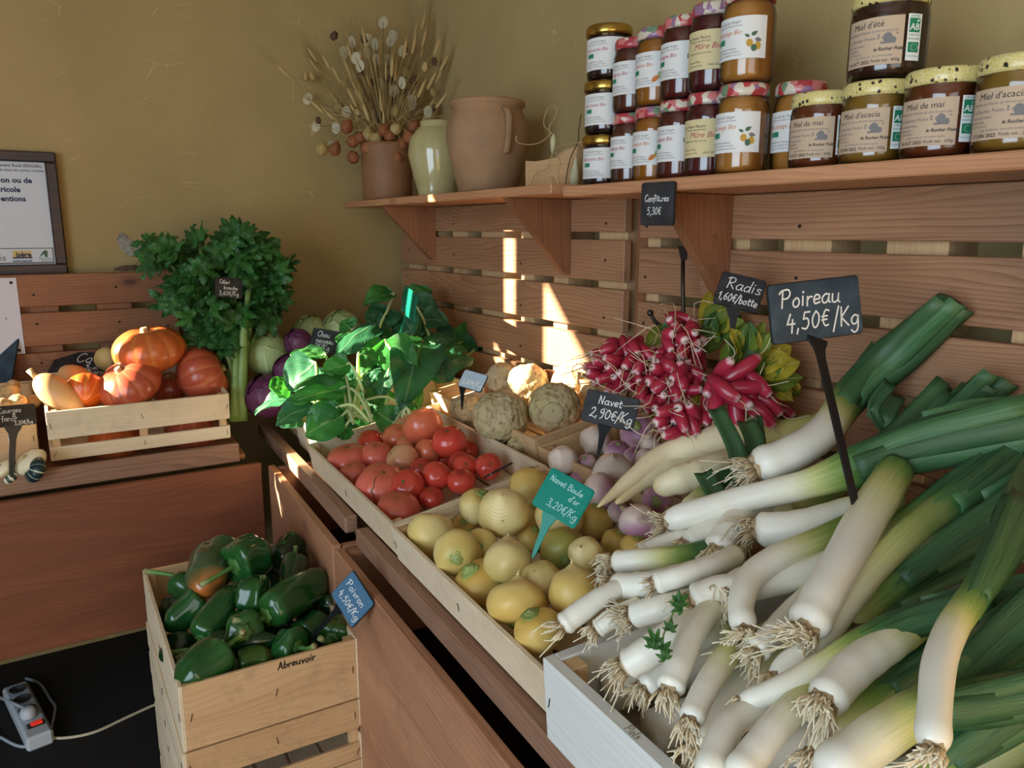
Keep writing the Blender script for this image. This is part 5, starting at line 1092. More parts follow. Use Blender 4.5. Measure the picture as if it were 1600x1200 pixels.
for k in range(46):      # lower leaves filling the heap
    cx, cy = rnd.choice([(560, 700), (760, 640), (950, 500), (1150, 500), (420, 780), (1330, 500), (900, 350), (1120, 300), (700, 850), (1000, 680)])
    x, y = cx + rnd.uniform(-110, 110), cy + rnd.uniform(-90, 90); xx = .46 + .0002 * (y - 500) - .03; a = rnd.uniform(0, 6.28)
    b_ = SPZ(*sp(x, y), xx); t_ = SPZ(*sp(x + 130 * math.cos(a), y + 110 * math.sin(a)), xx + .02)
    spin_leaf(k + 50, b_, t_, rnd.uniform(90, 140), (rnd.uniform(-.4, .4), rnd.uniform(.2, .8), .8), rnd.choice((SPIND, SPIND, SPIN)), rnd.uniform(-.2, .4), min(range(6), key=lambda q: math.hypot(PB[q][0] - sp(x, y)[0], PB[q][1] - sp(x, y)[1])), False)

# ------------------------------------------------------------------ celery
root = thing('celery', 'tall bunch of green celery standing between pumpkins and cabbages', 'celery', X(372, 662, .22)); o = np.array(root.location)
Z2 = .2834
def ce(x, y): return 200 + x * Z2, 320 + y * Z2
STK = [([(585, 1195), (600, 900), (605, 740), (560, 520)], 9), ([(625, 1190), (632, 900), (640, 680), (665, 470)], 9), ([(600, 1190), (560, 950), (420, 860), (350, 650), (270, 545)], 6), ([(605, 1190), (620, 850), (700, 600), (800, 450)], 6),
       ([(600, 1190), (600, 850), (545, 600), (430, 440), (395, 210)], 6), ([(615, 1190), (650, 800), (690, 560), (720, 300)], 6), ([(595, 1190), (580, 850), (480, 640), (300, 400), (180, 280)], 5), ([(610, 1190), (650, 850), (780, 600), (890, 400)], 5), ([(600, 1190), (610, 800), (580, 500), (560, 200)], 6), ([(590, 1190), (570, 900), (500, 700), (530, 560)], 5)]
ends = []
for k, (pp, w_) in enumerate(STK):
    n_ = len(pp); P = [X(*ce(*p), .22 - .07 * (i / (n_ - 1)) + (.02 if k < 2 else -.01 * (k % 3)) + .05 * math.sin(k * 1.7) * i / n_) - o for i, p in enumerate(pp)]
    C = catmull(P, 18); V, F, U, W = tube(C, np.linspace(w_, w_ * .45, 18) * 2.05 / FPX, 10, flat=.75); link('stalk', mk('stalk', V, F, CELS, True, {'u': U, 'v': [.5] * len(U)}), root); ends += [C[i] + o for i in (9, 12, 15, 17)]
def serr(u):
    b_ = math.sin(math.pi * (u * .96 + .02)) ** .8 * (1 - .25 * u); return max(.03, b_ * (.55 + .45 * (1 - (u * 6.5 % 1))))
CLM = []
for q in range(6):      # three-lobed serrated leaflets
    L = .055; parts = []; UU = []; WW = []
    for a, l, w_ in ((0, 1.0, .5), (.75, .86, .42), (-.75, .86, .42), (1.5, .6, .36), (-1.5, .6, .36)):
        V, F, U, W = leafVF((0, 0, 0), (L * l * math.sin(a), L * l * math.cos(a), 0), (0, 0, 1), L * w_, .08 + .04 * math.sin(q + a), .4 * math.sin(q * 2 + a), .07, 26, 2, serr, q + a); parts.append((V, F)); UU += U; WW += W
    CLM.append(mk('leaf', *joinVF(parts), CELL, True, {'u': UU, 'v': WW}))
BL = [(150, 200, 100, 60), (330, 220, 130, 80), (560, 140, 90, 75), (650, 190, 110, 80), (800, 290, 95, 85), (700, 330, 140, 90), (480, 330, 140, 90), (300, 330, 90, 60), (300, 500, 100, 70), (480, 520, 110, 70), (430, 580, 110, 60), (800, 450, 90, 80), (690, 450, 90, 70), (520, 700, 80, 80), (560, 850, 40, 60), (790, 580, 50, 60), (880, 310, 60, 40), (560, 250, 90, 60), (420, 430, 110, 60), (380, 640, 50, 60), (470, 760, 60, 50), (700, 560, 100, 70), (820, 500, 60, 60), (600, 600, 120, 80), (430, 690, 90, 60), (480, 850, 60, 70), (250, 480, 60, 60), (640, 400, 120, 80)]
BL = [(560 + .9 * (a - 560), 60 + .93 * b, c_, d) for a, b, c_, d in BL]
rnd = random.Random(3); wts = [a[2] * a[3] for a in BL]
for k in range(295):
    a = rnd.choices(BL, wts)[0]; an = rnd.uniform(0, 6.28); q = math.sqrt(rnd.random()); x, y = a[0] + a[2] * q * math.cos(an), a[1] + a[3] * q * math.sin(an)
    P = X(*ce(x, y), rnd.uniform(.02, .24)); up = cv((x - 560) / 400 + rnd.uniform(-.6, .6), .5 + rnd.uniform(-.9, .5), rnd.uniform(-.2, .5)); nr = cv(rnd.uniform(-.6, .6), rnd.uniform(-.1, .8), .8)
    s_ = rnd.uniform(.7, 1.35); link('leaf', rnd.choice(CLM), root, frame(P - o, None, up, nr) @ Matrix.Scale(s_, 4))

root = thing('parsley_sprig', 'tiny sprig of parsley fallen on the white leeks', 'parsley', hp(1042, 1000, .062)); o = np.array(root.location)
V, F, U, W = tube(catmull([hp(1040, 1030, .055) - o, hp(1036, 995, .062) - o, hp(1050, 962, .066) - o, hp(1058, 942, .064) - o], 12), .0009, 5); link('stem', mk('stem', V, F, CELS, True, {'u': U, 'v': [.5] * len(U)}), root)
for px, py, sc_ in ((1024, 1004, .26), (1033, 1016, .22), (1058, 942, .26), (1046, 985, .2), (1066, 950, .24), (1040, 1030, .2), (1018, 1012, .2)):
    link('leaf', CLM[px % 6], root, frame(hp(px, py, .068) - o, None, cv(math.sin(px), .5, .2), cv(.1, .3, 1)) @ Matrix.Scale(sc_, 4))
# ================================================================== writing
GL = {
'a': (6, "5.4,4.4 3,5.2 .8,3 1.5,.4 4,.6 5.4,4.4;5.4,5 5.2,1 6.3,.2"), 'b': (5.6, "1,10 1,0;1,3 3,5 5,3.5 4.5,.8 2.5,0 1,1"), 'c': (5, "5,4.2 3,5 1,3 1.5,.6 3.5,0 5,.8"),
'd': (6, "5.2,4 3,5 1,3 1.5,.4 4,.6 5.2,4;5.5,10 5.2,4 5.4,0"), 'e': (5, "1,2.4 4.5,3 4,4.8 2,5 .8,2.6 1.8,.2 4.8,.8"), 'f': (4, "4.5,9 3,10 2,8 1.8,3 1.6,-2;.2,4.6 4,5"),
'g': (6, "5.4,4.4 3,5.2 1,3 2,.6 4.4,1 5.4,4.6;5.4,4.8 5.2,-2 3,-4 1,-2.6"), 'h': (5.5, "1,10 1,0;1,3 3,5 4.6,4 4.8,0"), 'i': (2.6, "1.2,5 1.2,0;1.2,7.1 1.5,7.6"), 'k': (5, "1,10 1,0;4.6,5 1,2.2 5,0"),
'l': (2.6, "1.2,10 1.2,1 2.4,0"), 'm': (8, "1,5 1,0;1,3.6 2.6,5 4,4 4,0;4,3.6 5.6,5 7,4 7.2,0"), 'n': (5.6, "1,5 1,0;1,3.4 3,5 4.6,4 4.8,0"), 'o': (5.6, "3,5 1,3 1.6,.4 3.6,0 5,2 4.4,4.4 3,5"),
'p': (5.6, "1,5 1,-4;1,3.4 3,5 5,3.4 4,.6 1,.8"), 'r': (4, "1,5 1,0;1,3 2.4,4.8 4,4.8"), 's': (4.6, "4.4,4.4 2.4,5 1.2,3.8 4,1.8 3.4,.2 .8,.4"), 't': (4.2, "2,8 2,1 3,.1 4.2,.6;.4,5.4 4,5.6"),
'u': (6, "1,5 1,1.2 2.6,.1 4.6,1.4 5,5;5,5 5,1 6,0"), 'v': (5, "1,5 2.8,0;2.8,0 4.8,5"), 'w': (7, "1,5 2.4,0;2.4,0 4,4;4,4 5.4,0;5.4,0 7,5"),
'A': (7, "1,0 3.6,10;3.6,10 6.4,0;1.8,3.6 5.6,3.6"), 'B': (6.4, "1,10 1,0;1,10 4.5,9.6 4.8,6.6 1,5.4;1,5.4 5.4,5 5.4,1 1,0"), 'C': (6.5, "6,8.6 4,10 1.4,8 .8,4 2.4,.6 4.6,0 6.4,1.6"), 'K': (6, "1,10 1,0;5.6,10 1,4.6;1,4.6 5.8,0"), 'N': (7, "1,0 1,10;1,10 5.6,0;5.6,0 5.8,10"),
'P': (7, "1.6,9.6 1.4,0;-.6,8 1,9.6 5,10 6.4,7.6 4.8,5.2 1.6,5"), 'R': (7, "1.4,9.4 1.2,0;-.4,8.6 2,10 5.4,9 5,6 1.4,5;2,5 6.4,0"),
'0': (6, "3,9.5 1,6 1.2,2 3,0 5,2.6 5,7 3,9.5"), '1': (4, ".6,6.6 2.6,9.6;2.6,9.6 2.6,0"), '2': (6, "1,7.6 3,9.6 5,7.6 3.4,3.6 .8,.2;.8,.2 3,.6 5.6,0"), '3': (5.6, "1,8.8 3.4,9.6 4.8,7.6 2.4,5.2;2.4,5.2 5,3.6 4,.4 .8,.6"),
'4': (6.2, "2.6,9.6 .8,4;.8,4 5.8,4;4.2,6.4 4,-1"), '5': (6, "5.4,9.6 2,9.6;2,9.6 1.4,5.8;1.4,5.8 4,6 5,3 3.4,.2 .8,.8"), '6': (6, "4.6,9.4 2,6.4 1,2.6 2.8,0 5,1.8 4.2,4.6 1.4,3.6"), '8': (6, "4.8,8 3,9.6 1.4,7.6 4.6,3 3,0 1.2,2 4.8,8"), '9': (6, "5,7 3.4,9.6 1.2,7.6 2.6,5.2 5,7;5,7.4 4.6,2 2.6,-.4"),
',': (2.6, "1.4,.8 .8,-2"), '€': (5.4, "5,9 3,9.6 1.6,7 1.6,3 3,.6 5,1;.4,6 4,6.2;.4,4 3.8,4.2"), '/': (4, ".4,-2 3.8,11"), "'": (2, "1,10 .8,8"), 'é': (5, "1,2.4 4.5,3 4,4.8 2,5 .8,2.6 1.8,.2 4.8,.8;2.4,6.6 4,8"), 'à': (6, "5.4,4.4 3,5.2 .8,3 1.5,.4 4,.6 5.4,4.4;5.4,5 5.2,1 6.3,.2;2,8 3.6,6.6"), ' ': (3.2, "")}
def strokes(text, h, x0=0.0, y0=0.0, slant=0.0, wob=0.0, seed=0):
    """Handwriting as polylines; h = height of a capital."""
    out = []; x = 0.0; k = h / 10; rn = random.Random(seed)
    for ch in text:
        w_, d = GL[ch]; dy = rn.uniform(-wob, wob)
        for st_ in d.split(';'):
            pts = [tuple(map(float, p.split(','))) for p in st_.split()]
            if len(pts) < 2: continue
            P = catmull(pts, max(3, 4 * len(pts))) if len(pts) > 2 else np.array(pts)
            out.append([(x0 + (x + p[0] + slant * p[1]) * k, y0 + (p[1] + dy) * k) for p in P])
        x += w_ + 0.6
    return out, x * k
def ribbonsVF(lines, wd, z=0.0):
    parts = []
    for L in lines:
        P = np.array(L, float); Tn = np.gradient(P, axis=0); Tn /= np.linalg.norm(Tn, axis=1)[:, None] + 1e-9; Nn = np.stack([-Tn[:, 1], Tn[:, 0]], 1)
        P[0] -= Tn[0] * wd * .4; P[-1] += Tn[-1] * wd * .4; n_ = len(P)
        V = [(*(P[i] + Nn[i] * wd / 2), z) for i in range(n_)] + [(*(P[i] - Nn[i] * wd / 2), z) for i in range(n_)]
        parts.append((V, [(n_ + i, n_ + i + 1, i + 1, i) for i in range(n_ - 1)]))
    return joinVF(parts)
_tx = {}
def textVF(s, size, shear=0.0, align='LEFT', bold=0.0):
    k = (s, round(size, 5), shear, align, bold)
    if k not in _tx:
        cu = bpy.data.curves.new('t', 'FONT'); cu.body = s; cu.size = size; cu.shear = shear; cu.align_x = align; cu.offset = bold; cu.resolution_u = 2
        ob = bpy.data.objects.new('t', cu); me = bpy.data.meshes.new_from_object(ob)
        _tx[k] = ([tuple(v.co) for v in me.vertices], [tuple(p.vertices) for p in me.polygons]); bpy.data.objects.remove(ob); bpy.data.curves.remove(cu); bpy.data.meshes.remove(me)
    return _tx[k]

# ------------------------------------------------------------------ price tags
n = NT('slate_black'); v = n.coords(); no = n.noise(v, 30, 5); n.col(n.ramp(no, [(0.4, rgb(34, 36, 40)), (0.75, rgb(58, 60, 64))])); n.setb(Roughness=.38); SLATE = n.m
n = NT('slate_blue'); v = n.coords(); no = n.noise(v, 30, 5); n.col(n.ramp(no, [(0.4, rgb(40, 58, 72)), (0.75, rgb(66, 84, 98))])); n.setb(Roughness=.35); SLATEB = n.m
n = NT('teal_plastic'); n.col(rgb(30, 176, 160)); n.setb(Roughness=.25); tr = n.n('ShaderNodeBsdfTranslucent'); tr.inputs[0].default_value = rgb(50, 220, 196); ms = n.n('ShaderNodeMixShader'); ms.inputs[0].default_value = .55; n.l(n.b.outputs[0], ms.inputs[1]); n.l(tr.outputs[0], ms.inputs[2]); n.l(ms.outputs[0], n.out.inputs[0]); TEAL = n.m
n = NT('green_plastic'); n.col(rgb(16, 110, 88)); n.setb(Roughness=.25); GREENP = n.m
BLACKP = plain('black_plastic', rgb(26, 27, 30), .3); CHALK = plain('chalk_white', rgb(232, 232, 228), .9); CHALKT = plain('chalk_faint', rgb(170, 226, 216), .9); INK = plain('black_marker', rgb(28, 26, 26), .6); PENCIL = plain('pencil_grey', rgb(130, 112, 92), .8)
def tagsign(label, TL, TR, BL, lines, mat=None, pmat=None, stake=None, chalk=None, cw=.0016, r=.004, group='price tags', neck=True, t=.003, nohole=True):
    """A slate on a stake: corners given as (px, py, depth); lines = (text, cap height, x, y, slant) as fractions of the card."""
    A, B, C_ = dep(*TL), dep(*TR), dep(*BL); w_ = np.linalg.norm(B - A); h_ = np.linalg.norm(C_ - A); ctr = (B + C_) / 2
    M_ = frame(ctr, B - A, A - C_); root = thing('price_tag', label, 'price tag', M_, group); mat = mat or SLATE; pmat = pmat or BLACKP
    V, F = prism(rrect(w_, h_, r), t, -t); link('card', mk('card', V, F, mat, False), root)
    V, F = prism(rrect(w_ + .0025, h_ + .0025, r * 1.2), t * .6, -t * 1.1); link('card_rim', mk('card_rim', V, F, pmat, False), root)
    al = []
    for (s, ch, x, y, sl) in lines:
        _, tw = strokes(s, ch * h_); fit = min(1.0, (.97 - x) * w_ / tw)
        st_, _ = strokes(s, ch * h_, 0, 0, sl, .5, len(s)); al += [[(p[0] * fit + (x - .5) * w_, p[1] * (.5 + .5 * fit) + (y - .5) * h_) for p in L] for L in st_]
    if al: link('chalk_lettering', mk('chalk_lettering', *ribbonsVF(al, cw, .0004), chalk or CHALK, False), root)
    if stake:
        I = M_.inverted(); sx, s0, s1 = stake[0], None, stake[1]; P0 = np.array((sx * w_, -h_ / 2, -t / 2)); P1 = np.array(I @ Vector(dep(*s1))); d = P1 - P0; L = np.linalg.norm(d); d /= L
        hw = stake[2] if len(stake) > 2 else .0065
        nk = hw * 2.6; z = np.array((0, 0, 1.)); s_ = np.cross(d, z); s_ /= np.linalg.norm(s_)
        prof = [(0, nk), (.006, nk * .9), (.016, hw * 1.4), (.03, hw), (L - .01, hw * .7), (L, hw * .2)]
        V = []; F = []
        for a, q in prof:
            zz = z - d * (z @ d); zz /= np.linalg.norm(zz)
            for e, g_ in ((-1, -1), (1, -1), (1, 1), (-1, 1)): V.append(P0 + d * a + s_ * q / 1.0 * e * .5 * 1.4 + zz * g_ * .0016)
        for i in range(len(prof) - 1):
            for j in range(4): F.append((i * 4 + j, i * 4 + (j + 1) % 4, i * 4 + 4 + (j + 1) % 4, i * 4 + 4 + j))
        F += [(3, 2, 1, 0), tuple(len(V) - 4 + j for j in range(4))]
        link('stake', mk('stake', V, F, pmat, False), root)
    return root
tagsign('large slate tag reading Poireau 4,50 €/Kg above the leeks', (1210, 447, .90), (1350, 431, .93), (1199, 538, .90), [('Poireau', .30, .10, .60, .15), ('4,50€', .30, .14, .18, .15), ('/Kg', .34, .66, .16, .1)], SLATEB, BLACKP, (-.02, (1342, 812, .765), .008), cw=.0020)
tagsign('small black tag reading Radis 1,60 €/botte behind the radishes', (1132, 424, 1.17), (1199, 440, 1.15), (1113, 471, 1.16), [('Radis', .36, .16, .52, .1), ('1,60€/botte', .30, .06, .14, .1)], None, None, (-.02, (1142, 580, 1.14), .006), cw=.0014)
tagsign('black tag reading Navet 2,90 €/Kg in the purple turnips', (918, 608, 1.20), (998, 625, 1.17), (908, 655, 1.19), [('Navet', .26, .25, .62, .05), ('2,90€/Kg', .34, .14, .18, .1)], None, None, (-.02, (934, 716, 1.20), .006), cw=.0015)
tagsign("translucent teal tag reading Navet Boule d'or 3,20 €/Kg", (857, 728, 1.06), (922, 765, 1.03), (837, 789, 1.05), [('Navet Boule', .15, .08, .72, .1), ("d'or", .15, .62, .50, .1), ('3,20€/Kg', .20, .26, .16, .1)], TEAL, TEAL, (-.06, (832, 872, 1.04), .006), CHALKT, .0011)
tagsign('blue tag reading Poivron 4,50 €/Kg stuck in the peppers', (549, 889, 1.24), (582, 941, 1.21), (519, 931, 1.25), [('Poivron', .22, .10, .60, .1), ('4,50€/Kg', .24, .12, .22, .1)], plain('slate_skyblue', rgb(70, 110, 140), .3), BLACKP, (-.1, (474, 1010, 1.37), .006), CHALK, .0012)
tagsign('slate tag reading Chou nouveau 3 €/Kg between cabbages and spinach', (487, 512, 1.98), (541, 521, 1.95), (484, 547, 1.97), [('Chou', .24, .16, .68, .1), ('nouveau', .20, .16, .42, .1), ('3€/Kg', .26, .14, .10, .15)], None, None, None, cw=.0014)
tagsign('little black tag reading Céleri branche 3,60 €/Kg tucked in the celery', (337, 433, 1.85), (379, 437, 1.90), (336, 463, 1.85), [('Céleri', .20, .14, .70, .1), ('branche', .19, .30, .42, .1), ('3,60€/Kg', .24, .12, .10, .1)], None, None, None, cw=.0011)
tagsign('wide slate list of squashes lying behind the pumpkins', (60, 558, 2.03), (196, 560, 2.05), (100, 586, 1.99), [('Courges', .30, .24, .66, .1), ('3,20€/kg', .24, .36, .42, .1), ('Potimarron', .18, .22, .22, .1), ('Butternut', .18, .44, .04, .1)], None, None, None, cw=.0024)
tagsign('slate tag reading Courges à farcir 3,20 €/kg at the left edge', (-6, 636, 1.64), (56, 631, 1.71), (-7, 668, 1.635), [('Courges', .26, .06, .66, .0), ('à', .24, .40, .44, .0), ('farcir', .26, .12, .26, .0), ('3,20€/kg', .20, .42, .04, .05)], None, plain('dark_grey_plastic', rgb(70, 68, 66), .4), (-.1, (18, 746, 1.662), .010), cw=.0013)
tagsign('blank blue-black slate standing at the very left edge', (-38, 527, 1.98), (12, 523, 1.98), (-17, 606, 1.93), [], SLATEB, None, None)
tagsign('pale sunlit tag with 2,80 €/Kg in the celeriac', (726, 577, 1.56), (761, 587, 1.53), (716, 602, 1.55), [('2,80€/Kg', .30, .10, .20, .1)], plain('sunlit_slate', rgb(176, 194, 206), .25), BLACKP, (-.3, (722, 640, 1.56), .004), CHALK, .0014)  # the sun's reflection on the slate is put into its pale base colour
tagsign('small green plastic tag sticking up out of the spinach', (631, 445, 1.94), (650, 462, 1.80), (627, 484, 1.94), [], GREENP, GREENP, (-.1, (620, 540, 1.90), .005))
tagsign('dark tag seen edge-on in the corner of the tomato crate', (762, 742, 1.40), (797, 724, 1.42), (757, 744, 1.36), [], None, None, None)
CF = lambda px, py: (px, py, depth_of(onplane(px, py, 1, -.212)))
tagsign('hanging slate reading Confitures 5,30 €, on the front of the jar shelf', CF(1002, 287), CF(1053, 284), CF(1001, 351), [('Confitures', .16, .12, .56, .15), ('5,30€', .18, .20, .24, .1)], SLATE, BLACKP, None, cw=.0013)

# ================================================================== jars
n = NT('jar_glass'); ge = n.n('ShaderNodeBsdfGlossy'); ge.inputs['Roughness'].default_value = .04; tp = n.n('ShaderNodeBsdfTransparent'); tp.inputs[0].default_value = (.97, .97, .95, 1); fr = n.n('ShaderNodeFresnel'); fr.inputs[0].default_value = 1.5; ms = n.n('ShaderNodeMixShader')
n.l(n.math('MULTIPLY_ADD', fr.outputs[0], .9), ms.inputs[0]); n.t.nodes[-1].inputs[2].default_value = .03; n.l(tp.outputs[0], ms.inputs[1]); n.l(ge.outputs[0], ms.inputs[2]); n.l(ms.outputs[0], n.out.inputs[0]); GLASS = n.m
def jam(name, c, rough=.25): return plain(name, c, rough, 0, .5)
JAM = dict(prune=jam('plum_jam', rgb(38, 18, 26)), figue=jam('fig_jam', rgb(88, 42, 28)), melon=jam('melon_jam', rgb(158, 98, 30)), vigne=jam('peach_jam', rgb(90, 30, 26)), mure=jam('berry_jam', rgb(78, 18, 28)), coing=jam('quince_jelly', rgb(176, 120, 52)), mai=jam('may_honey', rgb(104, 48, 22)), acacia=jam('acacia_honey', rgb(140, 104, 38)), ete=jam('summer_honey', rgb(52, 22, 16)))
n = NT('floral_lid'); v = n.coords(); vo = n.n('ShaderNodeTexVoronoi'); vo.inputs['Scale'].default_value = 95; n.l(v, vo.inputs['Vector']); sp_ = n.n('ShaderNodeSeparateColor'); n.l(vo.outputs['Color'], sp_.inputs[0])
n.col(n.ramp(sp_.outputs[0], [(0.0, rgb(176, 60, 66)), (0.3, rgb(206, 120, 116)), (0.5, rgb(212, 200, 180)), (0.72, rgb(110, 140, 110)), (0.85, rgb(150, 110, 140))], 'CONSTANT')); n.setb(Roughness=.3, Coat_Weight=.3); LIDF = n.m
n = NT('bee_lid'); v = n.coords(); vo = n.n('ShaderNodeTexVoronoi'); vo.inputs['Scale'].default_value = 120; n.l(v, vo.inputs['Vector']); hx = n.n('ShaderNodeTexVoronoi', feature='DISTANCE_TO_EDGE'); hx.inputs['Scale'].default_value = 230; n.l(v, hx.inputs['Vector'])
c = n.mix(n.ramp(hx.outputs['Distance'], [(0.0, (1, 1, 1, 1)), (0.08, (0, 0, 0, 1))]), rgb(214, 196, 120), rgb(232, 220, 168)); c = n.mix(n.ramp(n.math('ADD', vo.outputs['Distance'], n.math('MULTIPLY', n.noise(v, 330, 2), .5)), [(0.49, (1, 1, 1, 1)), (0.54, (0, 0, 0, 1))]), c, rgb(40, 36, 30)); n.col(c); n.setb(Roughness=.3, Coat_Weight=.3); LIDB = n.m
LIDG = plain('gold_lid', rgb(196, 164, 84), .25, 1.0)
PAPER = plain('white_label', rgb(226, 224, 220), .6); KRAFT = plain('kraft_label', rgb(196, 170, 142), .7); CREAM = plain('cream_label', rgb(214, 198, 150), .7)
PR_RED = plain('print_red', rgb(176, 66, 80), .7); PR_OR = plain('print_orange', rgb(206, 120, 50), .7); PR_GREY = plain('print_grey', rgb(120, 116, 116), .7); PR_BLK = plain('print_black', rgb(52, 46, 44), .7); PR_GRN = plain('print_green', rgb(26, 128, 88), .7); PR_LEAF = plain('print_leaf', rgb(74, 104, 76), .7); PR_YEL = plain('print_yellow', rgb(196, 150, 50), .7); PR_LIME = plain('print_lime', rgb(140, 170, 80), .7); PR_WHT = plain('print_white', rgb(236, 236, 232), .6)
def wrap(V, Rr): return [(Rr * math.sin(x / Rr), -Rr * math.cos(x / Rr), y) for x, y, *_ in V]
def disc(cx, cy, rx, ry, rot=0, n_=12):
    c_, s_ = math.cos(rot), math.sin(rot); return [(cx + rx * math.cos(a) * c_ - ry * math.sin(a) * s_, cy + rx * math.cos(a) * s_ + ry * math.sin(a) * c_) for a in [2 * math.pi * k / n_ for k in range(n_)]], [tuple(range(n_))]
def leafp(x, y, l, w_, rot):
    P = [(0, 0), (l * .3, w_), (l * .7, w_ * .7), (l, 0), (l * .7, -w_ * .7), (l * .3, -w_)]; c_, s_ = math.cos(rot), math.sin(rot); return [(x + a * c_ - b * s_, y + a * s_ + b * c_) for a, b in P], [tuple(range(6))]
def rectS(x0, x1, y0, y1, n_=10):
    V = [(x0 + (x1 - x0) * i / n_, y) for i in range(n_ + 1) for y in (y0, y1)]; return V, [(2 * i, 2 * i + 2, 2 * i + 3, 2 * i + 1) for i in range(n_)]
_jm = {}
def part(key, name, build, mat, parent, M=None, smooth=True):
    if key not in _jm: V, F = build(); _jm[key] = mk(name, V, F, mat, smooth)
    return link(name, _jm[key], parent, M)
def tx(s, size, x, y, shear=0.0, bold=0.0):
    V, F = textVF(s, size, shear, 'LEFT', bold); return [(a + x, b + y) for a, b, *_ in V], F
def jarprof(Rb, H, neck, rl):
    return [(0.0001, 0), (Rb * .8, 0), (Rb * .97, .004), (Rb, .012), (Rb, H * neck - .012), (Rb * .985, H * neck - .005), (Rb * .92, H * neck + .003), (rl * .93, H * neck + .010), (rl * .93, H - .014)]
FRUIT = {
 'figue': [(disc(.035, .020, .006, .008), PR_RED), (disc(.037, .018, .0035, .0045), PR_YEL), (leafp(.036, .027, .006, .002, 1.0), PR_RED)],
 'melon': [(disc(.027, .020, .009, .009), PR_LIME), (disc(.014, .014, .007, .004, .7), PR_OR)],
 'vigne': [(disc(.030, .018, .0055, .0055), PR_RED), (leafp(.028, .026, .011, .003, .8), PR_LEAF), (leafp(.026, .030, .010, .003, 1.9), PR_LEAF), (leafp(.031, .024, .010, .003, .1), PR_LEAF)],
 'coing': [(disc(.020, .022, .0045, .0055), PR_YEL), (disc(.031, .018, .0045, .0055), PR_YEL), (disc(.026, .015, .004, .005), PR_LEAF), (leafp(.022, .032, .010, .003, .6), PR_LEAF), (leafp(.027, .027, .010, .0032, -.2), PR_GREY), (leafp(.020, .030, .008, .0022, 2.6), PR_LEAF)],
 'prune': [(leafp(.028, .026, .011, .0035, 1.2), PR_GREY), (leafp(.030, .018, .011, .0035, .4), PR_GREY), (disc(.027, .014, .004, .005), PR_GREY)], 'mure': []}
NAMES = dict(figue=('de figues Bio', PR_RED), melon=('de melon Bio', PR_OR), vigne=('de vigne Bio', PR_RED), coing=('de coings Bio', PR_OR), prune=('de prunes Bio', PR_RED), mure=('de mûre Bio', PR_RED))
def face_cam(P, deg):
    to = np.array(CAM) - P; to[2] = 0; to /= np.linalg.norm(to); rt = np.array((-to[1], to[0], 0)); a = math.radians(deg); d = math.cos(a) * to + math.sin(a) * rt
    return Matrix.Translation(Vector(P)) @ Matrix.Rotation(math.atan2(d[0], -d[1]), 4, 'Z')
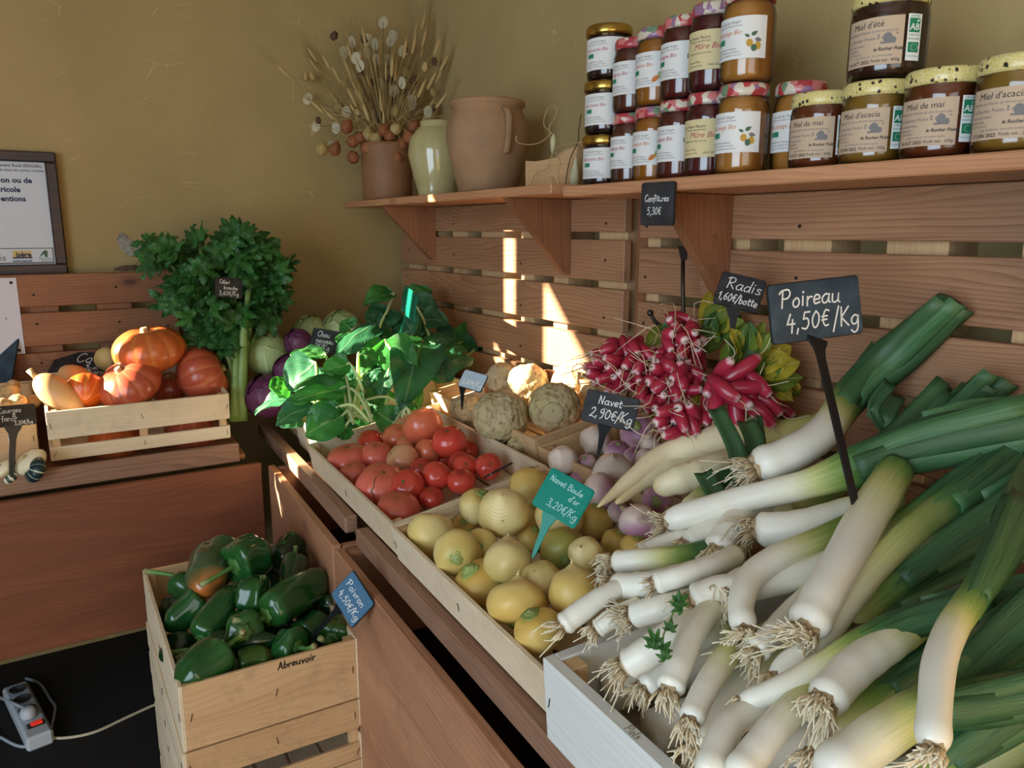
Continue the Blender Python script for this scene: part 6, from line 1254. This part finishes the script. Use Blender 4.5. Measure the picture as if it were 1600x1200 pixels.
def jar(label, kind, P, squat=False, turn=-32, group='jam jars'):
    Rb, H, neck, rl = (.0395, .0930, .82, .0395) if squat else (.0365, .1215, .80, .0325)
    t = thing('jam_jar', label, 'jar', face_cam(np.array(P), turn), group); k0 = ('s' if squat else 't')
    part((k0, 'g'), 'glass', lambda: lathe(jarprof(Rb, H, neck, rl), 36, cap=False)[:2], GLASS, t)
    part((k0, 'j', kind), 'filling', lambda: lathe([(0.0001, .003)] + [(max(.0001, r - .0022), z + (.003 if z < .005 else 0)) for r, z in jarprof(Rb, H, neck, rl)[1:-1]] + [(rl * .93 - .0025, H - .022), (.0001, H - .022)], 36, cap=False)[:2], JAM[kind], t)
    lm = LIDG if squat else LIDF
    part((k0, 'l'), 'lid', lambda: lathe([(rl * .97, H - .017), (rl + .002, H - .0165), (rl + .0025, H - .012), (rl + .0022, H - .004), (rl, H), (rl * .9, H + .0006), (rl * .86, H - .0008), (.0001, H - .0008)], 40)[:2], lm, t)
    y0 = .016 if squat else .029; hw, hh = .046, (.054 if squat else .054)
    lb_ = part((k0, 'p', kind == 'mure'), 'label', lambda: (lambda v, f: (wrap(v, Rb + .0004), f))(*rectS(-hw, hw, y0, y0 + hh, 24)), CREAM if kind == 'mure' else PAPER, t)
    nm, nc = NAMES[kind]; yo = y0
    if kind == 'mure':
        L = [((tx('Mûre Bio', .0115, -.012, yo + .028, .35)), PR_RED, 'title_lettering'), ((tx('Les Petits Plaisirs', .0058, -.026, yo + .042, .3)), PR_BLK, 'brand_lettering')]
        sm = joinVF([tx('confiture extra de fruits', .0036, -.02, yo + .038), tx('préparée avec 55 g de fruits', .0034, -.022, yo + .022), tx('Poids net 370 g', .0036, -.022, yo + .010), tx('à conserver au frais', .0032, -.022, yo + .005), tx('Août 2022', .0046, .012, yo + .005, .3)])
    else:
        L = [((tx(nm, .0084, -.034, yo + .0315, .35)), nc, 'title_lettering'), (joinVF([rectS(-.030, -.0255, yo + .0205, yo + .0275, 2), rectS(-.0245, -.0145, yo + .0205, yo + .0275, 3)]), PR_GRN, 'certification_mark')]
        sm = joinVF([tx('au ciel du Verger', .0052, -.026, yo + .0455, .35), tx('préparation de fruits de la ferme', .0032, -.030, yo + .0415), tx('issus de l\'agriculture biologique', .0033, -.036, yo + .0125), tx('sucre de canne  agriculture biologique', .0030, -.036, yo + .0085), tx('préparée et conditionnée à la ferme', .0030, -.030, yo + .0045)])
    for i, ((V, F), m, nm_) in enumerate(L): part((k0, nm_, kind), nm_, lambda V=V, F=F: (wrap(V, Rb + .0007), F), m, lb_, smooth=False)
    part((k0, 'sm', kind == 'mure'), 'small_print', lambda: (wrap(sm[0], Rb + .0007), sm[1]), PR_GREY if kind != 'mure' else PR_BLK, lb_, smooth=False)['kind'] = 'stuff'
    for i, ((V, F), m) in enumerate(FRUIT[kind]): part((k0, 'fr', kind, i), 'fruit_drawing', lambda V=V, F=F: (wrap([(a + .003, b * .92 + yo - .001) for a, b in V], Rb + .0007 + .0001 * i), F), m, lb_, smooth=False)
    return t
ZS = 1.2562
def jl(f, dz=0.0): return np.array((1.164, -.100, ZS + dz)) + np.array((.300, -.050, 0)) * f
for lev in range(3): jar(('bottom', 'middle', 'top')[lev] + ' plum jam jar of the gold-lidded stack of three', 'prune', (1.086 + .003 * lev, -.098, ZS + .0935 * lev), True, -22)
for i, (kd, nm) in enumerate((('figue', 'fig jam jar with floral lid'), ('melon', 'melon jam jar, orange, with melon drawing'), ('vigne', 'dark red peach jam jar with leafy branch drawing'), ('mure', 'dark berry jam jar with cream label'), ('coing', 'golden quince jelly jar'))):
    jar(nm + ', standing on the shelf', kd, jl(i / 4)); jar(nm + ', stacked in the upper row', kd, jl(i / 4 + .006, .1222), False, -32)
jar('quince jelly jar half hidden behind the first honey jar', 'coing', (1.516, -.094, ZS), False, -22)
def honey(label, kind, title, wt, date, P, turn=-22, s=1.0):
    Rb, H, neck, rl = .0415, .096, .82, .039; t = thing('honey_jar', label, 'jar', face_cam(np.array(P), turn) @ Matrix.Scale(s, 4), 'honey jars')
    part(('h', 'g'), 'glass', lambda: lathe(jarprof(Rb, H, neck, rl), 40, cap=False)[:2], GLASS, t)
    part(('h', 'j', kind), 'filling', lambda: lathe([(0.0001, .003)] + [(max(.0001, r - .0022), z + (.003 if z < .005 else 0)) for r, z in jarprof(Rb, H, neck, rl)[1:-1]] + [(rl * .93 - .0025, H - .018), (.0001, H - .018)], 40, cap=False)[:2], JAM[kind], t)
    part(('h', 'l'), 'lid', lambda: lathe([(rl * .97, H - .017), (rl + .002, H - .0165), (rl + .0025, H - .012), (rl + .0022, H - .004), (rl, H), (rl * .9, H + .0006), (rl * .86, H - .0008), (.0001, H - .0008)], 44)[:2], LIDB, t)
    y0 = .014; lb_ = part(('h', 'p'), 'label', lambda: (lambda v, f: (wrap(v, Rb + .0004), f))(*rectS(-.036, .030, y0, y0 + .050, 24)), KRAFT, t)
    part(('h', 't', title), 'title_lettering', lambda: (lambda v, f: (wrap(v, Rb + .0007), f))(*tx(title, .0092, -.027, y0 + .0395, .1)), PR_BLK, lb_, smooth=False)
    part(('h', 'w', wt, date), 'weight_lettering', lambda: (lambda v, f: (wrap(v, Rb + .0007), f))(*joinVF([tx('Poids net : ' + wt, .0046, -.002, y0 + .003, .1), tx(date, .0050, -.032, y0 + .0025, .0, .0001)])), PR_BLK, lb_, smooth=False)
    part(('h', 'sm'), 'small_print', lambda: (lambda v, f: (wrap(v, Rb + .0007), f))(*joinVF([tx('Récolté en France et mis en pot par', .0040, -.034, y0 + .034, .1), tx('Le Rucher Poète & Co', .0052, -.034, y0 + .0265, .1), tx('Colin Apiculteur', .0036, -.034, y0 + .021), tx('38 MIZOEN', .0032, -.034, y0 + .0165), tx('07 54 76 82 52', .0032, -.034, y0 + .0125), tx('page Facebook : le rucher poète', .0032, -.022, y0 + .0085)])), PR_GREY, lb_, smooth=False)
    part(('h', 'lg'), 'hive_drawing', lambda: (lambda v, f: (wrap(v, Rb + .0007), f))(*joinVF([disc(.014, y0 + .0275, .0048, .0055), rectS(.007, .022, y0 + .0215, y0 + .0235, 3), disc(.0195, y0 + .025, .0032, .0032), leafp(.022, y0 + .031, .003, .0008, .3), leafp(.006, y0 + .030, .003, .0008, 2.6)])), PR_GREY, lb_, smooth=False)
    part(('h', 'lt'), 'maker_lettering', lambda: (lambda v, f: (wrap(v, Rb + .0008), f))(*tx('le Rucher Poète', .0050, .000, y0 + .0145, .25, .0001)), PR_BLK, lb_, smooth=False)
    sl = part(('h', 'ab'), 'certification_label', lambda: (lambda v, f: (wrap(v, Rb + .0005), f))(*rectS(.0335, .0505, y0 + .003, y0 + .051, 8)), PR_WHT, t)
    part(('h', 'abg'), 'green_mark', lambda: (lambda v, f: (wrap(v, Rb + .0008), f))(*joinVF([rectS(.0355, .0485, y0 + .032, y0 + .0465, 5), rectS(.0355, .0485, y0 + .0115, y0 + .022, 5)])), PR_GRN, sl, smooth=False)
    part(('h', 'abt'), 'mark_lettering', lambda: (lambda v, f: (wrap(v, Rb + .0011), f))(*joinVF([tx('AB', .0092, .0362, y0 + .0345, .1, .0002), leafp(.0445, y0 + .0425, .004, .0012, .8)] + [disc(.042 + .0042 * math.cos(a) * (1 + .3 * math.cos(a)), y0 + .0167 + .003 * math.sin(a), .0005, .0005, 0, 5) for a in np.linspace(0, 6, 11)])), PR_WHT, sl, smooth=False)
    part(('h', 'abs'), 'mark_small_print', lambda: (lambda v, f: (wrap(v, Rb + .0008), f))(*joinVF([tx('CERTIFIÉ', .0030, .0362, y0 + .0475), tx('AGRICULTURE', .0026, .0352, y0 + .0285), tx('BIOLOGIQUE', .0028, .0352, y0 + .0245), tx('AGRICULTURE FRANCE', .0018, .0350, y0 + .007)])), PR_GRN, sl, smooth=False)
    return t
honey('amber May honey jar, first of the honey row beside the jams', 'mai', 'Miel de mai', '500g', '14 OCT 2022', (1.580, -.126, ZS))
honey('pale acacia honey jar under the summer honey', 'acacia', "Miel d'acacia", '500g', '17 JUIN 2022', (1.662, -.134, ZS))
honey('darkest honey jar, summer honey, standing on top of the acacia jar', 'ete', "Miel d'été", '800g', '14 OCT 2022', (1.664, -.128, ZS + .0968), -20, 1.05)
honey('red-brown May honey jar right of the pale acacia one', 'mai', 'Miel de mai', '500g', '14 OCT 2022', (1.746, -.139, ZS), -20)
honey('acacia honey jar at the right edge of the shelf', 'acacia', "Miel d'acacia", '250g', '17 JUIN 2022', (1.828, -.142, ZS), -18)

# ================================================================== pots on the corner shelf
def clay(name, a, b, rough, coat=0.0):
    n = NT(name); v = n.coords((1, 1, 1)); no = n.noise(v, 9, 6, .65); n.col(n.ramp(no, [(.35, a), (.65, b)])); n.setb(Roughness=rough, Coat_Weight=coat, Coat_Roughness=.08); n.bump(n.noise(v, 60, 5), .15, .003); return n.m
ZL = 1.2625
def pot(name, label, px, y, prof, mat, inner=True):
    P = onplane(px, 309, 1, y); P[2] = ZL; t = thing(name, label, 'pot', P, 'clay pots'); d = depth_of(P); k = d / FPX
    pr = [(a * k, b * k) for a, b in prof]; rim = pr[-1]
    pr = [(0.0001, 0)] + pr + [(rim[0] - 5 * k, rim[1]), (rim[0] - 8 * k, rim[1] - 12 * k), (pr[2][0] * .8, pr[2][1] + 4 * k), (.0001, pr[2][1] + 4 * k)]
    V, F, _ = lathe(pr, 48, cap=False); link('vessel', mk('vessel', V, F, mat), t); return t, P, k
t1, P1, k1 = pot('crock', 'plain brown stoneware crock holding the dried flowers', 606, -.13, [(36, 0), (38, 3), (39, 40), (38.5, 74), (40, 78), (40, 85)], clay('brown_stoneware', rgb(128, 88, 58), rgb(150, 106, 70), .6))
t2, P2, k2 = pot('glazed_vase', 'glossy cream glazed vase between the crock and the big urn', 684, -.115, [(30, 0), (30, 3), (36, 26), (45, 62), (42, 86), (30, 102), (25, 105), (26, 111), (24, 113)], clay('cream_glaze', rgb(172, 162, 112), rgb(190, 180, 132), .12, 1.0))
t3, P3, k3 = pot('clay_urn', 'large round clay urn with a lug handle, right of the glazed vase', 762, -.115, [(44, 0), (46, 4), (58, 50), (64, 84), (62, 104), (54, 120), (53, 124), (58, 128), (58, 134), (55, 136)], clay('grey_terracotta', rgb(138, 108, 78), rgb(166, 128, 92), .75))
fr_ = face_cam(np.array((0, 0, 0.)), 8).to_3x3(); hd = np.array(fr_ @ Vector((.25, -1, 0))); hd /= np.linalg.norm(hd)
V, F, _, _ = tube(catmull([hd * 55 * k3 + np.array((0, 0, 120 * k3)), hd * 68 * k3 + np.array((0, 0, 112 * k3)), hd * 70 * k3 + np.array((0, 0, 90 * k3)), hd * 65 * k3 + np.array((0, 0, 66 * k3)), hd * 60 * k3 + np.array((0, 0, 56 * k3))], 14), [5.5 * k3] * 14, 10, flat=.7); link('handle', mk('handle', V, F, t3.children[0].data.materials[0]), t3)
# dried bouquet
bo = P1 + np.array((0, 0, 70 * k1)); B = thing('dried_bouquet', 'sprawling dried bouquet of lanterns, honesty and wheat in the crock', 'dried flowers', bo)
STRAW = plain('straw_stem', rgb(172, 146, 92), .8); DARKST = plain('dark_dry_stem', rgb(84, 62, 38), .8); HON = leaf_mat('honesty_disc', rgb(196, 186, 160), rgb(214, 206, 184), rgb(190, 178, 150), .4, .5, .1, False)
LANT = leaf_mat('lantern_husk', rgb(160, 98, 60), rgb(178, 116, 76), rgb(140, 84, 50), .3, .6); LANTP = leaf_mat('pale_lantern_husk', rgb(186, 160, 104), rgb(200, 176, 120), rgb(160, 130, 80), .3, .6); SEED = plain('dark_seed_head', rgb(92, 66, 50), .8); WHEAT = plain('wheat_ear', rgb(186, 158, 104), .8)
zz = .3125
def bq(x, y, dd=0.0): return dep(400 + x * zz, y * zz, depth_of(P1) + dd)
def bstem(x, y, dd, mat=None, w_=.0009, sag=0.0):
    e = np.clip(bq(x, y, dd), [WX + .03, -9, 0], [9, WY - .03, 9]) - bo; V, F, _, _ = tube(catmull([(random.uniform(-.015, .015), random.uniform(-.015, .015), -.05), e * .45 + np.array((0, 0, .03 + sag)), e], 9), np.linspace(w_ * 1.5, w_, 9), 5); link('stem', mk('stem', V, F, mat or STRAW), B); return e
rnd = random.Random(9)
for k, (x, y) in enumerate([(558, 198), (595, 220), (555, 265), (600, 298), (635, 112), (685, 180), (672, 205), (735, 255), (440, 262), (258, 495), (730, 415), (780, 525), (690, 455), (500, 290), (400, 640), (300, 630), (380, 735), (480, 210), (620, 420), (520, 330), (660, 300), (780, 500), (730, 400), (450, 560), (860, 560)]):
    dd = rnd.uniform(-.06, .06); e = bstem(x, y, dd, DARKST, .0007); V, F = disc(0, 0, .0135, .017); V = [(a, b, .0008 * math.sin(200 * a)) for a, b in V]
    link('honesty_disc', mk('honesty_disc', V, F, HON, True, {'u': [.5] * len(V), 'v': [.5] * len(V)}), B, frame(e, cv(1, rnd.uniform(-.4, .4), rnd.uniform(-.7, .7)), cv(rnd.uniform(-.3, .3), 1, .2)))
V0, F0, U0 = lathe([(.001, -.024), (.006, -.018), (.014, -.006), (.016, .004), (.012, .013), (.004, .018), (.001, .019)], 20, lambda q, z, a, i: (q * (1 + .10 * abs(math.cos(2.5 * a)) - .05), z)); LM = [mk('lantern', V0, F0, m, True, {'u': U0, 'v': [math.cos(2.5 * 2 * math.pi * (j % 20) / 20) for j in range(len(V0))]}) for m in (LANT, LANTP)]
for k, (x, y, m) in enumerate([(455, 635, 0), (485, 705, 0), (555, 738, 0), (485, 785, 0), (705, 788, 0), (700, 645, 1), (670, 680, 0), (765, 685, 0), (790, 630, 0), (560, 672, 1), (330, 745, 1), (395, 745, 0), (720, 515, 1), (415, 540, 1), (742, 360, 1), (640, 650, 0), (600, 690, 1), (520, 690, 0), (730, 720, 0), (690, 560, 1)]):
    e = bstem(x, y, -.07 if y > 600 else rnd.uniform(-.05, .03), None, .001, .03); link('lantern', LM[m], B, frame(e, cv(1, rnd.uniform(-.5, .5), 0), cv(rnd.uniform(-.3, .3), .3, 1)) @ R(rnd.uniform(-30, 30), 'X') @ Matrix.Scale(1.05, 4))
V0, F0, _ = lathe([(.001, -.010), (.006, -.007), (.0085, 0), (.007, .007), (.005, .010), (.0065, .012), (.001, .013)], 12, lambda q, z, a, i: (q * (1 + .12 * math.cos(6 * a)), z)); SM = [mk('seed_head', V0, F0, m) for m in (SEED, WHEAT)]
for x, y, m in [(388, 183, 0), (245, 390, 1), (283, 386, 1), (525, 365, 0), (935, 318, 0), (845, 340, 1), (668, 398, 0), (912, 468, 1), (885, 540, 0), (585, 415, 0), (445, 420, 1), (788, 405, 0), (760, 470, 0), (540, 200, 0), (510, 565, 1), (580, 605, 1), (715, 600, 1), (312, 605, 0), (745, 255, 0)]:
    e = bstem(x, y, rnd.uniform(-.06, .06), None); link('seed_head', SM[m], B, axis_frame(e, cv(rnd.uniform(-.5, .5), 1, rnd.uniform(-.2, .5))) @ Matrix.Scale(rnd.uniform(.8, 1.2), 4))
V0, F0, _ = lathe([(.0006, -.03), (.003, -.026), (.0042, -.01), (.004, .005), (.0028, .02), (.0004, .03)], 8, lambda q, z, a, i: (q * (1 + .25 * math.sin(30 * i + 2 * a)), z)); WM = mk('wheat_ear', V0, F0, WHEAT)
for x, y in [(350, 310), (400, 370), (480, 340), (490, 245), (880, 400), (920, 370), (800, 150), (790, 220), (1000, 240), (1085, 330), (905, 110), (680, 330), (650, 350), (540, 470), (570, 520), (640, 600), (300, 530), (350, 560), (850, 580), (920, 575), (830, 440), (930, 500), (620, 520), (470, 380), (380, 480), (560, 430), (680, 590), (760, 590)] + [(rnd.gauss(600, 160), rnd.uniform(180, 620)) for _ in range(46)]:
    e = bstem(x, y, rnd.uniform(-.07, .07), None, .0008); ear = link('wheat_ear', WM, B, axis_frame(e, e + np.array((0, 0, .05))))
    parts = []
    for q in range(5):
        a = q * 1.25; v_, f_, _, _ = tube([(0, 0, .0), (.006 * math.cos(a), .006 * math.sin(a), .045), (.012 * math.cos(a), .012 * math.sin(a), .085)], [.0006, .0005, .0003], 4); parts.append((v_, f_))
    aw = link('awns', mk('awns', *joinVF(parts), STRAW), ear); aw['kind'] = 'stuff'
for k in range(75): bstem(rnd.gauss(600, 170), rnd.uniform(300, 690), rnd.uniform(-.07, .05), rnd.choice((STRAW, STRAW, DARKST)), .0006)
# plank, twine and tag left of the jars
def SHP(px, py, y): return onplane(px, py, 1, y)
A_, B_ = SHP(832, 297, -.10), SHP(914, 292, -.10); Lp = np.linalg.norm(B_ - A_); hp_ = .075
V, F = prism([(0, 0), (Lp, 0), (Lp - .004, .02), (Lp - .012, .04), (Lp - .004, .060), (Lp, .074), (Lp * .75, .070), (Lp * .6, .058), (Lp * .2, .056), (0, .060)], .018)
o_ = tag(link('carved_plank', mk('carved_plank', V, F, wood('tan', 0), False), None, frame((A_[0], A_[1], ZL), (1, 0, 0), (0, 0, 1))), 'orange-brown wavy-edged plank propped beside the gold-lidded jars', 'plank')
root = thing('raffia_twine', 'loop of raffia twine with a pale seed pod, hanging by the plank', 'twine', (SHP(866, 300, -.15)[0], -.15, ZL)); o = np.array(root.location); RAF = plain('raffia', rgb(176, 144, 100), .8)
for pts in ([(862, 208), (850, 196), (853, 176), (862, 165), (870, 170), (866, 186), (858, 200), (862, 232)], [(862, 208), (845, 222), (826, 226), (808, 222), (807, 212)], [(864, 234), (856, 262), (838, 272), (831, 285), (831, 298)], [(866, 234), (876, 255), (872, 270), (875, 290)], [(866, 230), (885, 226), (910, 222)], [(865, 296), (868, 284), (862, 276), (866, 290), (880, 294)]):
    V, F, _, _ = tube(catmull([SHP(a, b, -.15) - o for a, b in pts], 24), .0011, 5); link('strand', mk('strand', V, F, RAF), root)
V, F, U = lathe([(.0005, -.022), (.004, -.014), (.006, 0), (.005, .012), (.001, .020)], 10); link('seed_pod', mk('seed_pod', V, F, HON, True, {'u': U, 'v': [.5] * len(U)}), root, axis_frame(SHP(864, 224, -.15) - o, (0.1, 0, 1)) @ Matrix.Scale(.9, 4))
root = thing('raffia_twine', 'brown wire strand with a long pale pod against the gold-lidded jars', 'twine', (SHP(897, 290, -.12)[0], -.12, ZL)); o = np.array(root.location)
V, F, _, _ = tube(catmull([SHP(a, b, -.13) - o for a, b in [(908, 178), (904, 205), (903, 222), (892, 245), (886, 270), (884, 290)]], 20), .0012, 5); link('strand', mk('strand', V, F, DARKST), root)
V, F, U = lathe([(.0005, -.035), (.009, -.026), (.011, -.012), (.007, .005), (.003, .022), (.0005, .034)], 12); link('seed_pod', mk('seed_pod', V, F, HON, True, {'u': U, 'v': [.5] * len(U)}), root, axis_frame(SHP(898, 268, -.13) - o, (.12, 0, 1)) @ Matrix.Scale(.9, 4))

# ================================================================== left wall
xw = WX + .002
def LW(px, py, x=None): return onplane(px, py, 0, xw if x is None else x)
TRc, BRc = LW(88, 238, xw + .02), LW(105, 428, xw + .02); y1 = (TRc[1] + BRc[1]) / 2; z0, z1 = BRc[2], TRc[2]; W_ = .46; y0 = y1 - W_
root = thing('framed_notice', 'white printed notice in a dark wooden frame on the left wall', 'notice', (WX, (y0 + y1) / 2, z0)); ro = np.array(root.location)
FRM = NT('notice_frame'); v = FRM.coords((1, .1, 1)); FRM.col(FRM.ramp(FRM.noise(v, 60, 4), [(.4, rgb(44, 34, 40)), (.7, rgb(70, 44, 36))])); FRM.setb(Roughness=.4); FRM = FRM.m; fw = .026
for c_, sz in (((y0 + y1) / 2, z1 - fw / 2), ((y0 + y1) / 2, z0 + fw / 2)): board('frame_rail', (.022, W_, fw), T(.012, c_ - ro[1], sz - ro[2]), FRM, root, .003)
for yy in (y0 + fw / 2, y1 - fw / 2): board('frame_rail', (.022, fw, z1 - z0 - 2 * fw), T(.012, yy - ro[1], (z0 + z1) / 2 - ro[2]), FRM, root, .003)
sh = board('sheet', (.004, W_ - 2 * fw, z1 - z0 - 2 * fw), T(.008, 0, (z0 + z1) / 2 - ro[2]), plain('notice_white', rgb(196, 204, 214), .35), root, .0005)
NAVY = plain('print_navy', rgb(32, 38, 78), .6)
def wtext(s, size, yr, z, mat, bold=0.0, nm='lettering', par=None):
    V, F = textVF(s, size, 0, 'RIGHT', bold); link(nm, mk(nm, [(0.0107, a + yr - ro[1], b + z - ro[2]) for a, b, *_ in V], F, mat, False), root)
def pyz(px, py): P = LW(px, py, xw + .012); return P[1], P[2]
for s, size, px, py, b in (('pement Rural (FEADER) :', .0098, 68, 262, .0001), ('estit dans les zones rurales', .0098, 69, 269, 0), ('on ou de', .0185, 50, 286, .0006), ('ricole', .0185, 32, 300, .0006), ('entions', .0185, 41, 314.5, .0006)):
    wtext(s, size, *pyz(px, py), NAVY, b)
wtext('és', .021, *pyz(10, 407), PR_GREY, .0002); wtext('isère', .017, *pyz(49, 401), NAVY, .0006); wtext('www.isere.fr', .0082, *pyz(51, 409), NAVY, .0002)
def wrect(pa, pb, mat, nm, dx=0.0105):
    (a, b), (c_, d) = pyz(*pa), pyz(*pb); V = [(dx, a - ro[1], b - ro[2]), (dx, c_ - ro[1], b - ro[2]), (dx, c_ - ro[1], d - ro[2]), (dx, a - ro[1], d - ro[2])]; link(nm, mk(nm, V, [(3, 2, 1, 0)], mat, False), root)
wrect((19, 392), (50, 401.5), plain('print_ochre', rgb(206, 178, 110), .6), 'logo_band', .0103); wrect((20, 402), (51, 403.6), NAVY, 'logo_band')
(a, b) = pyz(69, 399); V = [(.0106, a - ro[1] + q[0], b - ro[2] + q[1]) for q in ((-.012, -.006), (-.002, .010), (.005, .014), (.009, .010), (.007, -.006), (.002, -.004), (.0, .004))]; link('logo_leaf', mk('logo_leaf', V, [tuple(range(7))], PR_LEAF, False), root)
wtext('AGRICULTURES', .0042, *pyz(81, 405), PR_GRN); wtext('TERRITOIRES', .0042, *pyz(82, 408), PR_GRN); wtext("CHAMBRE D'AGRICULTURE", .0030, *pyz(82, 410.5), PR_RED)
for pa, pb in (((-20, 388), (83.5, 388.5)), ((-20, 411), (85, 411.5)), ((83, 388), (83.6, 411))): wrect(pa, pb, PR_GREY, 'border_line')
for px, py in ((70, 252), (88.5, 413)):
    P = LW(px, py, xw + .010) - ro; link('screw', SCREWME, root, Matrix.Translation(Vector(P)) @ R(90, 'Y'))
A_, B_ = LW(25, 434, -.058), LW(38, 553, -.058); hh = A_[2] - B_[2]; root = thing('paper_sheet', 'white paper sheet screwed to the slat panel under the notice', 'paper', (-.0605, A_[1] - .1, B_[2])); o = np.array(root.location)
V, F = cbox(.0012, .21, hh, .0003, (0, -.005, hh / 2)); link('sheet', mk('sheet', V, F, plain('paper_white', rgb(206, 208, 216), .6), False), root)
for yy, z in ((.088, hh - .012), (.088, .010)): link('screw', SCREWME, root, T(.001, yy, z) @ R(90, 'Y') @ Matrix.Scale(1.3, 4))
V, F = textVF('s', .012); link('lettering', mk('lettering', [(.0011, a + .066, b + .09) for a, b, *_ in V], F, NAVY, False), root)
# pale leaf skeleton stuck to the plaster and a strip of bark on the slats
P = LW(205, 386); V = []; pts2 = [(-.030, .034), (-.018, .040), (-.006, .026), (.006, .014), (.022, .010), (.030, .0), (.026, -.014), (.010, -.026), (-.006, -.026), (-.020, -.014), (-.030, .004), (-.033, .020)]
V, F = prism(pts2, .003); o_ = tag(link('plaster_flake', mk('plaster_flake', V, F, earthy('grey_flake', rgb(140, 136, 122), rgb(160, 156, 142), rgb(104, 98, 86)), False), None, Matrix(((0, 0, 1, WX), (1, 0, 0, P[1]), (0, 1, 0, P[2]), (0, 0, 0, 1)))), 'grey bare patch of plaster on the left wall beside the celery', 'plaster patch')
A_, B_ = LW(178, 421, -.08), LW(268, 419, -.08); V, F, _, _ = tube(catmull([A_, A_ * .7 + B_ * .3 + np.array((0, 0, .004)), (A_ + B_) / 2 + np.array((0, 0, .001)), B_ + np.array((0, 0, .004))], 14), [.003, .006, .009, .010, .008, .010, .011, .009, .011, .012, .010, .011, .009, .006], 8, flat=.7)
tag(link('bark_strip', mk('bark_strip', V, F, earthy('dark_bark', rgb(70, 56, 44), rgb(92, 74, 58), rgb(40, 32, 26)))), 'dark strip of bark lying on top of the left slat panel', 'bark')

# ================================================================== power strip on the floor
WPL = plain('white_plastic', rgb(196, 204, 212), .4); SOCK = plain('dark_socket', rgb(54, 58, 66), .5); CORDM = plain('cream_cord', rgb(206, 192, 168), .5)
a, b = onplane(22, 1066, 2, .04), onplane(62, 1146, 2, .04); L = np.linalg.norm(b - a); M_ = frame((a[0], a[1], 0.0), b - a, None, (0, 0, 1)); root = thing('power_strip', 'white power strip with a red lit switch on the floor under the bin', 'power strip', M_)
board('case', (L, .056, .036), T(L / 2, 0, .018), WPL, root, .006)
for k in range(3):
    V, F, _ = lathe([(.019, 0), (.0185, .001), (.016, -.004), (.0001, -.004)], 18); V = [(x, y, z) for x, y, z in V]; link('socket', mk('socket', V, F, SOCK), root, T(L * (.14 + .2 * k), 0, .0362 + .003))
V, F, _ = lathe([(.017, 0), (.018, .006), (.016, .02), (.008, .026), (.0001, .026)], 18); link('plug', mk('plug', V, F, WPL), root, T(L * .66, -.004, .037))
n = NT('lit_red_switch'); n.col(rgb(220, 50, 36)); n.setb(Emission_Color=rgb(255, 60, 40), Emission_Strength=.35); board('switch_bezel', (.022, .036, .003), T(L * .82, .002, .0372), BLACKP, root, .001); board('switch', (.016, .024, .006), T(L * .82, .004, .040), n.m, root, .002)
def fl(px, py, z=.004): return onplane(px, py, 2, z)
def cord(label, pts, mat, r=.0035):
    P = [fl(*p) for p in pts]; o = P[0]; V, F, _, _ = tube(catmull([p - o for p in P], 40), r, 8); return tag(link('extension_lead', mk('extension_lead', V, F, mat), None, o), label, 'cord', 'power cords')
cord('cream cord running right from the power strip behind the pepper crates', [(66, 1150, .012), (80, 1153, .006), (110, 1152), (150, 1143), (200, 1120), (250, 1098), (330, 1070)], CORDM)
cord('pale blue-white cord looping around the right of the power strip', [(40, 1060), (62, 1068), (78, 1092), (86, 1105), (82, 1130), (76, 1152), (60, 1164), (30, 1166), (0, 1152), (-30, 1140)], plain('bluewhite_cord', rgb(168, 180, 196), .5))
cord('white plug cord coming in from the left onto the power strip', [(-30, 1076), (0, 1090), (20, 1098, .045), (44, 1110, .058)], WPL)
# scrawled words on crates
def scrawl(parent, text, M_, h, mat, wd):
    st_, _ = strokes(text, h, 0, 0, .1, .4, 3); return link('scrawled_lettering', mk('scrawled_lettering', *ribbonsVF(st_, wd, 0), mat, False), parent, M_)
cr = [o for o in COL.objects if o.get('label', '').startswith('topmost pepper')][0]
scrawl(cr, 'Abreuvoir', T(.4806, .155, .1123) @ R(90, 'Z'), .0125, INK, .0022) if False else scrawl(cr, 'Abreuvoir', T(.4886, .150, .096) @ Matrix(((0, 0, 1, 0), (1, 0, 0, 0), (0, 1, 0, 0), (0, 0, 0, 1))), .0125, INK, .0020)

cr = [o for o in COL.objects if o.get('label', '').startswith('big whitewashed')][0]
scrawl(cr, 'Pols', T(.135, .0035, .0964), .0085, PENCIL, .0009)
